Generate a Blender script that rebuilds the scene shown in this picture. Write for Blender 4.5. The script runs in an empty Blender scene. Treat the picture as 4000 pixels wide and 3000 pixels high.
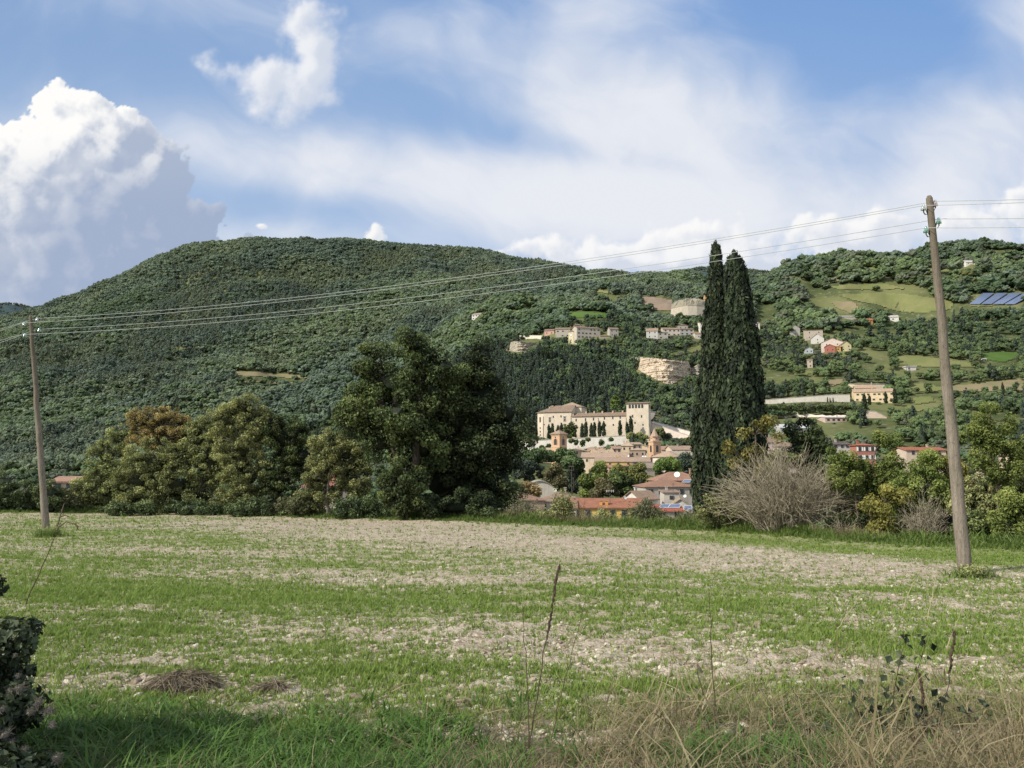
import bpy, math, random
import numpy as np
from math import radians, sin, cos, tan, atan2, pi, sqrt
from mathutils import Vector, Matrix

rng = np.random.default_rng(7)
random.seed(7)
scene = bpy.context.scene
COL = scene.collection

# ------------------------------------------------------------------ camera
F, CX, CY, YH = 3022.0, 2000.0, 1500.0, 1800.0
PITCH = math.atan((YH - CY) / F)
CAMZ = 1.7
cam_d = bpy.data.cameras.new('camera'); cam = bpy.data.objects.new('camera', cam_d)
COL.objects.link(cam); scene.camera = cam
cam.location = (0, 0, CAMZ)
cam.rotation_euler = (pi / 2 + PITCH, 0, 0)
cam_d.sensor_fit = 'HORIZONTAL'; cam_d.sensor_width = 36.0
cam_d.lens = 36.0 * F / 4000.0
cam_d.clip_start = 0.05; cam_d.clip_end = 20000
cp, sp = cos(PITCH), sin(PITCH)

def rayd(px, py):
    u = (np.asarray(px, float) - CX) / F; v = (CY - np.asarray(py, float)) / F
    return u, cp - v * sp, sp + v * cp
def at(px, py, Y):
    """world point seen in the photograph at (px, py), at forward distance Y"""
    a, b, c = rayd(px, py)
    return np.stack([a / b * Y, np.zeros_like(a) + Y, CAMZ + c / b * Y], -1)
def proj(P):
    P = np.asarray(P, float); x, y, z = P[..., 0], P[..., 1], P[..., 2] - CAMZ
    d = np.maximum(y * cp + z * sp, 0.05); v = -y * sp + z * cp
    return CX + F * x / d, CY - F * v / d
def mpp(Y): return Y / F            # metres per photo pixel at distance Y

# ------------------------------------------------------------------ object helpers
def tag(o, label=None, cat=None, group=None, kind=None):
    if label: o['label'] = label
    if cat: o['category'] = cat
    if group: o['group'] = group
    if kind: o['kind'] = kind
    return o
def empty(name, loc, label, cat, group=None, rz=0.0):
    o = bpy.data.objects.new(name, None); COL.objects.link(o)
    o.location = loc; o.rotation_euler = (0, 0, rz); o.empty_display_size = .2
    return tag(o, label, cat, group)

class MB:
    """collects vertices and faces, linked later as ONE mesh object"""
    def __init__(s): s.v = []; s.f = []; s.t = []; s.n = 0; s.mi = []
    def add(s, v, faces, tint=None, mi=0):
        v = np.asarray(v, float).reshape(-1, 3)
        faces = np.asarray(faces, int)
        s.v.append(v); s.f.append(faces + s.n); s.n += len(v)
        s.mi.append(np.full(len(faces), mi))
        s.t.append(np.zeros((len(v), 3)) + .5 if tint is None else np.broadcast_to(np.asarray(tint, float), (len(v), 3)))
        return s
    def box(s, c, d, rz=0, mi=0):
        c = np.array(c, float); d = np.array(d, float) / 2
        v = np.array([[x, y, z] for z in (-1, 1) for y in (-1, 1) for x in (-1, 1)], float) * d
        if rz:
            R = np.array([[cos(rz), -sin(rz), 0], [sin(rz), cos(rz), 0], [0, 0, 1]]); v = v @ R.T
        s.add(v + c, [[0, 2, 3, 1], [4, 5, 7, 6], [0, 1, 5, 4], [2, 6, 7, 3], [0, 4, 6, 2], [1, 3, 7, 5]], mi=mi); return s
    def poly(s, pts, mi=0):
        n = len(pts); s.add(pts, [list(range(n))], mi=mi); return s
    def prism(s, pts, off, mi=0):
        """closed prism: polygon pts (counter clockwise seen from outside) extruded by off"""
        p = np.asarray(pts, float); n = len(p); q = p + np.asarray(off, float)
        s.add(np.vstack([p, q]), [list(range(n))], mi=mi)
        s.n -= 2 * n; s.v.pop(); s.t.pop()
        base = np.vstack([p, q])
        s.v.append(base); s.t.append(np.zeros((2 * n, 3)) + .5); k = s.n
        s.f.append(np.array([[2 * n - 1 - i for i in range(n)]]) + k); s.mi.append(np.full(1, mi))
        s.f.append(np.array([[(i + 1) % n, i, n + i, n + (i + 1) % n] for i in range(n)]) + k); s.mi.append(np.full(n, mi))
        s.n += 2 * n; return s
    def tube(s, pts, r, n=6, tint=None, mi=0, cap=True):
        pts = np.asarray(pts, float); m = len(pts); r = np.broadcast_to(np.asarray(r, float), (m,))
        d = np.gradient(pts, axis=0); d /= np.linalg.norm(d, axis=1)[:, None] + 1e-9
        ref = np.where(np.abs(d[:, 2:3]) > .9, [[1., 0, 0]], [[0, 0, 1.]])
        a = np.cross(d, ref); a /= np.linalg.norm(a, axis=1)[:, None] + 1e-9; b = np.cross(d, a)
        th = np.arange(n) / n * 2 * pi
        v = pts[:, None] + r[:, None, None] * (a[:, None] * np.cos(th)[None, :, None] + b[:, None] * np.sin(th)[None, :, None])
        i = np.arange(m - 1)[:, None] * n; j = np.arange(n)[None]; k = (np.arange(n)[None] + 1) % n
        fc = np.stack([i + j, i + k, i + n + k, i + n + j], -1).reshape(-1, 4)
        s.add(v.reshape(-1, 3), fc, tint, mi)
        if cap:
            s.f.append(np.array([[s.n - n * m + q for q in range(n)][::-1]])); s.mi.append(np.full(1, mi))
            s.f.append(np.array([[s.n - n + q for q in range(n)]])); s.mi.append(np.full(1, mi))
        return s
    def lathe(s, prof, c=(0, 0, 0), n=16, mi=0):
        prof = np.asarray(prof, float); th = np.arange(n) / n * 2 * pi; m = len(prof)
        v = np.stack([prof[:, 0:1] * np.cos(th), prof[:, 0:1] * np.sin(th), np.repeat(prof[:, 1:2], n, 1)], -1) + np.asarray(c, float)
        i = np.arange(m - 1)[:, None] * n; j = np.arange(n)[None]; k = (np.arange(n)[None] + 1) % n
        s.add(v.reshape(-1, 3), np.stack([i + j, i + k, i + n + k, i + n + j], -1).reshape(-1, 4), mi=mi)
        return s
    def mesh(s, name, mats, smooth=False):
        me = bpy.data.meshes.new(name)
        if s.n == 0: return me
        V = np.vstack(s.v); T = np.vstack(s.t)
        lt = [np.full(len(f), f.shape[1]) for f in s.f]
        tot = np.concatenate(lt); idx = np.concatenate([f.ravel() for f in s.f])
        me.vertices.add(len(V)); me.vertices.foreach_set('co', V.ravel())
        me.loops.add(len(idx)); me.loops.foreach_set('vertex_index', idx)
        me.polygons.add(len(tot)); me.polygons.foreach_set('loop_start', np.concatenate([[0], np.cumsum(tot)[:-1]]))
        me.polygons.foreach_set('loop_total', tot)
        me.polygons.foreach_set('material_index', np.concatenate(s.mi))
        me.polygons.foreach_set('use_smooth', np.full(len(tot), bool(smooth)))
        at_ = me.attributes.new('tint', 'FLOAT_COLOR', 'POINT')
        at_.data.foreach_set('color', np.hstack([T, np.ones((len(T), 1))]).ravel())
        for m in (mats if isinstance(mats, (list, tuple)) else [mats]): me.materials.append(m)
        me.update(); me.validate(); return me
    def build(s, name, mats, parent=None, smooth=False, loc=None, link=True):
        o = bpy.data.objects.new(name, s.mesh(name, mats, smooth))
        if link: COL.objects.link(o)
        if parent: o.parent = parent
        if loc is not None: o.location = loc
        return o

# ------------------------------------------------------------------ numpy noise
_perm = np.random.default_rng(3).permutation(512)
def _h(i, j): return _perm[(_perm[i & 511] + j) & 511] / 511.0
def vnoise(x, y):
    x = np.asarray(x, float); y = np.asarray(y, float)
    i = np.floor(x).astype(int); j = np.floor(y).astype(int); fx = x - i; fy = y - j
    fx = fx * fx * (3 - 2 * fx); fy = fy * fy * (3 - 2 * fy)
    return (_h(i, j) * (1 - fx) + _h(i + 1, j) * fx) * (1 - fy) + (_h(i, j + 1) * (1 - fx) + _h(i + 1, j + 1) * fx) * fy
def fbm(x, y, o=4):
    s = 0; a = .5; t = 0
    for k in range(o):
        s = s + a * vnoise(x * 2 ** k + 17 * k, y * 2 ** k + 31 * k); t += a; a *= .55
    return s / t
def sst(x, a, b):
    t = np.clip((x - a) / (b - a), 0, 1); return t * t * (3 - 2 * t)
def inpoly(x, y, poly):
    x = np.asarray(x, float); y = np.asarray(y, float); r = np.zeros(x.shape, bool); n = len(poly)
    for i in range(n):
        x1, y1 = poly[i]; x2, y2 = poly[(i + 1) % n]
        c = ((y1 > y) != (y2 > y))
        r ^= c & (x < (x2 - x1) * (y - y1) / ((y2 - y1) if y2 != y1 else 1e-9) + x1)
    return r

# ------------------------------------------------------------------ node helpers
class NT:
    def __init__(s, tree): s.t = tree; s.n = tree.nodes; s.l = tree.links
    def N(s, typ, **kw):
        nd = s.n.new(typ)
        for k, v in kw.items():
            if k.startswith('i_'):
                key = k[2:]; key = int(key) if key.isdigit() else key.replace('_', ' ')
                s.S(nd, key, v)
            else: setattr(nd, k, v)
        return nd
    def S(s, nd, key, v):
        if isinstance(v, bpy.types.NodeSocket): s.l.new(v, nd.inputs[key])
        elif isinstance(v, bpy.types.Node): s.l.new(v.outputs[0], nd.inputs[key])
        else: nd.inputs[key].default_value = v
    def M(s, op, a, b=None, c=None, clamp=False):
        nd = s.n.new('ShaderNodeMath'); nd.operation = op; nd.use_clamp = clamp
        for i, v in enumerate((a, b, c)):
            if v is not None: s.S(nd, i, v)
        return nd.outputs[0]
    def V(s, op, a, b=None, sc=None):
        nd = s.n.new('ShaderNodeVectorMath'); nd.operation = op
        s.S(nd, 0, a)
        if b is not None: s.S(nd, 1, b)
        if sc is not None: s.S(nd, 'Scale', sc)
        return nd.outputs[0]
    def mix(s, f, a, b, blend='MIX'):
        nd = s.n.new('ShaderNodeMix'); nd.data_type = 'RGBA'; nd.blend_type = blend
        s.S(nd, 0, f); s.S(nd, 6, a); s.S(nd, 7, b); return nd.outputs[2]
    def ramp(s, f, stops, interp='LINEAR'):
        nd = s.n.new('ShaderNodeValToRGB'); cr = nd.color_ramp; cr.interpolation = interp
        while len(cr.elements) > 1: cr.elements.remove(cr.elements[-1])
        for i, (p, c) in enumerate(stops):
            e = cr.elements[0] if i == 0 else cr.elements.new(p)
            e.position = p; e.color = (*c, 1) if len(c) == 3 else c
        s.S(nd, 0, f); return nd.outputs[0]
    def noise(s, vec, scale, detail=4, rough=.55, out='Fac', **kw):
        nd = s.n.new('ShaderNodeTexNoise')
        for k, v in kw.items(): setattr(nd, k, v)
        if vec is not None: s.S(nd, 'Vector', vec)
        s.S(nd, 'Scale', scale); s.S(nd, 'Detail', detail); s.S(nd, 'Roughness', rough)
        return nd.outputs[out]
    def smooth(s, x, a, b, lo=0., hi=1.):
        nd = s.n.new('ShaderNodeMapRange'); nd.interpolation_type = 'SMOOTHSTEP'
        for i, v in enumerate((x, a, b, lo, hi)): s.S(nd, i, v)
        return nd.outputs[0]
def rgb(c): return (*c, 1.0)

MATS = {}
LEAFK = 1.75
def newmat(name):
    m = bpy.data.materials.new(name); m.use_nodes = True; m.node_tree.nodes.clear()
    t = NT(m.node_tree); out = t.N('ShaderNodeOutputMaterial'); return m, t, out

def leaf_mat(name, ramp, trans=.3, rough=.6, var=.25, noise_s=None):
    """foliage: colour from the tint attribute (r: clump tone with painted light and shade), varied per object, partly translucent"""
    m, t, out = newmat(name)
    a = t.N('ShaderNodeAttribute', attribute_name='tint').outputs['Color']
    sep = t.N('ShaderNodeSeparateColor', i_0=a)
    k = LEAFK * (1.15 if name.startswith('forest') else 1.); ad = {'forest_far': (.030, .034, .026), 'forest_blue': (.032, .037, .032), 'forest_mid': (.008, .009, .006), 'conifer': (.012, .014, .012)}.get(name, (0, 0, 0))  # paler lift puts distance haze into the far foliage colours
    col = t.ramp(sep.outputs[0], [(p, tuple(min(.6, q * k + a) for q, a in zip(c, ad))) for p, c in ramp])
    if name.startswith('forest'):      # stands of lighter and darker, yellower and greener trees
        gp = t.N('ShaderNodeNewGeometry').outputs['Position']; s1 = t.noise(gp, .0045, 4, .55); s2 = t.noise(gp, .022, 3, .6)
        lf = t.smooth(t.M('ADD', t.M('MULTIPLY', s1, .7), t.M('MULTIPLY', s2, .3)), .40, .60)
        col = t.mix(1., col, t.mix(lf, rgb((.80, .86, .92)), rgb((1.18, 1.13, .92))), 'MULTIPLY')
    oi = t.N('ShaderNodeObjectInfo')
    val = t.M('ADD', t.M('MULTIPLY', oi.outputs['Random'], 2 * var), 1 - var)
    hue = t.M('ADD', t.M('MULTIPLY', t.M('FRACT', t.M('MULTIPLY', oi.outputs['Random'], 7.3)), .022), .492)
    hs = t.N('ShaderNodeHueSaturation', i_Hue=hue, i_Saturation=.86, i_Value=val, i_Color=col)
    d = t.N('ShaderNodeBsdfPrincipled'); t.S(d, 'Base Color', hs.outputs[0]); t.S(d, 'Roughness', rough); t.S(d, 'Specular IOR Level', .18)
    tr = t.N('ShaderNodeBsdfTranslucent'); tc = t.mix(1.0, hs.outputs[0], rgb((1.25, 1.2, .6)), 'MULTIPLY'); t.S(tr, 'Color', tc)
    mx = t.N('ShaderNodeMixShader', i_0=trans); t.S(mx, 1, d); t.S(mx, 2, tr)
    t.l.new(mx.outputs[0], out.inputs[0]); MATS[name] = m; return m

def plain_mat(name, c1, c2=None, scale=3., rough=.8, spec=.2, bump=0., bscale=None, detail=5, metal=0., stretch=None):
    m, t, out = newmat(name)
    tc = t.N('ShaderNodeTexCoord').outputs['Object']
    if stretch: tc = t.V('MULTIPLY', tc, stretch)
    n = t.noise(tc, scale, detail, .6)
    col = t.mix(t.smooth(n, .3, .7), rgb(c1), rgb(c2 or c1))
    d = t.N('ShaderNodeBsdfPrincipled'); t.S(d, 'Base Color', col); t.S(d, 'Roughness', rough); t.S(d, 'Specular IOR Level', spec); t.S(d, 'Metallic', metal)
    if bump:
        b = t.N('ShaderNodeBump', i_Strength=bump, i_Distance=.1); t.S(b, 'Height', t.noise(tc, bscale or scale * 4, 6, .6)); t.l.new(b.outputs[0], d.inputs['Normal'])
    t.l.new(d.outputs[0], out.inputs[0]); MATS[name] = m; return m

# ------------------------------------------------------------------ sun and sky
SUN = Vector((-.84, -.44, .70)).normalized()       # towards the sun: high on the left, a little behind the camera
sl = bpy.data.lights.new('sun', 'SUN'); sl.energy = 5.0; sl.angle = radians(.53); sl.color = (1, .93, .80)
so = bpy.data.objects.new('sun', sl); COL.objects.link(so); so.location = (-40, -20, 60)
so.rotation_euler = SUN.to_track_quat('Z', 'Y').to_euler()

def diruv(px, py):
    a, b, c = rayd(px, py); return a / b, c / b

def sky_world():
    w = bpy.data.worlds.new('World'); scene.world = w; w.use_nodes = True
    w.node_tree.nodes.clear(); t = NT(w.node_tree)
    out = t.N('ShaderNodeOutputWorld'); bg = t.N('ShaderNodeBackground'); t.S(bg, 'Strength', .15); t.l.new(bg.outputs[0], out.inputs[0])
    sky = t.N('ShaderNodeTexSky'); sky.sky_type = 'NISHITA'; sky.sun_disc = False
    sky.sun_elevation = math.asin(SUN.z); sky.sun_rotation = atan2(SUN.x, SUN.y)
    sky.altitude = 300; sky.air_density = 1.0; sky.dust_density = 1.0; sky.ozone_density = 2.0
    # bright broken cloud over the rest of the sky
    n = t.noise(t.N('ShaderNodeTexCoord').outputs['Generated'], 1.6, 4, .5)
    c = t.mix(t.smooth(n, .30, .60, .15, .9), sky.outputs[0], rgb((5.6, 5.9, 6.4)))
    t.l.new(c, bg.inputs[0])
    w.cycles.sampling_method = 'MANUAL'; w.cycles.sample_map_resolution = 256
sky_world()

# gradient noise for the clouds
_g = np.random.default_rng(11).uniform(0, 2 * pi, 4096)
def perlin(x, y):
    i = np.floor(x).astype(int); j = np.floor(y).astype(int); fx = x - i; fy = y - j
    def gr(a, b, dx, dy):
        th = _g[(_perm[(_perm[a & 511] + b) & 511] * 7 + a) & 4095]
        return np.cos(th) * dx + np.sin(th) * dy
    u = fx ** 3 * (fx * (fx * 6 - 15) + 10); v = fy ** 3 * (fy * (fy * 6 - 15) + 10)
    a = gr(i, j, fx, fy) * (1 - u) + gr(i + 1, j, fx - 1, fy) * u
    b = gr(i, j + 1, fx, fy - 1) * (1 - u) + gr(i + 1, j + 1, fx - 1, fy - 1) * u
    return (a * (1 - v) + b * v) * 1.5
def pfbm(x, y, o=6, g=.5, lac=2.03, bill=False):
    s = 0; a = 1.; t = 0
    for k in range(o):
        n = perlin(x * lac ** k + 13.7 * k, y * lac ** k - 9.1 * k)
        s = s + a * (np.abs(n) * 2 - .55 if bill else n); t += a; a *= g
    return s / t

def sky_backdrop():
    """the cloudy part of the sky: an arc of the sky dome 11 km away, coloured per vertex"""
    fu = np.arange(-.74, .7401, .0018); cu = np.array([1.06 ** k for k in range(26)])
    uu = np.concatenate([-.74 - (cu[::-1] - .95) * .35, fu, .74 + (cu - .95) * .35])
    fv = np.arange(-.03, .700, .0018); vv = np.concatenate([[-.12, -.06], fv, .70 + (cu[:14] - .95) * .25])
    U, V = np.meshgrid(uu, vv); shp = U.shape
    PX, PY = CX + (U * 1.0) * F * (cp - 0 * V), V
    # photograph pixel of every direction, for laying the cloud masses out
    d = cp + V * sp; PX = CX + F * U / d; PY = CY - F * (-sp + V * cp) / d
    X, Y = PX / 1000., PY / 1000.
    def blobs(L, x=PX, y=PY):
        s = np.zeros(shp)
        for b in L:
            cx, cy, rx, ry, a = b[:5]; r = radians(b[5]) if len(b) > 5 else 0.
            dx, dy = x - cx, y - cy; ex = (dx * cos(r) + dy * sin(r)) / rx; ey = (-dx * sin(r) + dy * cos(r)) / ry
            s += a * np.exp(-(ex * ex + ey * ey))
        return s
    # clear blue
    h = np.clip(V / .62, 0, 1)[..., None]; e = sst(PX, -200, 4200)[..., None]
    zen = np.array([.245, .385, .645]) * (1 - e) + np.array([.20, .365, .69]) * e
    col = np.array([.52, .67, .86]) * (1 - h ** .8) + zen * h ** .8
    # veils
    c, s_ = cos(radians(20)), sin(radians(20))
    wx = pfbm(X * 1.1, Y * 1.1, 4) * .35; wy = pfbm(X * 1.1 + 40, Y * 1.1, 4) * .35
    xr = (X + wx) * c + (Y + wy) * s_; yr = -(X + wx) * s_ + (Y + wy) * c
    nA = pfbm(xr * 1.1, yr * 2.4, 8, .52); nB = pfbm(X * 1.3 + wx * 1.5, Y * 1.5 + wy * 1.5, 7, .5); nC = pfbm(xr * 3.2 + 9, yr * 9., 6, .55)
    bias = blobs([(1450, 650, 900, 150, .62, 8), (2350, 430, 500, 330, .46, -20), (2800, 620, 560, 280, .52), (3760, 620, 420, 300, .58),
        (2650, 860, 1500, 150, .62), (2220, 120, 300, 200, .34, -30), (1350, 90, 700, 120, .20, 10), (4050, 60, 260, 140, .5, 20), (700, 500, 400, 160, .22, 20),
        (3350, 170, 560, 230, -.55, 10), (100, 250, 520, 220, -.42), (1750, 440, 360, 90, -.30, 20), (1150, 810, 560, 80, -.52, 5),
        (2150, 570, 460, 60, -.26, 12), (3420, 650, 150, 150, -.24, -60), (650, 790, 250, 160, -.25), (700, 180, 500, 100, -.15), (1650, 330, 260, 100, -.12)])
    t_ = .18 + bias + nA * .42 + nB * .34 + nC * .15
    vf = sst(t_, -.12, .95) * .96
    vf = np.maximum(vf, .50 * (1 - sst(V, .05, .42)))
    vc = np.array([.66, .72, .84]) + (np.array([.83, .85, .90]) - np.array([.66, .72, .84])) * sst(t_ + nB * .3, .35, 1.15)[..., None]
    col = col * (1 - vf[..., None]) + vc * vf[..., None]
    fx0, fy0 = np.searchsorted(uu, -.74), 2
    def shift(a, du, dv):                     # value one step towards the light
        return np.roll(np.roll(a, dv, 0), du, 1)
    def cumulus(col, L, edge, warp, bs, bamp, namp, k, dark, bright, opac=1., soft=.16, extra=None, base=.0, ex=.55, flat=None):
        w1 = pfbm(X * bs * .55 + 5, Y * bs * .55, 5) * warp; w2 = pfbm(X * bs * .55 + 70, Y * bs * .55 + 3, 5) * warp
        L_ = blobs(L, PX + w1 * 1000, PY + w2 * 1000)
        d = L_ + sst(L_, .06, .42) * (pfbm(X * bs + w1 * 2, Y * bs + w2 * 2, 7, .56, bill=True) * bamp + pfbm(X * bs * 1.7, Y * bs * 1.7, 7, .55) * namp)
        a = sst(d, edge, edge + soft) * opac
        th = np.maximum(d - edge, 0)
        sh = np.zeros(shp)
        for q in range(1, 15):               # soft self shadow from the sunward side (left and up)
            st = int(2 + q * q * .42); sh += shift(th, st, -int(st * .62)) * (.6 + .06 * q)
        li = np.exp(-sh * k)
        sm = (shift(d, 3, -2) - shift(d, -3, 2)) + .6 * (shift(d, 8, -5) - shift(d, -8, 5))
        li = np.clip(li * (1 - ex) + ex * sst(-sm, -.55, .8) + .25 * np.exp(-th * 3.), 0, 1)
        if extra is not None: li = np.clip(li + extra, 0, 1)
        li = li[..., None]
        cc = np.array(dark) * (1 - li) + np.array(bright) * li
        if flat is not None: cc = cc * (1 - flat[0][..., None]) + np.array(flat[1]) * flat[0][..., None]
        return col * (1 - a[..., None]) + cc * a[..., None]
    col = cumulus(col, [(2150, 970, 330, 60, .62), (2500, 930, 300, 70, .6), (2740, 870, 200, 55, .7), (2900, 960, 170, 90, .75), (2620, 1030, 300, 60, .6), (3180, 900, 170, 80, .6), (2450, 1010, 500, 60, .6), (3150, 1000, 400, 60, .55),
        (3440, 850, 80, 90, .7), (3400, 950, 120, 90, .7), (3760, 890, 320, 110, .66), (4000, 800, 200, 70, .6), (4300, 850, 300, 200, .8)],
        .36, .15, 5.0, .55, .45, .10, (.62, .67, .78), (.98, .97, .96), .88, .42, ex=.75)
    col = cumulus(col, [(1465, 900, 50, 38, 1.0), (790, 830, 26, 40, .9), (650, 935, 60, 30, .8), (1020, 893, 26, 14, .8)],
        .40, .04, 9, .4, .3, .06, (.62, .67, .78), (.97, .96, .94), .95, .25, ex=.6)
    col = cumulus(col, [(1160, 90, 110, 100, .62), (1215, 210, 95, 130, .7), (1080, 350, 190, 75, .66), (960, 250, 110, 60, .6), (830, 280, 100, 30, .45), (1230, 330, 110, 90, .62), (1020, 300, 130, 60, .5),
        (1340, 80, 60, 80, .35), (1090, 420, 110, 50, .4), (1270, 260, 110, 130, .5), (1180, 30, 110, 60, .4)], .16, .13, 4.2, .42, .95, .09, (.60, .66, .78), (.94, .94, .95), .90, 1.05, ex=.55)
    low = sst(PY, 500, 860) * .9; rt = np.clip((PX - 430) / 520 + (PY - 420) / 1200, -.10, .50)
    fl = np.clip(low * (.35 + sst(PX + (PY - 800) * .6, -100, 420) * .65), 0, .93)
    col = cumulus(col, [(40, 640, 230, 150, 1.0), (215, 410, 62, 80, 1.0), (230, 570, 140, 150, 1.0), (300, 520, 90, 70, .4), (400, 455, 85, 70, .9), (480, 540, 70, 90, .7), (390, 620, 190, 180, 1.0), (110, 800, 330, 200, 1.1),
        (480, 780, 200, 230, 1.05), (620, 650, 70, 80, .8), (610, 830, 110, 190, 1.1), (670, 970, 90, 90, .8), (330, 1090, 620, 260, 1.5), (60, 1000, 400, 260, 1.1), (-350, 800, 400, 400, 1.2), (-700, 900, 500, 300, 1.0)],
        .46, .065, 4.4, .90, .60, .05, (.42, .49, .63), (1.0, .99, .97), 1., .10, extra=-rt * .62 + .05 + .30 * pfbm(X * 5.5 + 2, Y * 5.5, 4, .5, bill=True), ex=.72, flat=(fl * .85, (.35, .43, .60)))
    R = 11000.
    D = np.stack([U, np.ones(shp), V], -1); D /= np.linalg.norm(D, axis=-1)[..., None]
    n, m = shp; q = np.arange(n * m).reshape(n, m)
    b = MB(); b.add((D * R + [0, 0, CAMZ]).reshape(-1, 3), np.stack([q[:-1, :-1], q[:-1, 1:], q[1:, 1:], q[1:, :-1]], -1).reshape(-1, 4), np.clip(col, 0, 1.2).reshape(-1, 3))
    m_, t, out = newmat('sky')
    e = t.N('ShaderNodeEmission', i_Strength=1.0); t.l.new(t.N('ShaderNodeAttribute', attribute_name='tint').outputs['Color'], e.inputs[0]); t.l.new(e.outputs[0], out.inputs[0])
    m_.cycles.emission_sampling = 'NONE'
    o = b.build('sky', m_, smooth=True); tag(o, kind='structure')
sky_backdrop()
scene.view_settings.view_transform = 'Standard'; scene.view_settings.look = 'None'
scene.view_settings.exposure = 0; scene.view_settings.gamma = 1
scene.cycles.max_bounces = 4; scene.cycles.diffuse_bounces = 2; scene.cycles.glossy_bounces = 2; scene.cycles.transmission_bounces = 4; scene.cycles.transparent_max_bounces = 8
scene.cycles.use_denoising = True
# ================================================================== TERRAIN (one height field, polar-like grid seen from the field)
NEAR = [(24, -9.), (60, -11.), (100, -14.), (200, -15.), (330, -13.)]
TC = {
 -1500: [(600, 1840), (900, 1760), (1300, 1560), (1700, 1420), (2100, 1330)],
 -500: [(600, 1840), (850, 1790), (1100, 1630), (1400, 1440), (1650, 1350), (1850, 1290)],
 0: [(600, 1840), (800, 1800), (1000, 1650), (1300, 1440), (1600, 1300), (1800, 1228)],
 250: [(600, 1838), (800, 1795), (1000, 1640), (1300, 1420), (1600, 1255), (1850, 1160)],
 430: [(600, 1835), (800, 1790), (1000, 1630), (1300, 1405), (1600, 1205), (1880, 1072)],
 600: [(600, 1830), (800, 1790), (1000, 1620), (1300, 1390), (1600, 1160), (1900, 985)],
 720: [(600, 1828), (800, 1780), (1000, 1615), (1300, 1382), (1600, 1150), (1900, 940)],
 1000: [(600, 1820), (800, 1760), (1000, 1600), (1300, 1370), (1600, 1130), (1900, 917)],
 1400: [(600, 1800), (750, 1720), (900, 1620), (1100, 1480), (1400, 1290), (1700, 1080), (1950, 921)],
 1650: [(540, 1790), (650, 1715), (800, 1600), (950, 1460), (1150, 1330), (1450, 1180), (1700, 1060), (1980, 952)],
 1800: [(500, 1790), (600, 1690), (700, 1580), (850, 1430), (1000, 1320), (1300, 1210), (1700, 1080), (2000, 973)],
 2100: [(430, 1835), (480, 1790), (505, 1735), (540, 1725), (600, 1620), (680, 1500), (760, 1390), (850, 1310), (1000, 1240), (1300, 1150), (1700, 1080), (2050, 1018)],
 2300: [(430, 1835), (480, 1785), (505, 1725), (540, 1720), (600, 1630), (680, 1500), (760, 1392), (850, 1275), (950, 1215), (1200, 1140), (1600, 1100), (2050, 1070)],
 2420: [(430, 1832), (480, 1785), (505, 1727), (540, 1715), (600, 1625), (680, 1505), (760, 1400), (850, 1262), (960, 1200), (1200, 1145), (1600, 1105), (2080, 1072)],
 2550: [(430, 1830), (480, 1785), (505, 1730), (540, 1710), (600, 1620), (660, 1510), (700, 1420), (780, 1350), (880, 1250), (1000, 1205), (1200, 1155), (1600, 1110), (2100, 1076)],
 2750: [(430, 1825), (500, 1740), (600, 1620), (700, 1480), (800, 1360), (900, 1240), (1000, 1210), (1200, 1165), (1600, 1125), (2300, 1090)],
 3000: [(430, 1810), (500, 1720), (600, 1600), (700, 1490), (800, 1380), (900, 1280), (1000, 1200), (1200, 1110), (1350, 1078)],
 3100: [(430, 1805), (500, 1705), (600, 1595), (700, 1485), (800, 1375), (920, 1255), (1050, 1140), (1180, 1055), (1300, 1028)],
 3200: [(430, 1800), (500, 1690), (600, 1590), (700, 1480), (800, 1370), (950, 1230), (1100, 1090), (1250, 996)],
 3500: [(430, 1790), (500, 1685), (600, 1590), (700, 1480), (800, 1380), (950, 1210), (1100, 1080), (1250, 1002)],
 3700: [(430, 1785), (500, 1680), (600, 1575), (700, 1465), (800, 1365), (920, 1215), (1070, 1070), (1220, 968)],
 3850: [(430, 1780), (500, 1675), (600, 1560), (700, 1450), (800, 1350), (900, 1222), (1050, 1060), (1200, 955)],
 4000: [(430, 1780), (500, 1670), (600, 1540), (700, 1440), (800, 1340), (900, 1210), (1050, 1050), (1150, 932)],
 5500: [(430, 1750), (600, 1500), (800, 1250), (1000, 1000), (1100, 900)]}
_ax = np.array(sorted(TC)); GA = np.linspace(-1.6, 1.6, 400)
GY = np.exp(np.linspace(math.log(24), math.log(6500), 330))
def _col(px):
    L = list(NEAR) + [(d, float(at(px, y, d)[2])) for d, y in TC[px]]
    d, z = L[-1]; L += [(d * 1.12, z * .93), (d * 1.5, z * .55), (d * 2.2, z * .15), (8000, -40)]
    L = np.array(L); lx = np.log(L[:, 0]); g = np.log(GY)
    out = np.interp(g, lx, L[:, 1]); k = np.array([1, 2, 3, 2, 1.]); k /= k.sum()
    return np.convolve(np.pad(out, 2, 'edge'), k, 'valid')
_cz = np.stack([_col(p) for p in _ax])
_pa = (_ax - CX) / F / cp
_t = np.interp(GA, _pa, np.arange(len(_ax))); _i = np.clip(_t.astype(int), 0, len(_ax) - 2); _f = (_t - _i)[:, None]; _f = _f * _f * (3 - 2 * _f) * .5 + _f * .5
GZ = _cz[_i] * (1 - _f) + _cz[_i + 1] * _f
_A, _Y = np.meshgrid(GA, GY, indexing='ij'); _X = _A * _Y
_rel = sst(_Y, 560, 1100)
_gul = pfbm(_X / 260, _Y / 420, 5, .5, bill=True)
GZ = GZ + _rel * (_gul * 40 + pfbm(_X / 90, _Y / 90, 4) * 9) * (1 - .6 * sst(_Y, 1650, 1900)) + sst(_Y, 90, 200) * pfbm(_X / 40, _Y / 40, 3) * 1.2
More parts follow.
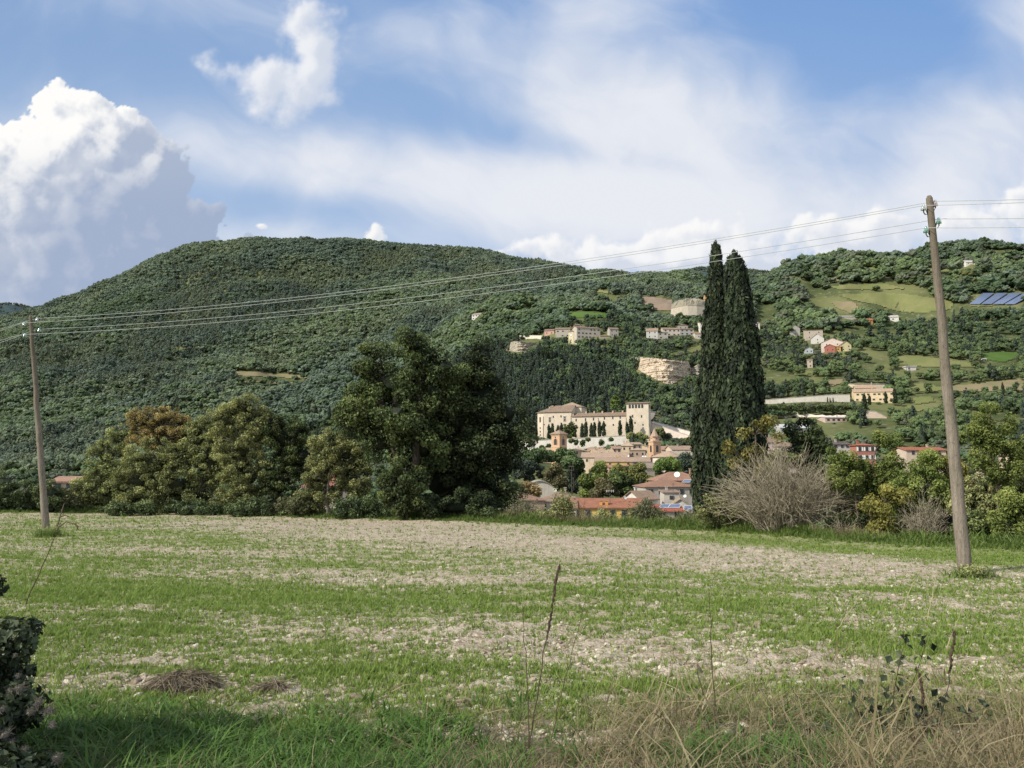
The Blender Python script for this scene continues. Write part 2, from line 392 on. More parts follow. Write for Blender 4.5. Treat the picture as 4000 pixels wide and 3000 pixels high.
def tz(X, Y):
    X = np.asarray(X, float); Y = np.maximum(np.asarray(Y, float), 24.5)
    fa = np.clip((X / Y - GA[0]) / (GA[1] - GA[0]), 0, len(GA) - 1.001); fy = np.clip((np.log(Y) - math.log(24)) / (math.log(GY[1] / GY[0])), 0, len(GY) - 1.001)
    i = fa.astype(int); j = fy.astype(int); a = fa - i; b = fy - j
    return (GZ[i, j] * (1 - a) + GZ[i + 1, j] * a) * (1 - b) + (GZ[i, j + 1] * (1 - a) + GZ[i + 1, j + 1] * a) * b
def hit(px, py, lo=300., hi=4000.):
    """first point of the terrain seen at photo pixel (px, py)"""
    Y = np.exp(np.linspace(math.log(lo), math.log(hi), 1500)); P = at(px, py, Y)
    below = P[:, 2] < tz(P[:, 0], Y)
    k = int(np.argmax(below)) if below.any() else 1499
    return P[k]

# open ground on the hillsides (photo pixels): name, polygon, depth range, material
FIELDS = [
 ('ploughed_field', [(2490, 1158), (2560, 1160), (2625, 1172), (2640, 1215), (2560, 1218), (2520, 1200)], (900, 2000), 'plough'),
 ('meadow', [(2210, 1222), (2280, 1216), (2360, 1222), (2430, 1236), (2340, 1248), (2215, 1246)], (650, 1400), 'grass'),
 ('meadow', [(2270, 1131), (2345, 1133), (2470, 1150), (2480, 1160), (2350, 1148)], (900, 1800), 'palegrass'),
 ('meadow', [(3255, 1153), (3330, 1147), (3430, 1143), (3560, 1150), (3660, 1166), (3730, 1180), (3720, 1210), (3600, 1228), (3500, 1220), (3430, 1196), (3330, 1178)], (600, 1500), 'palegrass'),
 ('meadow', [(3590, 1052), (3680, 1046), (3800, 1048), (3830, 1058), (3700, 1068), (3600, 1068)], (700, 1500), 'palegrass'),
 ('meadow', [(3490, 1400), (3560, 1388), (3660, 1398), (3860, 1428), (3800, 1438), (3640, 1440), (3500, 1428)], (500, 1100), 'palegrass'),
 ('meadow', [(3815, 1382), (3900, 1374), (3990, 1374), (3985, 1398), (3930, 1420), (3860, 1412)], (500, 1100), 'grass'),
 ('dry_field', [(3650, 1512), (3800, 1500), (4010, 1480), (4010, 1530), (3860, 1536), (3700, 1532)], (430, 900), 'dry'),
 ('meadow', [(3530, 1498), (3640, 1500), (3700, 1525), (3640, 1540), (3560, 1530)], (430, 900), 'palegrass'),
 ('meadow', [(3520, 1590), (3610, 1580), (3640, 1598), (3560, 1622)], (400, 800), 'palegrass'),
 ('dry_field', [(3220, 1090), (3290, 1080), (3290, 1100), (3230, 1112)], (700, 1500), 'dry'),
 ('terraced_slope', [(905, 1450), (1000, 1452), (1210, 1470), (1215, 1484), (1060, 1478), (910, 1470)], (800, 1500), 'dry'),
 ('terraced_slope', [(930, 1486), (1190, 1498), (1180, 1506), (940, 1498)], (800, 1500), 'dry'),
 ('clearing', [(3240, 1180), (3330, 1176), (3360, 1200), (3330, 1232), (3260, 1205)], (600, 1400), 'dry'),
 ('olive_terrace', [(2600, 1385), (2740, 1345), (2760, 1372), (2640, 1392)], (500, 1200), 'palegrass'),
 ('clearing', [(3225, 1490), (3290, 1480), (3300, 1500), (3240, 1515)], (430, 900), 'dry'),
 ('meadow', [(3240, 1120), (3330, 1108), (3480, 1112), (3560, 1130), (3420, 1136), (3270, 1134)], (700, 1400), 'palegrass'),
 ('meadow', [(3560, 1555), (3640, 1548), (3660, 1575), (3570, 1585)], (430, 800), 'palegrass'),
 ('olive_terrace', [(3080, 1455), (3180, 1448), (3200, 1465), (3100, 1472)], (480, 900), 'palegrass'),
 ('solar_field', [(3775, 1170), (3840, 1146), (4030, 1148), (4030, 1170), (3860, 1202), (3790, 1202)], (600, 1300), 'palegrass'),
]

def field_mat(name, a, b, sc, rows=None):
    m, t, out = newmat(name); tc = t.N('ShaderNodeTexCoord').outputs['Object']
    n = t.noise(tc, sc, 6, .6); n2 = t.noise(tc, sc * 9, 4, .7)
    col = t.mix(t.smooth(n, .35, .65), rgb(a), rgb(b)); col = t.mix(t.M('MULTIPLY', n2, .5), col, rgb(tuple(x * .55 for x in a)))
    if rows:
        w = t.N('ShaderNodeTexWave'); t.S(w, 'Vector', tc); t.S(w, 'Scale', rows); t.S(w, 'Distortion', 1.5); t.S(w, 'Detail', 2)
        col = t.mix(t.M('MULTIPLY', w.outputs['Fac'], .25), col, rgb(tuple(x * .5 for x in a)))
    d = t.N('ShaderNodeBsdfDiffuse'); t.S(d, 0, col); t.l.new(d.outputs[0], out.inputs[0]); MATS[name] = m; return m
field_mat('plough', (.26, .20, .15), (.31, .25, .20), .03, .25)
field_mat('grass', (.085, .15, .04), (.11, .17, .055), .04)
field_mat('palegrass', (.17, .19, .075), (.22, .22, .10), .03)
field_mat('dry', (.27, .22, .14), (.20, .19, .10), .06)

def build_terrain():
    m, t, out = newmat('terrain'); tc = t.N('ShaderNodeTexCoord').outputs['Object']
    n = t.noise(tc, .012, 6, .6); n2 = t.noise(tc, .15, 5, .65)
    c = t.mix(t.smooth(n, .35, .65), rgb((.06, .08, .036)), rgb((.155, .165, .072)))
    c = t.mix(t.smooth(n2, .52, .72), c, rgb((.20, .18, .12)))
    d = t.N('ShaderNodeBsdfDiffuse'); t.S(d, 0, c); t.l.new(d.outputs[0], out.inputs[0])
    n_, m_ = GZ.shape; q = np.arange(n_ * m_).reshape(n_, m_); b = MB()
    b.add(np.stack([_X, _Y, GZ], -1).reshape(-1, 3), np.stack([q[:-1, :-1], q[1:, :-1], q[1:, 1:], q[:-1, 1:]], -1).reshape(-1, 4))
    tag(b.build('hills', m, smooth=True), kind='structure')
    # fields draped a little above the slope
    for nm, poly, (d0, d1), mat in FIELDS:
        P = np.array(poly, float); b = MB()
        x0, x1, y0, y1 = P[:, 0].min(), P[:, 0].max(), P[:, 1].min(), P[:, 1].max()
        nx, ny = max(6, int((x1 - x0) / 7)), max(5, int((y1 - y0) / 3.5))
        xs = np.linspace(x0, x1, nx); V = np.zeros((ny, nx, 3)); ins = np.zeros((ny, nx), bool)
        ys = np.linspace(y1, y0, ny)
        for i in range(ny):
            for j in range(nx):
                V[i, j] = hit(xs[j], ys[i], d0 * .8, d1 * 1.3); ins[i, j] = inpoly(np.array([xs[j] + 3 * random.uniform(-1, 1)]), np.array([ys[i] + random.uniform(-1, 1)]), poly)[0]
        V[..., 2] += .35 + .0006 * V[..., 1]; q = np.arange(nx * ny).reshape(ny, nx)
        ok = (ins[:-1, :-1] & ins[1:, 1:] & ins[:-1, 1:] & ins[1:, :-1]) & (np.abs(np.diff(V[..., 1], axis=0))[:, :-1] < 120) & (np.abs(np.diff(V[..., 1], axis=0))[:, 1:] < 120)
        fc = np.stack([q[:-1, :-1], q[:-1, 1:], q[1:, 1:], q[1:, :-1]], -1)[ok]
        if len(fc):
            b.add(V.reshape(-1, 3), fc); tag(b.build(nm, MATS[mat], smooth=True), kind='structure')
build_terrain()

def far_hill(pts, depth, nm):
    xs = np.linspace(pts[0][0], pts[-1][0], 160); ys = np.interp(xs, [p[0] for p in pts], [p[1] for p in pts])
    rows = [(1.0, 0), (.93, .10), (.82, .45), (.72, 1.0), (1.15, .4)]
    b = MB(); V = []
    for k, (r, f) in enumerate([(1.12, .75), (1.0, 0.), (.94, .12), (.86, .40), (.76, .8), (.66, 1.3)]):
        P = at(xs, ys, depth); P[:, 2] += pfbm(xs / 60. + k, xs * 0 + k * 3.1, 4) * 18 * (k > 1)
        P *= np.array([1, r, 1]); P[:, 2] = np.where(f > 0, P[:, 2] * (1 - f) - 30 * f, P[:, 2]); V.append(P)
    V = np.stack(V); n, m = V.shape[:2]; q = np.arange(n * m).reshape(n, m)
    b.add(V.reshape(-1, 3), np.stack([q[:-1, :-1], q[:-1, 1:], q[1:, 1:], q[1:, :-1]], -1).reshape(-1, 4))
    m_, t, out = newmat(nm); tc = t.N('ShaderNodeTexCoord').outputs['Object']
    c = t.mix(t.smooth(t.noise(tc, .035, 6, .75), .38, .62), rgb((.055, .085, .095)), rgb((.085, .12, .115)))  # bluish haze of distance put into the hill colour
    d = t.N('ShaderNodeBsdfDiffuse'); t.S(d, 0, c); t.l.new(d.outputs[0], out.inputs[0])
    tag(b.build(nm, m_, smooth=True), kind='structure'); return V
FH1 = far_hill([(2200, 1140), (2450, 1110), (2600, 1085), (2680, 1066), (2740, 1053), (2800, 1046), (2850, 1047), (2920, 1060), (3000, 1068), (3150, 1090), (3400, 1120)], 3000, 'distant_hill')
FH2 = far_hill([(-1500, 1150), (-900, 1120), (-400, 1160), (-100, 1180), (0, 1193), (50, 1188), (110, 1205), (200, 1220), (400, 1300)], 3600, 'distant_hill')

# ================================================================== TREE SHAPES FOR THE HILLSIDES
def ico(sub=2):
    import bmesh
    bm = bmesh.new(); bmesh.ops.create_icosphere(bm, subdivisions=sub, radius=1)
    v = np.array([x.co[:] for x in bm.verts]); f = np.array([[y.index for y in x.verts] for x in bm.faces]); bm.free(); return v, f
ICO1, ICO2, ICO3 = ico(1), ico(2), ico(3)

def leaf_quads(P, Nn, size, r, asp=.55, fold=.12):
    """folded diamond leaves at P, facing roughly Nn"""
    k = len(P); size = np.broadcast_to(size, (k,))[:, None]
    Nn = Nn / (np.linalg.norm(Nn, axis=1)[:, None] + 1e-9)
    a = r.normal(size=(k, 3)); a -= Nn * (a * Nn).sum(1)[:, None]; a /= np.linalg.norm(a, axis=1)[:, None] + 1e-9
    b = np.cross(Nn, a)
    v = np.stack([P - a * size * .5, P + b * size * asp * .5 + Nn * size * fold, P + a * size * .5, P - b * size * asp * .5 + Nn * size * fold], 1).reshape(-1, 3)
    q = np.arange(k)[:, None] * 4 + np.arange(4)[None]
    return v, q

def crown_lumps(r, kind):
    """lump centres and radii of a unit-height tree"""
    L = []
    if kind == 'round':
        for i in range(16):
            th, ph = r.uniform(0, 2 * pi), r.uniform(-.35, 1.)
            L.append((.30 * cos(th) * sqrt(1 - .55 * ph * ph), .30 * sin(th) * sqrt(1 - .55 * ph * ph), .55 + .27 * ph, r.uniform(.13, .21)))
        L.append((0, 0, .55, .30))
    elif kind == 'tall':
        for i in range(16):
            th, h = r.uniform(0, 2 * pi), r.uniform(.22, .95); w = .22 * sqrt(max(.05, 1 - ((h - .5) / .55) ** 2))
            L.append((w * cos(th), w * sin(th), h - .05, r.uniform(.09, .15)))
        L.append((0, 0, .5, .2)); L.append((0, 0, .7, .15))
    elif kind == 'pine':
        for i in range(22):
            h = r.uniform(.16, .98); th = r.uniform(0, 2 * pi); w = .25 * (1.02 - h) ** .8
            L.append((w * cos(th), w * sin(th), h, .05 + .10 * (1.05 - h)))
        L.append((0, 0, .45, .14)); L.append((0, 0, .7, .09))
    elif kind == 'bush':
        for i in range(14):
            th, rr = r.uniform(0, 2 * pi), r.uniform(.1, .55)
            L.append((rr * cos(th), rr * sin(th), .35 + .3 * r.uniform(), r.uniform(.2, .34)))
    elif kind == 'cypress':
        for i in range(26):
            h = r.uniform(.03, .97); th = r.uniform(0, 2 * pi); w = .075 * (np.sin(pi * min(1, h * .8 + .22)) ** .6)
            L.append((w * .6 * cos(th), w * .6 * sin(th), h, .035 + w * .5))
    return np.array(L)

def crown_mesh(seed, kind, nl=420, leaf=.055, sub=1, core=True):
    r = np.random.default_rng(seed); L = crown_lumps(r, kind); b = MB()
    iv, if_ = (ICO1 if sub == 1 else ICO2)
    for x, y, z, s in L:
        if core:
            st = 2.2 if kind == 'cypress' else 1.
            v = iv * s * .9 * (1 + .22 * r.normal(size=(len(iv), 1))) * [1, 1, st * .85]
            t = .34 + .22 * (v[:, 2:3] / s * .5) + r.uniform(-.08, .08)  # lump tops lighter, undersides darker: shading put into the tint
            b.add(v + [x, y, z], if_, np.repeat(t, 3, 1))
    k = r.integers(0, len(L), nl); d = r.normal(size=(nl, 3)); d[:, 2] += .25; d /= np.linalg.norm(d, axis=1)[:, None]
    st = np.array([1, 1, 2.2]) if kind == 'cypress' else np.array([1, 1, 1.])
    P = L[k, :3] + d * L[k, 3:4] * r.uniform(.85, 1.12, (nl, 1)) * st
    v, q = leaf_quads(P, d + .6 * r.normal(size=(nl, 3)), leaf * r.uniform(.6, 1.5, nl), r, .8)
    lt = np.clip(.45 + .18 * d[:, 2] + .13 * r.normal(size=nl), .05, 1)  # upper leaves tinted lighter, as under light from above
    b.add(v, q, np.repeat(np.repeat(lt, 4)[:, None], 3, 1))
    return b

# foliage colours: dark ... light
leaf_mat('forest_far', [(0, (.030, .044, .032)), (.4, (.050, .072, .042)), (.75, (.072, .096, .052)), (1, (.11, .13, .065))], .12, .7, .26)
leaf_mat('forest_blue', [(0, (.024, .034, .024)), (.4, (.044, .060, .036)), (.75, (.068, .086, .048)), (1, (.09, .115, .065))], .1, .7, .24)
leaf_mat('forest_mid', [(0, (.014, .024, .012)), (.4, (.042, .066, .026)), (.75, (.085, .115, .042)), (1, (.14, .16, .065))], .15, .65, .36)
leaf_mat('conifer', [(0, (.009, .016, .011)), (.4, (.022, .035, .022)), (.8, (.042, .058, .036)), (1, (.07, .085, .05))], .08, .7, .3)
leaf_mat('olive', [(0, (.028, .034, .022)), (.4, (.066, .078, .048)), (.8, (.11, .125, .08)), (1, (.15, .16, .11))], .15, .6, .2)
leaf_mat('yellowleaf', [(0, (.03, .035, .01)), (.4, (.105, .115, .03)), (.8, (.19, .18, .05)), (1, (.27, .24, .07))], .3, .6, .2)
leaf_mat('brightleaf', [(0, (.02, .035, .008)), (.4, (.07, .115, .02)), (.8, (.13, .185, .035)), (1, (.19, .24, .06))], .3, .6, .2)

PROTO = {}
def proto(kind, mat, variants=3, **kw):
    key = (kind, mat)
    if key not in PROTO:
        PROTO[key] = [crown_mesh(hash_(kind) + 31 * i, kind.replace('_tree', ''), **kw).mesh(kind + '_crown', MATS[mat]) for i in range(variants)]
    return PROTO[key]
def hash_(s): return sum(ord(c) * (i + 3) for i, c in enumerate(s)) % 9973

def gn_scatter(name, label, cat, pts, rot, scl, idx, meshes, tilt=None, mats=None):
    """ONE stuff object: instances of the given meshes on its points"""
    n = len(pts); me = bpy.data.meshes.new(name); me.vertices.add(n); me.vertices.foreach_set('co', np.asarray(pts, float).ravel())
    for nm, typ, val in (('rot', 'FLOAT_VECTOR', rot), ('scl', 'FLOAT_VECTOR', scl), ('idx', 'INT', idx)):
        a = me.attributes.new(nm, typ, 'POINT')
        a.data.foreach_set('vector' if typ == 'FLOAT_VECTOR' else 'value', np.asarray(val).ravel())
    o = bpy.data.objects.new(name, me); COL.objects.link(o)
    pc = bpy.data.collections.new(name + '_shapes')
    for i, m in enumerate(meshes):
        po = bpy.data.objects.new('%s_shape_%03d' % (name, i), m); pc.objects.link(po)
    g = bpy.data.node_groups.new(name, 'GeometryNodeTree')
    g.interface.new_socket('Geometry', in_out='INPUT', socket_type='NodeSocketGeometry'); g.interface.new_socket('Geometry', in_out='OUTPUT', socket_type='NodeSocketGeometry')
    N = g.nodes.new; gi = N('NodeGroupInput'); go = N('NodeGroupOutput')
    ci = N('GeometryNodeCollectionInfo'); ci.inputs[0].default_value = pc; ci.inputs['Separate Children'].default_value = True; ci.inputs['Reset Children'].default_value = True
    ip = N('GeometryNodeInstanceOnPoints'); ip.inputs['Pick Instance'].default_value = True
    def attr(nm, typ):
        a = N('GeometryNodeInputNamedAttribute'); a.data_type = typ; a.inputs[0].default_value = nm; return a.outputs[0]
    g.links.new(gi.outputs[0], ip.inputs['Points']); g.links.new(ci.outputs[0], ip.inputs['Instance'])
    g.links.new(attr('idx', 'INT'), ip.inputs['Instance Index']); g.links.new(attr('scl', 'FLOAT_VECTOR'), ip.inputs['Scale'])
    er = N('FunctionNodeEulerToRotation'); g.links.new(attr('rot', 'FLOAT_VECTOR'), er.inputs[0]); g.links.new(er.outputs[0], ip.inputs['Rotation'])
    g.links.new(ip.outputs[0], go.inputs[0])
    md = o.modifiers.new('scatter', 'NODES'); md.node_group = g
    return tag(o, label, cat, kind='stuff')

PROTECT = []      # (x0, y0, x1, y1, depth): photo rectangles that vegetation in front must leave free
def blocked(px, ptop, pbot, hw, Y):
    m = np.zeros(len(px), bool)
    for x0, y0, x1, y1, D in PROTECT:
        m |= (px + hw * .7 > x0) & (px - hw * .7 < x1) & (ptop < y1) & (pbot > y0) & (Y < D + 12)
    return m
# ================================================================== FORESTS
def in_fields(px, py, Y, tp=None):
    m = np.zeros(len(px), bool)
    for nm, poly, (d0, d1), mat in FIELDS:
        m |= inpoly(px, py, poly) & (Y > d0 * .85) & (Y < d1 * 1.25)
    if tp is not None:      # crowns must not hide the open fields behind them
        for nm, poly, (d0, d1), mat in FIELDS:
            m |= (inpoly(px, tp, poly) | inpoly(px, tp * .6 + py * .4, poly)) & (Y < d1 * 1.1) & (rng.random(len(px)) < .93)
    for poly, d0, d1 in CLEAR: m |= inpoly(px, py, poly) & (Y > d0) & (Y < d1)
    return m
def cand(n, y0, y1, a0=-.86, a1=.86, p=1.6):
    """random points on the hills, evenly by area"""
    u = rng.random(n); Y = (y0 ** (p) + u * (y1 ** p - y0 ** p)) ** (1 / p); a = rng.uniform(a0, a1, n)
    X = a * Y; return X, Y, tz(X, Y)
_hor = None
def visible(X, Y, Z, margin=10.):
    """drop ground that a step to the side could not reveal either (deep behind a ridge)"""
    global _hor
    if _hor is None:
        el = (GZ - CAMZ + margin) / GY[None]; _hor = np.maximum.accumulate((GZ - CAMZ) / GY[None], axis=1)
    i = np.clip(((X / Y - GA[0]) / (GA[1] - GA[0])).round().astype(int), 0, len(GA) - 1); j = np.clip(((np.log(Y) - math.log(24)) / math.log(GY[1] / GY[0])).astype(int) - 1, 0, len(GY) - 1)
    return (Z + margin - CAMZ) / Y > _hor[i, j] - .002
def eul(n, tilt=.06): return np.stack([rng.normal(0, tilt, n), rng.normal(0, tilt, n), rng.uniform(0, 2 * pi, n)], 1)

def far_forest():
    X, Y, Z = cand(190000, 540, 2150)
    px, py = proj(np.stack([X, Y, Z], 1))
    ok = visible(X, Y, Z) & (px > -700) & (px < 4700) & ((Y > 880) | (px < 900))
    dens = fbm(X / 120, Y / 160, 4); keep = rng.random(len(X)) < np.where(px > 3000, .75, .9) * np.maximum(sst(dens, .14, .32), px > 3000)
    ok &= keep
    h = (6.2 + 7. * rng.random(len(X)) ** 1.8) * (.80 + .45 * fbm(X / 60, Y / 60, 3)) * np.where(px > 3050, np.where(rng.random(len(X)) < .2, 1.5, 1.05), 1.0)
    tp = proj(np.stack([X, Y, Z + h], 1))[1]
    ok &= ~blocked(px, tp, py, h * .3 * F / Y, Y); ok &= ~in_fields(px, py, Y, tp)
    rs = (px > 2950) & (Y < 1150); ok &= ~rs | (rng.random(len(X)) < sst(fbm(X / 40, Y / 90, 4), .36, .56))
    X, Y, Z, h, px, py = (q[ok] for q in (X, Y, Z, h, px, py))
    # stands: dark conifers, pale broadleaf, mixed
    s1 = fbm(X / 210 + 5, Y / 260, 4) + .10 * rng.normal(size=len(X))
    left = sst(1400 - px, 0, 900)
    con = s1 > .56 - .08 * left
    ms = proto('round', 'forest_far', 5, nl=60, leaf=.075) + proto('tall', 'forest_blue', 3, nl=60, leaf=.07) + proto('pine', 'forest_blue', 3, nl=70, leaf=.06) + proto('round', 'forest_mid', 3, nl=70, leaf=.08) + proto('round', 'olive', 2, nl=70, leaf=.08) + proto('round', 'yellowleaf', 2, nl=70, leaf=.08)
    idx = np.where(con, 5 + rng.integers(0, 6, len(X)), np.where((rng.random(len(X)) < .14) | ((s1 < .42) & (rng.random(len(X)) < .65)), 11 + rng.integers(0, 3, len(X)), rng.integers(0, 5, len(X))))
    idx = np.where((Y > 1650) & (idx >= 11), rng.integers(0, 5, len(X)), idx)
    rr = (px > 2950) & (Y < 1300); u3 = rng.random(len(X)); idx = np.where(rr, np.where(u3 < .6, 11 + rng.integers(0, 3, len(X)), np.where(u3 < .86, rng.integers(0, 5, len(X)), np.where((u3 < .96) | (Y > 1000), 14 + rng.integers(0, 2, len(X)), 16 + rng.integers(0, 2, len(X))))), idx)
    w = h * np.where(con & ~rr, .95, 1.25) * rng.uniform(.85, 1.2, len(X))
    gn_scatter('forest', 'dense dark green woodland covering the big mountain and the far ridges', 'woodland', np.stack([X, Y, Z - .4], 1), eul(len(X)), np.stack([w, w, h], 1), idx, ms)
    print('far forest', len(X))
    # the distant hills
    for V, d in ((FH1, 3000), (FH2, 3600)):
        k = 2600; i = rng.integers(1, 4, k); j = rng.integers(0, V.shape[1] - 1, k); a = rng.random((k, 1))
        P = V[i, j] * (1 - a) + V[i + 1, j] * a; P[:, 0] += rng.uniform(-20, 20, k); i0 = rng.random(k) < .25; P[i0] = V[1, j[i0]] + rng.uniform(-12, 12, (i0.sum(), 3)) * [1, 0, 0]
        P[:, 2] -= 2
        hh = rng.uniform(10, 17, k)
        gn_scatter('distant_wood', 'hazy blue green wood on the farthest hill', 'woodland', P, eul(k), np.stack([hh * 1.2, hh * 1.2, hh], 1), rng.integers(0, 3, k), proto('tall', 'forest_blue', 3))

HILLTREES = []
def mid_trees():
    """broadleaf trees, conifers, olives and cypresses on the near slopes; the largest are objects of their own"""
    X, Y, Z = cand(46000, 455, 900, -.42, .86, 1.2)
    px, py = proj(np.stack([X, Y, Z], 1))
    ok = visible(X, Y, Z) & (px > 800) & (px < 4600)
    steep = inpoly(px, py, [(1880, 1330), (2080, 1390), (2350, 1440), (2480, 1500), (2400, 1640), (2150, 1690), (1850, 1720), (1500, 1720)])
    oliv = inpoly(px, py, [(2560, 1230), (2720, 1330), (2800, 1400), (2600, 1400), (2480, 1330)]) | inpoly(px, py, [(3000, 1330), (3400, 1390), (3330, 1440), (2980, 1440)]) | inpoly(px, py, [(3000, 1560), (3330, 1580), (3330, 1625), (3000, 1620)]) | inpoly(px, py, [(2440, 1620), (2720, 1600), (2720, 1760), (2560, 1740)])
    dn = fbm(X / 45 + 3, Y / 45, 3)
    right = px > 2950
    pr = np.where(steep, .95, np.where(oliv, .55, np.where(right, .62 * sst(dn, .36, .60), .85 * sst(dn, .22, .5))))
    ok &= rng.random(len(X)) < pr
    u = rng.random(len(X))
    kind = np.where(steep, np.where(u < .34, 3, np.where(u < .62, 2, np.where(u < .82, 0, 1))),
            np.where(oliv, np.where(u < .80, 4, np.where(u < .88, 3, 0)), np.where(u < .58, 0, np.where(u < .74, 1, np.where(u < .80, 2, np.where(u < .84, 3, np.where(u < .93, 4, 5)))))))
    h = np.choose(kind, [rng.uniform(5.5, 10, len(X)), rng.uniform(8, 12, len(X)), rng.uniform(9, 14, len(X)), rng.uniform(8, 14, len(X)), rng.uniform(3.5, 5.5, len(X)), rng.uniform(1.5, 3, len(X))])
    tp = proj(np.stack([X, Y, Z + h], 1))[1]; hw = np.choose(kind, [.45, .3, .28, .1, .5, .7]) * h * F / Y
    ok &= ~blocked(px, tp, py, hw, Y); ok &= ~in_fields(px, py, Y, tp)
    X, Y, Z, h, px, py, kind, tp, hw = (q[ok] for q in (X, Y, Z, h, px, py, kind, tp, hw))
    # thin: keep spacing by size
    o = np.argsort(-h); cell = {}; keep = np.zeros(len(X), bool)
    sp = np.choose(kind, [.55, .40, .34, .20, .62, .7]) * h
    for k in o:
        cx, cy = int(X[k] // 4), int(Y[k] // 4); bad = False
        for i in range(-2, 3):
            for j in range(-2, 3):
                for m in cell.get((cx + i, cy + j), ()):
                    if (X[m] - X[k]) ** 2 + (Y[m] - Y[k]) ** 2 < (.5 * (sp[m] + sp[k])) ** 2 * 1.1: bad = True; break
                if bad: break
            if bad: break
        if not bad: keep[k] = True; cell.setdefault((cx, cy), []).append(k)
    X, Y, Z, h, px, py, kind, tp, hw = (q[keep] for q in (X, Y, Z, h, px, py, kind, tp, hw))
    K = [('round', 'forest_mid', 5), ('tall', 'forest_mid', 3), ('pine', 'conifer', 3), ('cypress', 'conifer', 3), ('round', 'olive', 3), ('bush', 'forest_mid', 3)]
    ms = []; off = []
    for kd, mt, nv in K: off.append(len(ms)); ms += proto(kd + '_tree', mt, nv, nl=460, leaf=.06)
    nv = np.array([k[2] for k in K]); off = np.array(off)
    idx = off[kind] + (rng.random(len(X)) * nv[kind]).astype(int)
    w = h * np.choose(kind, [1.1, 1.0, .95, 1.05, 1.25, 1.0]) * rng.uniform(.88, 1.15, len(X))
    # biggest visible ones become things
    sz = h * hw * F / Y; inframe = (px > -50) & (px < 4050) & (py < 1760) & ~((px > 2690) & (px < 2980) & (py > 1000)) & ~((px > 1330) & (px < 2060) & (py > 1420) & (px < 2060)) & (px > 1700)
    pick = np.zeros(len(X), bool)
    spec = [(0, 190, 'broadleaf_tree', 'tree', 'trees on the near hillside', 'round broadleaf tree on the terraced hillside above the town'),
            (1, 60, 'slender_tree', 'tree', 'trees on the near hillside', 'upright leafy tree standing among rounder trees on the hillside'),
            (2, 70, 'conifer_tree', 'conifer', 'conifers on the steep slope', 'dark pointed conifer on the steep wooded slope behind the palace'),
            (3, 110, 'slim_cypress', 'cypress', 'slim cypresses on the slopes', 'thin dark cypress spire rising from the wooded slope'),
            (4, 110, 'olive_tree', 'olive tree', 'olive trees on the terraces', 'small grey green olive tree on the terraced slope')]
    for kd, cnt, nm, cat, grp, lab in spec:
        c = np.where((kind == kd) & inframe)[0]; c = c[np.argsort(-sz[c])][:cnt]
        pick[c] = True
        for k in c:
            ob = bpy.data.objects.new(nm, ms[idx[k]]); COL.objects.link(ob); ob.location = (X[k], Y[k], Z[k] - .2); ob.scale = (w[k], w[k], h[k]); ob.rotation_euler = (0, 0, rng.uniform(0, 6.28))
            tag(ob, lab, cat, grp)
    r = ~pick
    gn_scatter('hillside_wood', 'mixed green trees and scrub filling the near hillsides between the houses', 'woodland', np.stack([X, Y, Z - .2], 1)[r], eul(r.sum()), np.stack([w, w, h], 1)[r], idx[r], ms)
    print('mid trees', len(X), pick.sum())

def valley_trees():
    """park and garden trees on the valley floor among the town"""
    X, Y, Z = cand(2600, 110, 470, -.8, .8, 1.1); px, py = proj(np.stack([X, Y, Z], 1))
    h = rng.uniform(4, 8.5, len(X)) * np.where(px > 2950, 1.1, 1.0) * np.where(Y < 200, .75, 1); tp = proj(np.stack([X, Y, Z + h], 1))[1]; hw = .5 * h * F / Y
    ok = ~blocked(px, tp, py, hw, Y) & ((px > 2950) | (px < 2000) | (rng.random(len(X)) < .12)) & (rng.random(len(X)) < .8)
    X, Y, Z, h, px = (q[ok] for q in (X, Y, Z, h, px)); w = h * 1.25
    ms = proto('round', 'forest_mid', 5) + proto('round', 'olive', 3) + proto('tall', 'forest_mid', 3)
    gn_scatter('valley_wood', 'garden trees and scrub on the valley floor around the town', 'woodland', np.stack([X, Y, Z - .2], 1), eul(len(X)), np.stack([w, w, h], 1), rng.integers(0, len(ms), len(X)), ms)
# ================================================================== THE FIELD
EDGE_PX = [(-400, 2012), (0, 2010), (500, 2008), (1000, 2018), (1700, 2042), (2200, 2056), (2800, 2085), (3300, 2122), (4000, 2166), (4600, 2200)]
def fz0(X, Y): return CAMZ - 1.65 - .035 * Y - .01 * X
def edgeY():
    out = []
    for x, y in EDGE_PX:
        a, b, c = rayd(x, y); Y = -1.65 / (c / b + .035 + .01 * a / b); out.append((a / b * Y, Y))
    return np.array(out)
EDGE = edgeY()
def eY(X): return np.interp(X, EDGE[:, 0], EDGE[:, 1])
def field_z(X, Y):
    X = np.asarray(X, float); Y = np.asarray(Y, float)
    z = fz0(X, Y) + (pfbm(X / 6., Y / 6., 3) * .10 + pfbm(X / 1.1, Y / .9, 4) * .05)
    z = z + .10 * sst(Y - eY(X), -2.5, -.5)                       # low bank at the edge
    over = np.maximum(Y - eY(X) - 2.0, 0); return z - np.minimum(over * .55, 9.)
def gpt(px, py):
    """point of the field seen at a photo pixel"""
    a, b, c = rayd(px, py); Y = -1.65 / (c / b + .035 + .01 * a / b); X = a / b * Y
    return np.stack([X, Y, field_z(X, Y)], -1)

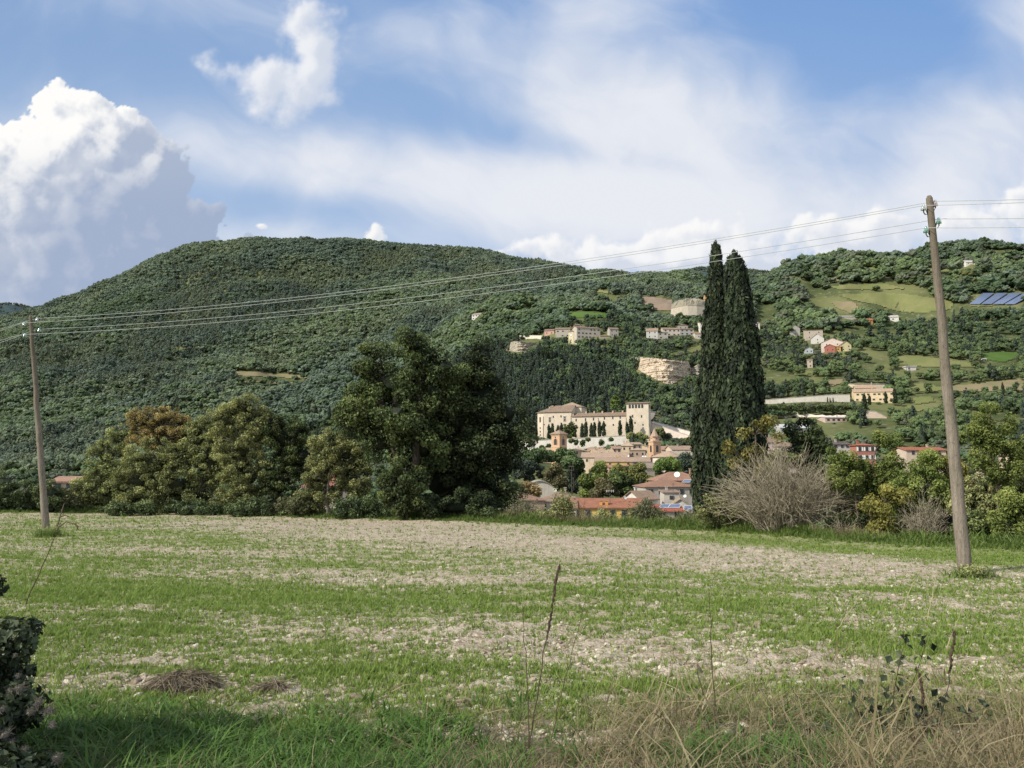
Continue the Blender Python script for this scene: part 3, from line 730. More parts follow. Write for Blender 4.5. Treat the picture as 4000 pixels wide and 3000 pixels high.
# green (+) and bare stony (-) strips of the sown field, as seen in the photograph: cx, cy, rx, ry, amount, slope(deg)
STRIPS = [(500, 2034, 420, 12, .9, 0), (1300, 2052, 1000, 15, -.9, 1), (300, 2090, 420, 40, .55, 0), (620, 2150, 420, 14, -.45, 2), (1500, 2090, 420, 9, .55, 3), (2150, 2078, 220, 10, .5, 4),
 (3000, 2118, 900, 26, 1.2, 4.2), (3900, 2185, 420, 30, 1.2, 4.2), (2300, 2130, 1250, 34, -1.1, 3.6), (2000, 2110, 900, 26, -.9, 2), (3400, 2225, 900, 22, -.9, 2.2), (1270, 2205, 300, 13, .55, 4), (830, 2112, 160, 22, .7, 2),
 (300, 2200, 520, 45, .45, 0), (1600, 2260, 900, 30, -.55, 1.5), (300, 2310, 800, 50, .9, 1), (1350, 2345, 900, 48, .85, 1.5), (2600, 2340, 700, 22, .40, 2), (2300, 2300, 500, 16, .5, 1), (3300, 2300, 700, 30, .25, 2),
 (2300, 2362, 420, 14, -.5, 1), (3050, 2400, 420, 22, .6, 1), (2500, 2400, 500, 22, .5, 1), (3700, 2370, 300, 26, -.7, 3), (350, 2440, 500, 34, .65, 0), (150, 2375, 240, 16, -.8, 2), (560, 2375, 120, 14, -.8, 4),
 (1150, 2460, 300, 34, -.45, 3), (1950, 2440, 480, 26, -.9, 2), (2600, 2560, 620, 60, -1.2, 3), (2050, 2520, 320, 40, -1.0, 3), (1350, 2540, 500, 50, .35, 2), (3400, 2500, 520, 44, .55, 1), (3100, 2610, 420, 44, -.8, 2), (3700, 2600, 320, 30, -.8, 0),
 (450, 2570, 260, 34, -.9, 2), (900, 2560, 260, 40, -.5, 2), (1300, 2620, 420, 40, .45, 0), (2300, 2680, 200, 30, .6, 0), (500, 2670, 420, 44, -.9, 0), (1700, 2740, 600, 60, -.35, 0), (2700, 2790, 700, 60, .1, 0), (3500, 2800, 600, 120, -.1, 0)]
def green(X, Y):
    P = np.stack([X, Y, fz0(X, Y)], -1); px, py = proj(P); s = np.zeros(np.shape(X))
    for cx, cy, rx, ry, a, sl in STRIPS:
        dx = px - cx; dy = py - cy - dx * tan(radians(sl)); s = s + a * np.exp(-(dx / rx) ** 2 - (dy / ry) ** 2)
    r = pfbm((X + .3 * Y) / 4.5, (Y - .1 * X) / .9, 5, .6) * .75 + pfbm(X / 1.3, Y / .5, 4, .6) * .55 + pfbm(X / .35, Y / .2, 3, .6) * .25
    return s * .62 + r * .9 + .10

def build_field():
    m, t, out = newmat('field'); tc = t.N('ShaderNodeTexCoord').outputs['Object']
    sep = t.N('ShaderNodeSeparateColor', i_0=t.N('ShaderNodeAttribute', attribute_name='tint').outputs['Color'])
    n1 = t.noise(tc, 1.4, 6, .65); n2 = t.noise(tc, 14., 5, .7); vo = t.N('ShaderNodeTexVoronoi'); t.S(vo, 'Vector', tc); t.S(vo, 'Scale', 22.); t.S(vo, 'Randomness', 1.)
    soil = t.mix(t.smooth(n1, .3, .7), rgb((.44, .375, .285)), rgb((.54, .475, .37))); soil = t.mix(t.smooth(n2, .42, .68), soil, rgb((.215, .165, .115)))
    peb = t.smooth(vo.outputs['Distance'], .16, .28, 1., 0.); pc = t.mix(t.N('ShaderNodeSeparateColor', i_0=vo.outputs['Color']).outputs[0], rgb((.44, .37, .28)), rgb((.64, .57, .46)))
    soil = t.mix(t.M('MULTIPLY', peb, .75), soil, pc)
    gr = t.mix(t.smooth(n2, .3, .7), rgb((.15, .195, .06)), rgb((.25, .285, .105)))
    f = t.smooth(t.M('ADD', sep.outputs[0], t.M('MULTIPLY', t.M('SUBTRACT', n2, .5), 1.3)), .22, .95)
    col = t.mix(t.M('MULTIPLY', f, .85), soil, gr)
    col = t.mix(t.M('MULTIPLY', sep.outputs[1], .8), col, t.mix(n2, rgb((.10, .085, .05)), rgb((.17, .15, .085))))
    d = t.N('ShaderNodeBsdfDiffuse'); t.S(d, 0, col)
    b_ = t.N('ShaderNodeBump', i_Strength=.8, i_Distance=.06); t.S(b_, 'Height', t.M('ADD', n2, t.M('MULTIPLY', peb, .4))); t.l.new(b_.outputs[0], d.inputs['Normal'])
    t.l.new(d.outputs[0], out.inputs[0])
    # rows run across the view; finer near the camera
    ys = np.concatenate([np.array([-60, -30, -14, -6, -2, 0, 1, 2, 2.6]), np.arange(3, 12, .07), np.arange(12, 26, .13), np.arange(26, 52, .28), np.array([54, 58, 64, 72])])
    xs = np.concatenate([-np.array([120, 90, 70, 58])[:], np.arange(-52, -12, .42), np.arange(-12, 12, .10), np.arange(12, 30, .3), np.array([34, 40, 50, 70, 110])])
    X, Y = np.meshgrid(xs, ys); Z = field_z(X, Y); g = green(X, Y); n, k = X.shape
    stubble = sst(-(Y - 5.6 - .6 * pfbm(X / 1.5, Y, 3)), -1.2, .6)
    clod = np.maximum(pfbm(X / .28, Y / .28, 4, .6), 0) * .13 * sst(-g, -.4, .4) * sst(Y, 4, 6) * (1 - sst(Y, 24, 30)); Z = Z + clod
    T = np.stack([np.clip(g * .5 + .42, 0, 1), stubble, 0 * g], -1)
    q = np.arange(n * k).reshape(n, k); b = MB()
    b.add(np.stack([X, Y, Z], -1).reshape(-1, 3), np.stack([q[:-1, :-1], q[:-1, 1:], q[1:, 1:], q[1:, :-1]], -1).reshape(-1, 4), T.reshape(-1, 3))
    tag(b.build('field', m, smooth=True), kind='structure')
build_field()

def blade_mat(name, a, b, trans=.35):
    m, t, out = newmat(name)
    sep = t.N('ShaderNodeSeparateColor', i_0=t.N('ShaderNodeAttribute', attribute_name='tint').outputs['Color']); oi = t.N('ShaderNodeObjectInfo')
    c = t.mix(t.M('ADD', t.M('MULTIPLY', sep.outputs[0], .6), t.M('MULTIPLY', oi.outputs['Random'], .4)), rgb(a), rgb(b))
    d = t.N('ShaderNodeBsdfPrincipled'); t.S(d, 'Base Color', c); t.S(d, 'Roughness', .5); t.S(d, 'Specular IOR Level', .25)
    tr = t.N('ShaderNodeBsdfTranslucent'); t.S(tr, 0, c); mx = t.N('ShaderNodeMixShader', i_0=trans); t.S(mx, 1, d); t.S(mx, 2, tr); t.l.new(mx.outputs[0], out.inputs[0]); MATS[name] = m; return m
blade_mat('seedling', (.115, .195, .03), (.27, .355, .08)); blade_mat('long_grass', (.05, .12, .02), (.14, .24, .05))
blade_mat('dry_grass', (.15, .125, .062), (.40, .335, .20), .25); blade_mat('weed', (.085, .14, .03), (.20, .27, .07))

def tuft(seed, nb, h, w, spread, lean, seg=3, rad=.02):
    r = np.random.default_rng(seed); b = MB()
    for k in range(nb):
        th = r.uniform(0, 2 * pi); H = h * r.uniform(.55, 1.15); L = lean * r.uniform(.3, 1.5); p0 = np.array([r.normal() * rad, r.normal() * rad, 0])
        dr = np.array([cos(th), sin(th), 0]); sd = np.array([-sin(th), cos(th), 0]); ww = w * r.uniform(.7, 1.3)
        s = np.linspace(0, 1, seg + 1); c = p0 + dr * (L * H * s ** 1.8)[:, None] + np.array([0, 0, 1.]) * (H * (s - .32 * L * s ** 2.2))[:, None]
        wd = (ww * (1 - s ** 1.6 * .95))[:, None]; v = np.empty((2 * (seg + 1), 3)); v[0::2] = c - sd * wd; v[1::2] = c + sd * wd
        f = [[2 * i, 2 * i + 1, 2 * i + 3, 2 * i + 2] for i in range(seg)]; b.add(v, f, np.repeat(r.uniform(0, 1) * .7 + .3 * np.repeat(s, 2)[:, None], 3, 1))
    return b
def stone_mesh(seed):
    r = np.random.default_rng(seed); v, f = ICO2; n = pfbm(v[:, 0] * 1.3 + seed * 3, v[:, 1] * 1.3 + v[:, 2] * 1.7, 3)
    v = v * (1 + .5 * n[:, None]) * [1, r.uniform(.65, 1), r.uniform(.35, .6)]; b = MB(); b.add(v, f, .5); return b

def field_cover():
    sm = [tuft(i, 7, 1., .055, 0, .45, 2, .22).mesh('seedling_tuft', MATS['seedling']) for i in range(5)]
    dm = [tuft(40 + i, 8, 1., .013, 0, 1.2, 3, .2).mesh('dry_tuft', MATS['dry_grass']) for i in range(5)]
    gm = [tuft(60 + i, 8, 1., .046, 0, 1.25, 5, .2).mesh('grass_tuft', MATS['long_grass']) for i in range(5)]
    wm = [tuft(80 + i, 12, 1., .05, 0, .7, 3, .2).mesh('weed_tuft', MATS['weed']) for i in range(4)]
    # ---- seedlings
    n = 240000; px = rng.uniform(-450, 4450, n); py = 2000 + 860 * rng.random(n) ** 1.25
    P = gpt(px, py); X, Y = P[:, 0], P[:, 1]; g = green(X, Y)
    ok = (Y < eY(X) - .3) & (rng.random(n) < (.12 + .88 * sst(g, -.6, 1.3)) * np.clip(.40 + Y / 30., 0, 1)); P, Y = P[ok], Y[ok]; k = len(P)
    s = rng.uniform(.045, .10, k) * (.8 + .012 * Y); w = s * (1.15 + .02 * Y)
    gn_scatter('seedling_grass', 'bright green seedlings sown in strips across the stony field', 'young crop', P - [0, 0, .01], eul(k, .15), np.stack([w, w, s], 1), rng.integers(0, 5, k), sm)
    print('seedlings', k)
    # ---- stones
    m, t, out = newmat('limestone'); oi = t.N('ShaderNodeObjectInfo'); c = t.ramp(oi.outputs['Random'], [(0, (.26, .21, .15)), (.35, (.37, .315, .24)), (.7, (.47, .41, .325)), (1, (.66, .60, .50))])
    tc = t.N('ShaderNodeTexCoord').outputs['Object']; c = t.mix(t.smooth(t.noise(tc, 2.5, 5, .6), .4, .8), c, rgb((.22, .18, .13)))
    d = t.N('ShaderNodeBsdfDiffuse'); t.S(d, 0, c); t.l.new(d.outputs[0], out.inputs[0]); MATS['limestone'] = m
    stm = [stone_mesh(i).mesh('stone', m) for i in range(7)]
    n = 150000; px = rng.uniform(-450, 4450, n); py = 2010 + 900 * rng.random(n) ** 1.1; P = gpt(px, py); X, Y = P[:, 0], P[:, 1]; g = green(X, Y)
    ok = (Y < eY(X) - .8) & (rng.random(n) < sst(-g, -.55, .30) * np.clip(.45 + Y / 26., 0, 1.)); P, Y = P[ok], Y[ok]; k = len(P)
    s = .0088 * np.exp(rng.normal(0, .58, k)) * (1 + .02 * Y) * np.where(rng.random(k) < .06, 2.0, 1.); s = np.clip(s, 0, .042)
    gn_scatter('field_stones', 'pale limestone rubble scattered over the ploughed soil', 'stones', P + np.stack([0 * s, 0 * s, s * .12], 1), eul(k, .25), np.stack([s, s, s], 1), rng.integers(0, 7, k), stm)
    print('stones', k)
    cm = [stone_mesh(20 + i).mesh('clod', plain_mat('soil_clod%d' % i, (.16, .125, .09), (.28, .225, .165), 3.)) for i in range(3)]
    n = 9000; px = rng.uniform(-100, 4100, n); py = 2020 + 800 * rng.random(n); P = gpt(px, py); g = green(P[:, 0], P[:, 1]); ok = (P[:, 1] < eY(P[:, 0]) - 1) & (rng.random(n) < sst(-g, -.3, .4) * .8); P = P[ok]; k = len(P)
    s = .015 * np.exp(rng.normal(0, .6, k)) * (1 + .025 * P[:, 1]); s = np.clip(s, 0, .075)
    gn_scatter('soil_clods', 'dark brown clods of soil lying in the bare strips', 'soil', P, eul(k, .4), np.stack([s, s, s * .8], 1), rng.integers(0, 3, k), cm)
    # ---- rough dry grass along the near edge of the field
    n = 11000; px = rng.uniform(-400, 4400, n); py = 2560 + 620 * rng.random(n) ** .75; P = gpt(px, py); X, Y = P[:, 0], P[:, 1]
    zone = sst(py, 2690, 2860) * .8 + .35 * sst(py, 2500, 2750) * sst(px, 2500, 3400) + pfbm(X / .7, Y / .7, 3) * .6
    gz = np.exp(-((px - 1000) / 950) ** 2 - ((py - 2960) / 150) ** 2) + np.exp(-((px - 3000) / 330) ** 2 - ((py - 2990) / 110) ** 2) + np.exp(-((px - 300) / 450) ** 2 - ((py - 2880) / 120) ** 2)
    ok = rng.random(n) < np.clip(zone, 0, 1) * np.clip(1. - gz * .85, .1, 1) * np.where(px > 2000, .8, .55); Q = P[ok]; k = len(Q); qx = px[ok]
    s = rng.uniform(.07, .22, k) * np.where(qx > 2300, 1.15, .85); s = np.where((rng.random(k) < .05) & (qx > 1500), s * 2.1, s); rt = eul(k, .55)
    gn_scatter('dry_grass', 'straw coloured dry grass along the near edge of the field', 'dry grass', Q, rt, np.stack([s, s, s], 1), rng.integers(0, 5, k), dm)
    n = 11000; px = rng.uniform(-300, 4300, n); py = 2730 + 480 * rng.random(n) ** .8; P = gpt(px, py)
    gz = np.exp(-((px - 1050) / 800) ** 4 - ((py - 2990) / 190) ** 4) + .9 * np.exp(-((px - 2980) / 330) ** 2 - ((py - 3010) / 110) ** 2) + np.exp(-((px - 350) / 400) ** 2 - ((py - 2900) / 130) ** 2) + .08
    ok = rng.random(n) < gz * .5; P = P[ok]; k = len(P); s = rng.uniform(.08, .19, k)
    gn_scatter('long_grass', 'tall lush green grass blades in the foreground corner', 'grass', P, eul(k, .22), np.stack([s, s, s], 1), rng.integers(0, 5, k), gm)
    # ---- weeds along the far edge
    n = 13000; X = rng.uniform(-45, 24, n); off = rng.normal(.3, .75, n); Y = eY(X) + off; px, py = proj(np.stack([X, Y, field_z(X, Y)], 1))
    hgt = (.10 + .20 * sst(off, -.8, 1.2)) * rng.uniform(.6, 1.4, n) * (.7 + .9 * fbm(X / 1.2, Y / 2, 3))
    ok = rng.random(n) < .5 + .5 * sst(off, -1.2, .4)
    P = np.stack([X, Y, field_z(X, Y)], 1)[ok]; h = hgt[ok]; k = len(P)
    gn_scatter('edge_weeds', 'low green weeds growing along the far edge of the field', 'weeds', P, eul(k, .2), np.stack([h, h, h], 1) * 1.15, rng.integers(0, 4, k), wm)
    n = 1700; X = np.concatenate([rng.uniform(-1, 12, n), rng.uniform(-1, 4, 500)]); Y = eY(X) + rng.uniform(.6, 3.2, len(X)); k = len(X); h = rng.uniform(.4, .95, k) * (.35 + .8 * fbm(X / 1.5, Y, 2))
    gn_scatter('edge_straw', 'tall dry straw grass standing at the far edge in front of the roofs', 'dry grass', np.stack([X, Y, field_z(X, Y)], 1), eul(k, .18), np.stack([h * .7, h * .7, h], 1), rng.integers(0, 5, k), dm)
field_cover()
# ================================================================== NEAR TREES, SHRUBS AND WEEDS
def bark(name, a, b, sc=6.):
    return plain_mat(name, a, b, sc, .9, .1, .6, 18., stretch=(1, 1, .25))
bark('bark_dark', (.035, .028, .022), (.075, .062, .05)); bark('bark_grey', (.13, .115, .095), (.22, .20, .17)); bark('twig_grey', (.23, .195, .135), (.42, .37, .28)); bark('twig_brown', (.10, .075, .055), (.19, .15, .115))
leaf_mat('oak_leaf', [(0, (.008, .012, .005)), (.35, (.033, .048, .014)), (.7, (.08, .106, .027)), (1, (.145, .17, .055))], .22, .55, .1)
leaf_mat('oak_dark_leaf', [(0, (.006, .010, .005)), (.35, (.022, .034, .012)), (.7, (.052, .072, .022)), (1, (.10, .12, .042))], .18, .55, .1)
leaf_mat('hedge_leaf', [(0, (.020, .023, .009)), (.35, (.112, .126, .043)), (.7, (.225, .240, .084)), (1, (.31, .32, .14))], .25, .55, .12)
leaf_mat('orange_leaf', [(0, (.03, .022, .008)), (.35, (.145, .108, .042)), (.7, (.27, .20, .08)), (1, (.36, .29, .14))], .3, .6, .1)
leaf_mat('ivy_leaf', [(0, (.010, .016, .007)), (.35, (.036, .055, .018)), (.7, (.085, .115, .04)), (1, (.14, .17, .07))], .15, .45, .12)
leaf_mat('cypress_leaf', [(0, (.004, .007, .004)), (.35, (.013, .021, .009)), (.7, (.032, .046, .017)), (1, (.062, .078, .032))], .10, .6, .06)
leaf_mat('robinia_leaf', [(0, (.02, .035, .006)), (.35, (.095, .125, .022)), (.7, (.19, .215, .05)), (1, (.28, .28, .075))], .42, .5, .1)
leaf_mat('robinia_yellow', [(0, (.04, .04, .006)), (.35, (.12, .115, .022)), (.7, (.23, .205, .045)), (1, (.33, .285, .08))], .42, .5, .08)
leaf_mat('olive_bush', [(0, (.02, .022, .01)), (.35, (.062, .068, .028)), (.7, (.12, .125, .06)), (1, (.19, .19, .10))], .2, .55, .12)
leaf_mat('shade_ivy', [(0, (.005, .008, .005)), (.35, (.016, .025, .012)), (.7, (.035, .05, .022)), (1, (.07, .085, .04))], .12, .4, .1)

def leafy(ells, nleaf, size, clump_r, r, per_m3=None, asp=.6, nclump=None, up=.25, core=.45, droop=0., shell=.5):
    """leaf clumps filling ellipsoids [(centre, radii)]; returns MB and the clump centres"""
    b = MB(); C = []; vol = np.array([e[1][0] * e[1][2] * 1.0 for e in ells]); nc = nclump or int(max(14, vol.sum() / clump_r ** 2 * 2.4))
    pick = r.choice(len(ells), nc, p=vol / vol.sum())
    for k in pick:
        d = r.normal(size=3); d /= np.linalg.norm(d); rr = shell + (1 - shell) * r.uniform() ** .7 if r.uniform() < .85 else r.uniform(.1, 1)
        C.append(np.array(ells[k][0]) + d * np.array(ells[k][1]) * rr * .92)
    C = np.array(C); cr = clump_r * r.uniform(.6, 1.35, nc); ct = r.normal(0, .12, nc)
    if core:
        for c, rad in ells:
            v = ICO2[0] * np.array(rad) * core * .85 * (1 + .08 * r.normal(size=(len(ICO2[0]), 1))); b.add(v + c, ICO2[1], .03)  # near-black core lumps put the crown's inner shade into colour
    k = r.choice(nc, nleaf, p=cr ** 2 / (cr ** 2).sum()); d = r.normal(size=(nleaf, 3)); d /= np.linalg.norm(d, axis=1)[:, None]
    q = r.uniform(.15, 1, nleaf) ** .45; P = C[k] + d * (cr[k] * q)[:, None] * [1, 1, .8]; P[:, 2] -= droop * q * cr[k] * (1 - d[:, 2]) * .4
    # how far out in the whole crown
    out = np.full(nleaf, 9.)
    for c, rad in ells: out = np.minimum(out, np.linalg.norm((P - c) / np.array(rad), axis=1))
    t = np.clip(.36 + ct[k] + .17 * d[:, 2] * q + .26 * (np.clip(out, .2, 1.2) - .75) + .10 * r.normal(size=nleaf), 0.02, 1)  # shade put into the tint: inner leaves darker, upward ones lighter
    Nn = d + r.normal(size=(nleaf, 3)) * .75 + [0, 0, up]
    v, f = leaf_quads(P, Nn, size * r.uniform(.55, 1.4, nleaf), r, asp); b.add(v, f, np.repeat(np.repeat(t, 4)[:, None], 3, 1))
    return b, C
def limb(b, p0, p1, r0, r1, r, bend=.12, n=6, sides=6):
    p0 = np.array(p0, float); p1 = np.array(p1, float); s = np.linspace(0, 1, n)[:, None]; L = np.linalg.norm(p1 - p0)
    off = r.normal(size=3) * bend * L; pts = p0 + (p1 - p0) * s + off * (s * (1 - s) * 2) + np.array([0, 0, .12 * L]) * (s * (1 - s))
    pts[1:-1] += r.normal(size=(n - 2, 3)) * L * .015
    b.tube(pts, np.linspace(r0, r1, n), sides); return pts

def near_tree(name, label, cat, base, ell_px, D, nleaf, size, clump_r, mat, bmat='bark_dark', trunks=None, tr=.16, seed=0, group=None, depth=.8, branches=26, wide_base=0., **kw):
    """base: photo pixel of the foot; ell_px: crown ellipses in photo pixels (cx, cy, rx, ry[, forward shift])"""
    r = np.random.default_rng(seed + 100); B = at(base[0], base[1], D); m = mpp(D)
    ells = []
    for e in ell_px:
        dy = e[4] if len(e) > 4 else 0.; c = at(e[0], e[1], D + dy) - B; mm = mpp(D + dy); ells.append((c, (e[2] * mm, min(e[2], e[3] * 1.2) * mm * depth, e[3] * mm)))
    root = empty(name, B, label, cat, group)
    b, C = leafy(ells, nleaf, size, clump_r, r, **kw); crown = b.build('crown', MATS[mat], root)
    tb = MB(); tops = []
    for tpx, tpy, fx, fy in (trunks or [(base[0], base[1], np.mean([e[0] for e in ell_px]), np.mean([e[1] for e in ell_px]))]):
        p0 = at(tpx, tpy, D) - B; p0[2] -= .5; p1 = at(fx, fy, D) - B; pts = limb(tb, p0, p1, tr, tr * .55, r, .05, 8, 8); tops.append(pts)
    allp = np.vstack([p[3:] for p in tops])
    for c in C[r.permutation(len(C))[:branches]]:
        k = np.argmin(np.linalg.norm(allp - c, axis=1) + 2.0 * np.maximum(allp[:, 2] - c[2], 0)); limb(tb, allp[k], c, tr * .38, tr * .06, r, .14, 6, 5)
    tb.build('trunk', MATS[bmat], root, smooth=True)
    return root

def twig_shrub(name, label, base, D, w_px, h_px, n, mat, seed, lean=0., r0=.016, arch=.35, group=None, leaves=0, lmat='hedge_leaf', lsize=.07):
    r = np.random.default_rng(seed); B = at(base[0], base[1], D); m = mpp(D); W = w_px * m / 2; H = h_px * m
    root = empty(name, B, label, 'shrub', group); b = MB(); tips = []
    for k in range(n):
        th = r.uniform(0, 2 * pi); q = sqrt(r.uniform()) ; x = W * q * cos(th) + lean * H * r.uniform(0, 1); y = W * .6 * q * sin(th)
        h = H * (1 - .42 * q ** 2) * r.uniform(.55, 1.06); p0 = np.array([x * .22 + r.normal() * .06, y * .22 + r.normal() * .06, -.15])
        s = np.linspace(0, 1, 7)[:, None]; p1 = np.array([x, y, h]); mid = np.array([x * .35, y * .35, h * .62]) + r.normal(size=3) * .10 * H * .5
        pts = p0 * (1 - s) ** 2 + 2 * mid * s * (1 - s) + p1 * s * s; pts[1:] += r.normal(size=(6, 3)) * .02 * H
        pts[:, 2] -= arch * (s[:, 0] ** 3) * abs(q) * H * r.uniform(0, .8)
        b.tube(pts, np.linspace(r0 * r.uniform(.5, 1.2), r0 * .25, 7), 3, cap=False); tips.append(pts[4:])
        for j in range(r.integers(2, 6)):
            i = r.integers(2, 6); d = r.normal(size=3); d[2] = abs(d[2]) + .5; d /= np.linalg.norm(d); L = H * r.uniform(.07, .22)
            s2 = np.linspace(0, 1, 4)[:, None]; p = pts[i] + d * L * s2 + r.normal(size=(4, 3)) * .02 * s2; b.tube(p, np.linspace(r0 * .45, r0 * .15, 4), 3, cap=False); tips.append(p[2:])
    b.build('branches', MATS[mat], root)
    if leaves:
        T = np.vstack(tips); P = T[r.integers(0, len(T), leaves)] + r.normal(size=(leaves, 3)) * .08; lb = MB(); v, f = leaf_quads(P, r.normal(size=(leaves, 3)) + [0, 0, .4], lsize * r.uniform(.6, 1.4, leaves), r)
        lb.add(v, f, np.repeat(np.repeat(np.clip(.5 + .2 * r.normal(size=leaves), 0, 1), 4)[:, None], 3, 1)); lb.build('foliage', MATS[lmat], root)
    return root

# ---- the two oaks in the middle
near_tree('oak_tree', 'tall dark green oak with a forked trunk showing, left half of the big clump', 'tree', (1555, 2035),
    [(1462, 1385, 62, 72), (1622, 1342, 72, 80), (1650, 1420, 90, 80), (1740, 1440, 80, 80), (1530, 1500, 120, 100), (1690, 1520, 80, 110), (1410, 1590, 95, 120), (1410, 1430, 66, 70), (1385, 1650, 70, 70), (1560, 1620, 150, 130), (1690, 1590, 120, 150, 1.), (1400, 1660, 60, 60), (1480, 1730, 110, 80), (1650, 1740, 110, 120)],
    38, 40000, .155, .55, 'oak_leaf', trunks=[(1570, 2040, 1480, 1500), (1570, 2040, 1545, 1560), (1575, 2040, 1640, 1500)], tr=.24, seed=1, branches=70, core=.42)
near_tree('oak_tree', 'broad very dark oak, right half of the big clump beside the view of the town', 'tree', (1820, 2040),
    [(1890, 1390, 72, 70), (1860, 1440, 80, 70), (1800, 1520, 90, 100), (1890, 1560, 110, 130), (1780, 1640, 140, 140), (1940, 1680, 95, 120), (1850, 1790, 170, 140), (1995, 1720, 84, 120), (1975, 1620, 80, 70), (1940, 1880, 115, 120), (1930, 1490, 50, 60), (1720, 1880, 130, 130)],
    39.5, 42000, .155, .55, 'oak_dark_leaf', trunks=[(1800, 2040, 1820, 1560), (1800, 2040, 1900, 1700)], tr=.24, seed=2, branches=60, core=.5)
near_tree('holm_shrub', 'leafy green shrub in front of the forked oak trunk, lit from the left', 'shrub', (1585, 2040),
    [(1580, 1880, 95, 85), (1550, 1960, 75, 60), (1630, 1980, 80, 55)], 36.9, 12000, .13, .38, 'oak_leaf', tr=.06, seed=3, branches=20)
near_tree('holm_shrub', 'dark undergrowth bush at the foot of the right oak', 'shrub', (1800, 2045),
    [(1780, 1980, 130, 60), (1900, 1985, 100, 60), (1690, 2000, 80, 45)], 37.2, 12000, .12, .35, 'oak_dark_leaf', tr=.05, seed=4, branches=20)
# ---- hedge trees on the left
G = 'trees of the hedge on the left'
near_tree('hedge_tree', 'hedge tree with a rusty orange autumn top, left end of the tall hedge', 'tree', (600, 2006),
    [(560, 1640, 75, 55), (650, 1640, 85, 60), (720, 1680, 60, 50), (610, 1700, 120, 60)], 44, 20250, .108, .24, 'orange_leaf', 'bark_grey', tr=.11, seed=5, group=G, core=.3, branches=40)
near_tree('hedge_tree', 'bushy olive green tree growing in front of the orange topped tree', 'tree', (640, 2008),
    [(600, 1800, 140, 95), (540, 1880, 130, 90), (680, 1900, 120, 100), (560, 1960, 150, 50), (700, 1780, 80, 60)], 43, 32400, .108, .24, 'hedge_leaf', 'bark_grey', trunks=[(620, 2010, 590, 1760), (650, 2010, 680, 1800), (610, 2010, 540, 1850)], tr=.08, seed=6, group=G, core=.4, branches=40)
near_tree('hedge_tree', 'lowest hedge tree, sloping down towards the left pole', 'tree', (420, 2006),
    [(460, 1710, 56, 60), (420, 1780, 85, 70), (400, 1870, 95, 70), (470, 1900, 90, 90), (370, 1940, 90, 60)], 44.5, 18900, .108, .24, 'hedge_leaf', 'bark_grey', tr=.07, seed=7, group=G, core=.4)
near_tree('hedge_tree', 'dull green hedge tree second from the orange topped tree', 'tree', (800, 2010),
    [(805, 1710, 80, 90), (760, 1690, 50, 60), (820, 1820, 120, 100), (870, 1700, 60, 80), (790, 1940, 120, 70)], 43.5, 24300, .108, .24, 'hedge_leaf', 'bark_grey', tr=.09, seed=8, group=G, core=.4)
near_tree('hedge_tree', 'tallest green hedge tree with a pointed double top', 'tree', (950, 2010),
    [(885, 1640, 75, 75), (955, 1592, 58, 60), (1010, 1660, 85, 85), (930, 1760, 110, 90), (960, 1860, 120, 100), (930, 1950, 120, 65)], 42.5, 32400, .108, .24, 'hedge_leaf', 'bark_grey', tr=.1, seed=9, group=G, core=.42, branches=40)
near_tree('hedge_tree', 'dark ivy covered hedge tree right of the pointed double top', 'tree', (1080, 2014),
    [(1065, 1655, 66, 64), (1110, 1710, 90, 80), (1160, 1690, 60, 60), (1120, 1820, 90, 80), (1180, 1790, 80, 90), (1080, 1900, 80, 80), (1150, 1720, 40, 40)], 42.5, 24300, .108, .24, 'oak_leaf', 'bark_dark', tr=.1, seed=10, group=G, core=.5)
near_tree('hedge_tree', 'pale green loose tree just left of the dark oaks', 'tree', (1300, 2022),
    [(1290, 1740, 90, 70), (1350, 1780, 100, 80), (1270, 1840, 95, 85), (1380, 1870, 90, 90), (1250, 1930, 90, 60)], 40, 27000, .108, .24, 'hedge_leaf', 'bark_grey', trunks=[(1280, 2022, 1260, 1780), (1310, 2022, 1360, 1800), (1290, 2022, 1300, 1750)], tr=.07, seed=11, group=G, core=.2, branches=44)
G = 'shrubs at the foot of the hedge'
for i, (x, y, rx, ry, D, mt, lab) in enumerate([
    (250, 1955, 75, 45, 43.5, 'olive_bush', 'low grey green bramble right of the left pole'), (330, 1930, 70, 70, 44, 'hedge_leaf', 'round shrub under the lowest hedge tree'),
    (500, 1985, 110, 32, 41.6, 'ivy_leaf', 'dark low shrub under the bushy olive green tree'), (760, 1985, 110, 34, 41.6, 'ivy_leaf', 'low shrub below the dull green hedge tree'),
    (1000, 1985, 120, 36, 41, 'ivy_leaf', 'low dark shrub below the tallest hedge tree'), (1180, 1960, 90, 60, 40.5, 'olive_bush', 'pale thin shrub before the little house behind the hedge'),
    (1400, 1980, 110, 55, 38.6, 'ivy_leaf', 'dark shrub left of the oak trunks'), (1090, 1990, 80, 30, 41, 'olive_bush', 'small grey weed bush between hedge shrubs')]):
    near_tree('hedge_shrub', lab, 'shrub', (x, y + ry + 8), [(x, y, rx, ry), (x - rx * .5, y + ry * .3, rx * .6, ry * .7), (x + rx * .5, y + ry * .3, rx * .6, ry * .7)], D, 6000, .11, .3, mt, 'twig_brown', tr=.03, seed=20 + i, group=G, core=.5, branches=14)
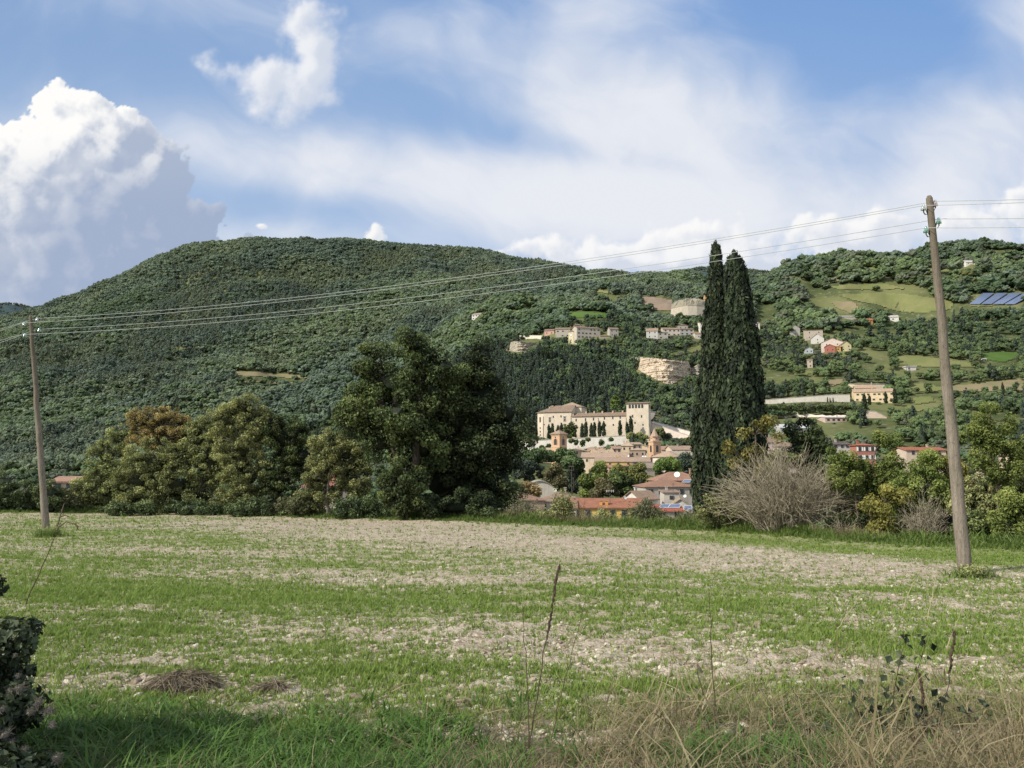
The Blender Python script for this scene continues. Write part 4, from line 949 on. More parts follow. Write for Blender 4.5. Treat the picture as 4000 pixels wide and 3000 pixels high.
for i, (x, y, rx, ry, lab) in enumerate([(15, 1905, 62, 62, 'leftmost ivy mound at the edge of the frame'), (118, 1920, 62, 52, 'ivy mound left of the left pole'), (190, 1930, 46, 62, 'ivy mound directly behind the left pole')]):
    near_tree('ivy_mound', lab, 'shrub', (x, 2012), [(x, y, rx, ry), (x, y + 45, rx * 1.1, ry * .8), (x + 20, y + 30, rx * .9, ry * .8)], 42, 9000, .10, .28, 'ivy_leaf', 'twig_brown', tr=.04, seed=40 + i, group='ivy covered mounds', core=.75)

# ---- the pair of cypresses
def cypress(label, apex, prof, D, seed, nl=26000):
    """prof: (photo y, centre x, half width) from top to foot"""
    r = np.random.default_rng(seed); P = np.array(prof, float); foot = P[-1]; B = at(foot[1], foot[0], D); m = mpp(D)
    root = empty('cypress_tree', B, label, 'cypress', 'pair of tall cypresses'); b = MB(); bx = at(P[:, 1], P[:, 0], D) - B
    z = bx[:, 2][::-1]; cx = bx[:, 0][::-1]; R = (P[:, 2] * m)[::-1]
    def rad(h, th): return np.interp(h, z, R) * (1 + .20 * pfbm(th * 1.6 + seed, h * .55, 3) + .13 * pfbm(th * 3.8 + seed, h * 1.6 + 5, 3))
    hs = np.linspace(z[0], z[-1], 60); th = np.linspace(0, 2 * pi, 25)[:-1]
    H, T = np.meshgrid(hs, th, indexing='ij'); RR = rad(H, T) * .80; q = np.arange(60 * 24).reshape(60, 24); q2 = np.roll(q, -1, 1)
    b.add(np.stack([np.interp(H, z, cx) + RR * np.cos(T), RR * np.sin(T), H], -1).reshape(-1, 3), np.stack([q[:-1], q2[:-1], q2[1:], q[1:]], -1).reshape(-1, 4), .05)  # near-black core, inner shade put into its tint
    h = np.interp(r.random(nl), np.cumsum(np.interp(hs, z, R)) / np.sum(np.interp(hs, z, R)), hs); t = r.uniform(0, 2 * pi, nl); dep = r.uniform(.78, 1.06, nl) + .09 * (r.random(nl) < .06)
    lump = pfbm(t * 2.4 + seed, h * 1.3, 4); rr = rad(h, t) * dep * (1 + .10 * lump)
    Q = np.stack([np.interp(h, z, cx) + rr * np.cos(t), rr * np.sin(t), h], 1); Nn = np.stack([np.cos(t), np.sin(t), 0 * t + .15], 1) + r.normal(size=(nl, 3)) * .45
    # upright sprays
    Nn /= np.linalg.norm(Nn, axis=1)[:, None]; up = np.array([0, 0, 1.]) + r.normal(size=(nl, 3)) * .35; a = up - Nn * (up * Nn).sum(1)[:, None]; a /= np.linalg.norm(a, axis=1)[:, None]; c = np.cross(Nn, a); s = (.15 * r.uniform(.6, 1.5, nl))[:, None]
    v = np.stack([Q - a * s * .5, Q + c * s * .28, Q + a * s * .8, Q - c * s * .28], 1).reshape(-1, 3)
    tt = np.clip(.30 + .8 * (dep - .95) + .75 * lump + .12 * r.normal(size=nl), .02, 1)  # shade of hollows and depth put into the spray tint
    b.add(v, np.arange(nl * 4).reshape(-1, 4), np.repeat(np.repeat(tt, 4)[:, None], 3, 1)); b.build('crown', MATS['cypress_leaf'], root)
    k = MB(); k.tube([[0, 0, -.6], [0, 0, z[-1] * .3], [cx[-1] * .6, 0, z[-1] * .7]], [.2, .16, .06], 8); k.build('trunk', MATS['bark_grey'], root, smooth=True)
cypress('taller and narrower left cypress of the pair', (2795, 940), [(942, 2794, 3), (965, 2796, 16), (1010, 2796, 22), (1100, 2797, 30), (1250, 2798, 46), (1400, 2800, 62), (1550, 2800, 76), (1700, 2798, 90), (1850, 2790, 82), (1960, 2765, 55), (2020, 2745, 34)], 33.5, 3)
cypress('shorter and wider right cypress of the pair', (2868, 985), [(984, 2866, 4), (1005, 2868, 24), (1060, 2874, 42), (1150, 2884, 50), (1300, 2890, 62), (1450, 2894, 74), (1600, 2896, 84), (1700, 2898, 92), (1800, 2895, 96), (1900, 2885, 92), (1980, 2870, 70), (2060, 2860, 45)], 32.2, 4)

# ---- right hand side
G = 'locust trees on the right'
R_ = dict(bmat='twig_brown', group=G, core=.0, droop=.5, up=.6, asp=.55)
near_tree('locust_tree', 'young tree with yellow green leaf sprays in front of the cypresses', 'tree', (2905, 2080),
    [(2960, 1665, 55, 28), (2930, 1690, 36, 20), (3010, 1640, 30, 18), (2830, 1740, 40, 28), (2870, 1800, 36, 20), (2940, 1760, 55, 34), (2990, 1830, 40, 26), (3040, 1700, 24, 18)], 29.6, 2300, .105, .24, 'robinia_yellow', trunks=[(2905, 2090, 2900, 1790), (2905, 2090, 2950, 1700)], tr=.04, seed=50, branches=40, shell=.2, **R_)
near_tree('locust_tree', 'yellow green tree beside the red house, right of the grey bare shrub', 'tree', (3420, 2120),
    [(3455, 1710, 55, 26), (3470, 1775, 55, 40), (3290, 1790, 62, 50), (3490, 1840, 80, 55), (3320, 1870, 90, 60), (3420, 1890, 90, 60), (3385, 1815, 50, 24)], 27.5, 15000, .09, .24, 'robinia_leaf', trunks=[(3400, 2120, 3420, 1760), (3370, 2110, 3320, 1830)], tr=.055, seed=51, branches=44, shell=.3, **R_)
near_tree('locust_tree', 'deep yellow leaved sapling low in the right hand thicket', 'tree', (3440, 2120),
    [(3380, 1955, 60, 30), (3440, 1990, 60, 35), (3500, 1930, 70, 40), (3450, 2050, 55, 30)], 26, 4500, .09, .24, 'robinia_yellow', tr=.03, seed=52, branches=30, shell=.2, **R_)
near_tree('locust_tree', 'yellowing tree left of the right pole', 'tree', (3620, 2120),
    [(3590, 1850, 90, 50), (3640, 1920, 90, 70), (3560, 1960, 80, 60), (3630, 1790, 50, 36), (3530, 1890, 60, 50)], 26.5, 14000, .085, .22, 'robinia_leaf', trunks=[(3610, 2130, 3610, 1830), (3600, 2130, 3570, 1920)], tr=.05, seed=53, branches=40, shell=.3, **R_)
near_tree('locust_tree', 'golden brown leaved tree directly behind the right pole', 'tree', (3700, 2130),
    [(3660, 1790, 60, 50), (3700, 1850, 70, 60), (3720, 1920, 60, 60)], 27.5, 7000, .095, .28, 'robinia_yellow', tr=.05, seed=54, branches=30, shell=.3, **R_)
near_tree('locust_tree', 'tall feathery bright green tree at the right edge of the frame', 'tree', (3900, 2150),
    [(3850, 1620, 60, 42), (3930, 1660, 80, 40), (3820, 1690, 75, 36), (3880, 1740, 100, 46), (3830, 1810, 70, 46), (3970, 1760, 70, 60), (3930, 1850, 100, 50)], 25, 14000, .08, .2, 'robinia_leaf', trunks=[(3890, 2160, 3870, 1640), (3900, 2160, 3950, 1760)], tr=.06, seed=55, branches=56, shell=.3, **R_)
near_tree('locust_tree', 'low leafy bright green tree at the right edge below the feathery one', 'tree', (3960, 2170),
    [(3970, 1960, 80, 60), (3940, 2050, 90, 60), (4050, 2000, 100, 120), (4000, 2110, 90, 50)], 23.5, 13000, .085, .26, 'robinia_leaf', tr=.05, seed=56, branches=30, **R_)
near_tree('thicket_shrub', 'dark green shrub behind the foot of the right pole', 'shrub', (3800, 2160), [(3810, 2060, 90, 75), (3870, 2110, 80, 55), (3760, 2110, 70, 55)], 24.2, 9000, .085, .25, 'oak_leaf', 'twig_brown', tr=.04, seed=57, core=.6)
near_tree('thicket_shrub', 'dark shaded shrub between the bare shrubs and the yellow tree', 'shrub', (3360, 2120), [(3380, 2060, 130, 55), (3480, 2080, 90, 50), (3280, 2070, 90, 50)], 27.4, 9000, .085, .28, 'oak_dark_leaf', 'twig_brown', tr=.04, seed=58, core=.5)
near_tree('dark_tree', 'thin dark leaved tree between the cypresses and the red house', 'tree', (3150, 2080), [(3150, 1690, 75, 55), (3180, 1760, 70, 60), (3110, 1770, 60, 60), (3160, 1850, 90, 70), (3220, 1800, 60, 60)], 33, 12000, .12, .36, 'oak_dark_leaf', tr=.07, seed=59, core=.25, branches=30)
near_tree('thicket_shrub', 'mid green shrub behind the grey bare shrub', 'shrub', (3260, 2100), [(3230, 1870, 100, 80), (3300, 1950, 90, 80), (3000, 1900, 90, 60)], 31, 9000, .11, .34, 'ivy_leaf', 'twig_brown', tr=.04, seed=60, core=.4)
near_tree('thicket_shrub', 'green thicket filling the gap left of the yellowing tree', 'shrub', (3540, 2120), [(3540, 2010, 110, 80), (3620, 2060, 90, 60), (3700, 2040, 80, 80)], 27.8, 9000, .1, .3, 'ivy_leaf', 'twig_brown', tr=.04, seed=61, core=.5)
near_tree('thicket_shrub', 'dense green brush low behind the deep yellow sapling', 'shrub', (3460, 2125), [(3400, 1960, 100, 70), (3500, 1980, 100, 80), (3300, 1990, 90, 60)], 28.2, 12000, .095, .28, 'hedge_leaf', 'twig_brown', tr=.04, seed=62, core=.5)
near_tree('thicket_shrub', 'leafy dark brush between the right pole and the feathery tree', 'shrub', (3860, 2150), [(3780, 1960, 70, 70), (3880, 1980, 80, 80), (3830, 1900, 60, 50), (4000, 1930, 90, 70)], 25.8, 12000, .09, .26, 'hedge_leaf', 'twig_brown', tr=.04, seed=63, core=.45)
near_tree('thicket_shrub', 'greenish yellow brush in front of the cypress foot', 'shrub', (2790, 2085), [(2800, 1960, 60, 40), (2770, 2010, 70, 45), (2850, 2000, 60, 50)], 29.8, 3500, .085, .22, 'hedge_leaf', 'twig_brown', tr=.03, seed=64, core=.2)
near_tree('thicket_shrub', 'olive green brush behind the top of the large bare shrub', 'shrub', (3060, 2100), [(3010, 1790, 60, 36), (3080, 1810, 60, 40), (2990, 1850, 60, 50)], 31.5, 5000, .10, .26, 'hedge_leaf', 'twig_brown', tr=.03, seed=66, core=.2)
twig_shrub('bare_shrub', 'large leafless grey shrub fanning out beside the cypresses', (3060, 2100), 28.3, 640, 390, 640, 'twig_grey', 5, lean=.05, group='leafless shrubs', r0=.019, leaves=1400, lmat='olive_bush', lsize=.06)
twig_shrub('bare_shrub', 'smaller leafless grey shrub in front of the yellow trees, left of the right pole', (3610, 2135), 24.8, 240, 240, 170, 'twig_grey', 6, group='leafless shrubs', r0=.011)
twig_shrub('bare_shrub', 'arching pale dead branches lying low right of the large grey shrub', (3290, 2110), 27.0, 330, 130, 60, 'twig_grey', 8, group='leafless shrubs', r0=.013, arch=.9)
# ---- scrub in front of the near roofs
twig_shrub('roadside_shrub', 'half bare green shrub in front of the left brown roofs', (2200, 2062), 36, 130, 150, 90, 'twig_brown', 9, r0=.012, leaves=2600, lmat='hedge_leaf', lsize=.10)
twig_shrub('roadside_shrub', 'thin leafless sapling before the white wall of the long red roofed house', (2277, 2062), 35.5, 90, 125, 22, 'twig_brown', 10, r0=.016)
twig_shrub('roadside_shrub', 'rounded olive green bush with a white stem before the solar panels', (2520, 2068), 34.5, 190, 115, 90, 'twig_grey', 11, r0=.014, leaves=7000, lmat='olive_bush', lsize=.08)
twig_shrub('roadside_shrub', 'brownish bush at the foot of the left cypress', (2690, 2078), 33, 150, 90, 120, 'twig_brown', 12, r0=.011, leaves=1500, lmat='olive_bush', lsize=.08)
twig_shrub('roadside_shrub', 'low brown bush between the olive green bush and the cypress', (2610, 2072), 33.6, 100, 60, 80, 'twig_brown', 13, r0=.010, leaves=900, lmat='olive_bush', lsize=.08)
twig_shrub('roadside_shrub', 'yellow green bush before the yellow wall of the long red roofed house', (2360, 2064), 35.4, 120, 75, 60, 'twig_brown', 14, r0=.011, leaves=2800, lmat='hedge_leaf', lsize=.09)
twig_shrub('roadside_shrub', 'grey leafless scrub right of the big dark oaks', (2040, 2056), 37, 190, 120, 110, 'twig_grey', 15, r0=.012, leaves=1600, lmat='olive_bush', lsize=.09)
twig_shrub('roadside_shrub', 'small green bush before the white wall of the long red roofed house', (2120, 2062), 36.5, 110, 80, 70, 'twig_brown', 16, r0=.011, leaves=2400, lmat='hedge_leaf', lsize=.09)

# ---- foreground corner: dark ivy bush with feathery seed heads (its unseen left part is added to shade the foreground)
def ivy_bush():
    r = np.random.default_rng(77); B = np.array([-3.0, 4.0, float(field_z(-3.0, 4.0))]); root = empty('ivy_bush', B, 'dark ivy bush with feathery grey seed heads in the lower left corner', 'shrub')
    ells = [(at(-50, 2640, 4.6) - B, (.17, .3, .34)), (at(-30, 2880, 4.3) - B, (.22, .35, .30)), (at(60, 3010, 4.1) - B, (.17, .3, .2)), (at(-150, 2500, 4.8) - B, (.40, .5, .55)),
            (np.array([-.95, .0, .62]), (.75, .8, .75)), (np.array([-1.9, -.6, .85]), (1.0, 1.1, 1.0)), (np.array([-1.7, -2.2, 1.0]), (1.1, 1.2, 1.1))]
    b, C = leafy(ells[:4], 17000, .048, .17, r, core=.4, shell=.35); b.build('foliage', MATS['shade_ivy'], root)
    b, C = leafy(ells[4:], 42000, .06, .2, r, core=.5, shell=.7); b.build('foliage', MATS['shade_ivy'], root)  # hedge part out of frame, added for its shade
    fm = plain_mat('seed_fluff', (.13, .12, .095), (.21, .195, .165), 20., .9, .05)
    for px, py, s in [(78, 2690, 32), (40, 2698, 20), (150, 2745, 30), (190, 2775, 34), (120, 2780, 26), (205, 2830, 24), (20, 2870, 34), (45, 2900, 20), (225, 2960, 30), (95, 2930, 22), (10, 2770, 22), (70, 2640, 14), (60, 2560, 12)]:
        D = 4.15 if px < 120 else 4.0; c = at(px, py, D - .12) - B; R = s * mpp(D); k = 130; d = r.normal(size=(k, 3)); d /= np.linalg.norm(d, axis=1)[:, None]; fb = MB()
        for q in range(k):
            p = d[q] * R * r.uniform(.3, .6); fb.tube([p * .3, p, p * 1.15 + r.normal(size=3) * R * .22], [.0012, .0011, .0005], 3, cap=False)
        fb.add(ICO1[0] * R * .45 * (1 + .2 * r.normal(size=(len(ICO1[0]), 1))), ICO1[1]); fb.build('seed_head', fm, root, loc=c)
ivy_bush()

# ---- tall dry stems, bramble, heaps of cut grass
plain_mat('stem_brown', (.055, .040, .028), (.11, .08, .055), 20., .9); plain_mat('stem_straw', (.30, .26, .16), (.40, .35, .22), 20., .8)
def stem(label, base, top, r0, mat, knob, seed):
    r0 *= 1.15
    r = np.random.default_rng(seed); B = gpt(*base); D = B[1]; tip = at(top[0], top[1], D) - B; root = empty('dry_weed', B, label, 'weed stem', 'tall dry weed stems'); b = MB()
    s = np.linspace(0, 1, 14)[:, None]; bend = np.array([r.normal() * .05, r.normal() * .05, 0]) * np.linalg.norm(tip); pts = tip * s + bend * s * (1 - s) + r.normal(size=(14, 3)) * .004
    pts[0] -= [0, 0, .05]; b.tube(pts, np.linspace(r0, r0 * .45, 14), 5); b.build('stalk', MATS[mat], root)
    if knob:
        k = MB(); L = len(pts)
        for q in range(170):
            u = 1 - .38 * r.uniform() ** 1.3; p = np.array([np.interp(u, s[:, 0], pts[:, i]) for i in range(3)]) + r.normal(size=3) * .004; k.add(ICO1[0] * r0 * r.uniform(.6, 1.05) * [1, 1, 3.2] + p, ICO1[1])
        k.build('seed_spike', MATS[mat], root)
for i, (b, t, r0, m, k, lab) in enumerate([
    ((2060, 2960), (2185, 2208), .0042, 'stem_brown', 1, 'tallest dark brown dock stem leaning right, bottom centre'), ((2070, 2958), (2041, 2366), .0036, 'stem_brown', 0, 'upright dark stem left of the tallest dock stem'),
    ((2145, 2904), (2289, 2339), .0030, 'stem_brown', 0, 'thin dark stem leaning right beside the tallest dock stem'), ((2800, 2904), (2773, 2307), .0042, 'stem_brown', 0, 'upright dark thistle stem in the middle of the stony strip'),
    ((2730, 2840), (2954, 2425), .0034, 'stem_straw', 0, 'slanting pale stem right of the dark thistle stem'), ((3654, 2904), (3727, 2470), .0036, 'stem_brown', 1, 'thick rough brown seed spike beside the bramble'),
    ((3641, 2985), (3591, 2633), .0032, 'stem_brown', 1, 'rough brown spike leaning left at the bottom right'), ((95, 2380), (240, 2035), .0070, 'stem_brown', 0, 'thin green stem leaning right near the left pole'),
    ((3620, 2440), (3668, 2180), .006, 'stem_straw', 0, 'pale straw stem just left of the right pole foot'), ((3520, 2400), (3600, 2215), .006, 'stem_straw', 0, 'pale straw stem leaning right in front of the bare shrub'),
    ((3690, 2560), (3790, 2290), .005, 'stem_straw', 0, 'pale stem below the foot of the right pole'), ((3260, 2480), (3360, 2330), .005, 'stem_straw', 0, 'short pale stem left of the bramble'), ((3960, 2900), (3870, 2560), .004, 'stem_straw', 0, 'pale stem leaning left near the right edge')]):
    stem(lab, b, t, r0, m, k, 300 + i)

def bramble():
    r = np.random.default_rng(91); B = gpt(3560, 2930); D = B[1]; root = empty('bramble', B, 'bramble with dark leaves climbing among the dry grass at lower right', 'bramble'); b = MB(); lb = MB()
    W = [[(3560, 2960), (3520, 2800), (3590, 2600), (3620, 2500)], [(3560, 2960), (3480, 2760), (3520, 2560), (3540, 2480)], [(3560, 2960), (3420, 2860), (3330, 2760), (3320, 2640)], [(3560, 2960), (3650, 2760), (3700, 2700)], [(3560, 2960), (3760, 2800), (3860, 2760)], [(3560, 2960), (3560, 2840), (3620, 2780)],
         [(3560, 2960), (3300, 2880), (3180, 2840)], [(3560, 2960), (3470, 2840), (3380, 2720)]]
    for w in W:
        pts = np.array([at(p[0], p[1], D + r.uniform(-.15, .15)) - B for p in w]); s = np.linspace(0, len(w) - 1, 14); P = np.stack([np.interp(s, range(len(w)), pts[:, i]) for i in range(3)], 1); k = np.ones(3) / 3
        P[1:-1] = (P[:-2] + P[1:-1] + P[2:]) / 3; b.tube(P, np.linspace(.004, .0015, 14), 5)
        n = 24; q = P[r.integers(3, 14, n)] + r.normal(size=(n, 3)) * .04; Nn = r.normal(size=(n, 3)) + [0, -.8, .6]; v, f = leaf_quads(q, Nn, r.uniform(.032, .066, n), r, .85, .2)
        lb.add(v, f, np.repeat(np.repeat(r.uniform(.1, .9, n), 4)[:, None], 3, 1))
    b.build('canes', MATS['stem_brown'], root); lb.build('leaves', MATS['shade_ivy'], root)
bramble()
def heap(label, px, py, wpx, hpx, n, seed):
    r = np.random.default_rng(seed); B = gpt(px, py); m = mpp(B[1]); W = wpx * m / 2; H = hpx * m * 1.15; root = empty('grass_heap', B, label, 'heap', 'heaps of cut dead grass'); b = MB()
    v = ICO3[0] * [W, W * .7, H]; v *= (1 + .14 * r.normal(size=(len(v), 1))); c = MB(); c.add(v, ICO3[1]); c.build('mound', MATS['heap_dark'], root)
    for k in range(n):
        th = r.uniform(0, 2 * pi); ph = r.uniform(.05, 1.4); p = np.array([W * cos(th) * cos(ph), W * .7 * sin(th) * cos(ph), H * sin(ph)]) * r.uniform(.95, 1.12); d = r.normal(size=3); d[2] *= .3; d[0] -= .4; d /= np.linalg.norm(d); L = r.uniform(.12, .34)
        b.tube([p - d * L * .5 - [0, 0, .03], p + [0, 0, .02], p + d * L * .5 - [0, 0, .04]], [.003, .003, .0012], 3, cap=False)
    b.build('straw', MATS['heap_straw'], root)
plain_mat('heap_dark', (.05, .040, .028), (.10, .08, .058), 12., .95); plain_mat('heap_straw', (.13, .105, .07), (.27, .225, .16), 9., .9)
heap('larger heap of dark cut grass at lower left', 715, 2690, 250, 46, 420, 1); heap('small heap of dark cut grass right of the larger one', 1065, 2695, 100, 22, 130, 2)

# ================================================================== BUILDINGS
def zA(x, y): return 1800 + x * .49729, 1100 + y * .49729
def zB(x, y): return 2900 + x * .49729, 700 + y * .49729
def zC(x, y): return 2900 + x * .49729, 1400 + y * .49729
def zD(x, y): return 2050 + x * .31646, 1550 + y * .31646
def zE(x, y): return 1900 + x * .31646, 1150 + y * .31646
def zF(x, y): return 2500 + x * .40687, 1100 + y * .40687

def plaster(c, dirt=.5, key=None):
    key = 'plaster_%s_%.2f' % (str(c), dirt)
    if key in MATS: return MATS[key]
    m, t, out = newmat('plaster'); tc = t.N('ShaderNodeTexCoord').outputs['Object']
    n = t.noise(tc, .35, 6, .65); n2 = t.noise(t.V('MULTIPLY', tc, (1.4, 1.4, .25)), .9, 5, .7); n3 = t.noise(tc, 3.5, 4, .6)
    col = t.mix(t.M('MULTIPLY', t.smooth(n, .38, .68), .6), rgb(c), rgb(tuple(x * .72 + .01 for x in c)))
    col = t.mix(t.M('MULTIPLY', t.smooth(n2, .48, .75), dirt), col, rgb(tuple(x * .5 for x in c)))
    col = t.mix(t.M('MULTIPLY', t.smooth(n3, .4, .7), .25), col, rgb(tuple(min(1, x * 1.18) for x in c)))
    d = t.N('ShaderNodeBsdfDiffuse'); t.S(d, 0, col); b = t.N('ShaderNodeBump', i_Strength=.4, i_Distance=.08); t.S(b, 'Height', n3); t.l.new(b.outputs[0], d.inputs['Normal'])
    t.l.new(d.outputs[0], out.inputs[0]); MATS[key] = m; return m
def tiles(c):
    key = 'tiles_%s' % str(c)
    if key in MATS: return MATS[key]
    m, t, out = newmat('roof_tiles'); tc = t.N('ShaderNodeTexCoord').outputs['Object']
    n = t.noise(tc, .5, 6, .7); n2 = t.noise(tc, 4., 4, .7)
    w = t.N('ShaderNodeTexWave'); w.wave_profile = 'SIN'; t.S(w, 'Vector', tc); t.S(w, 'Scale', 1.6); t.S(w, 'Distortion', .6); t.S(w, 'Detail', 1)
    col = t.mix(t.smooth(n, .35, .65), rgb(c), rgb((c[0] * .72, c[1] * .78, c[2] * .85))); col = t.mix(t.M('MULTIPLY', t.smooth(n2, .45, .75), .45), col, rgb((c[0] * .5, c[1] * .52, c[2] * .55)))
    col = t.mix(t.M('MULTIPLY', w.outputs['Fac'], .28), col, rgb(tuple(x * .55 for x in c)))
    d = t.N('ShaderNodeBsdfDiffuse'); t.S(d, 0, col); b = t.N('ShaderNodeBump', i_Strength=.5, i_Distance=.1); t.S(b, 'Height', w.outputs['Fac']); t.l.new(b.outputs[0], d.inputs['Normal'])
    t.l.new(d.outputs[0], out.inputs[0]); MATS[key] = m; return m
GLASS = plain_mat('window_glass', (.020, .023, .026), (.045, .05, .055), 2., .25, .5); SHUT = plain_mat('shutter_brown', (.09, .06, .045), (.12, .085, .06), 3.); SHUTG = plain_mat('shutter_green', (.04, .07, .06), (.06, .09, .075), 3.)
SURR = plain_mat('stone_surround', (.50, .44, .36), (.58, .52, .43), 2.); WHITE = plain_mat('white_paint', (.72, .71, .68), (.80, .79, .76), 2., .5); DARKM = plain_mat('dark_metal', (.06, .06, .065), (.10, .10, .10), 4., .5)
PANEL = plain_mat('solar_glass', (.10, .14, .24), (.16, .20, .31), .8, .25, .6); STONEW = plaster((.46, .40, .31)); BRICK = plaster((.40, .26, .18))

CREAM, TAN, GREYW, WHT, PINK, YEL, ORA, RED = (.60, .54, .43), (.55, .45, .33), (.44, .42, .38), (.70, .67, .60), (.56, .36, .29), (.62, .54, .28), (.62, .36, .13), (.36, .14, .105)
TERR, TBROWN, TRED, TORA = (.40, .27, .19), (.30, .215, .16), (.42, .17, .11), (.50, .29, .15)

def window(parent, x, y, z, w, h, face='F', style='plain', shut=None, depth=0., name='window'):
    """window on a wall face: F front (y=0), L left, R right; (x along the face, z centre)"""
    b = MB(); f = MB()
    def bx(mb, cx, cz, ww, hh, t, mi):
        if face == 'F': mb.box((cx, y - t / 2 + .03, cz), (ww, t, hh), mi=mi)
        elif face == 'L': mb.box((x + 0 - t / 2 + .03, y + cx, cz), (t, ww, hh), mi=mi)
        else: mb.box((x + t / 2 - .03, y + cx, cz), (t, ww, hh), mi=mi)
    c = x if face == 'F' else 0.
    if style == 'framed': bx(b, c, z, w * 1.45, h * 1.16, .14, 0); bx(b, c, z + h * .62, w * 1.8, h * .10, .26, 0)
    else: bx(b, c, z, w * 1.18, h * 1.12, .10, 0)
    bx(b, c, z, w, h, .20, 1)
    if style == 'framed': bx(b, c, z, w * .07, h, .23, 0); bx(b, c, z + h * .1, w, h * .05, .225, 0)
    if shut is not None:
        for s in (-1, 1): bx(b, c + s * w * .78, z, w * .5, h * 1.04, .15, 2)
    return b.build(name, [SURR, GLASS, shut or SHUT], parent)

def roof_mesh(kind, w, d, h, r, o, th=.22):
    """roof slabs over a w x d plan (x centred, y from 0 back), eaves at h, ridge r higher"""
    b = MB(); x0, x1, y0, y1 = -w / 2 - o, w / 2 + o, -o, d + o; zt = [0, 0, th]
    sl = r / max(d / 2, .1); ze = h - o * sl if kind == 'gable' else h
    def slab(P): b.prism(P, zt)
    if kind == 'gable':
        ym = d / 2; slab([(x0, y0, ze), (x1, y0, ze), (x1, ym, h + r), (x0, ym, h + r)]); slab([(x0, ym, h + r), (x1, ym, h + r), (x1, y1, ze), (x0, y1, ze)])
    elif kind == 'front':
        sl = r / (w / 2); ze = h - o * sl; slab([(x0, y0, ze), (0, y0, h + r), (0, y1, h + r), (x0, y1, ze)]); slab([(0, y0, h + r), (x1, y0, ze), (x1, y1, ze), (0, y1, h + r)])
    elif kind == 'mono': slab([(x0, y0, h - .1), (x1, y0, h - .1), (x1, y1, h + r), (x0, y1, h + r)])
    elif kind == 'monoL': slab([(x0, y0, h + r), (x1, y0, h - .1), (x1, y1, h - .1), (x0, y1, h + r)])
    elif kind == 'flat': b.box((0, d / 2, h + r / 2), (w + 2 * o, d + 2 * o, max(r, .2)))
    elif kind in ('hip', 'pyr'):
        if kind == 'pyr' or w < d * 1.05: rx = 0.; ra, rb = (0, d / 2), (0, d / 2)
        else: rx = (w - d) / 2; ra, rb = (-rx, d / 2), (rx, d / 2)
        A = (*ra, h + r); B_ = (*rb, h + r); c = [(x0, y0, h), (x1, y0, h), (x1, y1, h), (x0, y1, h)]
        if ra == rb: F_ = [[0, 1, 4], [1, 2, 4], [2, 3, 4], [3, 0, 4]]; V = c + [A]; b.add(V, F_)
        else:
            V = c + [A, B_]; b.add(V, [[0, 1, 5, 4], [2, 3, 4, 5]]); b.add(V, [[1, 2, 5], [3, 0, 4]])
        b.box((0, d / 2, h - .06), (w + 2 * o, d + 2 * o, .14))
    return b
def wall_mesh(kind, w, d, h, r, deep):
    b = MB(); x0, x1 = -w / 2, w / 2; e = .03
    if kind == 'front': b.prism([(x0, 0, -deep), (x1, 0, -deep), (x1, 0, h - e), (0, 0, h + r - e), (x0, 0, h - e)], (0, d, 0))
    elif kind == 'gable': b.prism([(x1, 0, -deep), (x1, d, -deep), (x1, d, h - e), (x1, d / 2, h + r - e), (x1, 0, h - e)], (-w, 0, 0))
    elif kind == 'mono': b.prism([(x1, 0, -deep), (x1, d, -deep), (x1, d, h + r - e - .1), (x1, 0, h - e - .1)], (-w, 0, 0))
    elif kind == 'monoL': b.prism([(x0, 0, -deep), (x1, 0, -deep), (x1, 0, h - e - .12), (x0, 0, h + r - e - .12)], (0, d, 0))
    else: b.box((0, d / 2, (h - deep) / 2 - e), (w, d, h + deep))
    return b
HOUSES = []
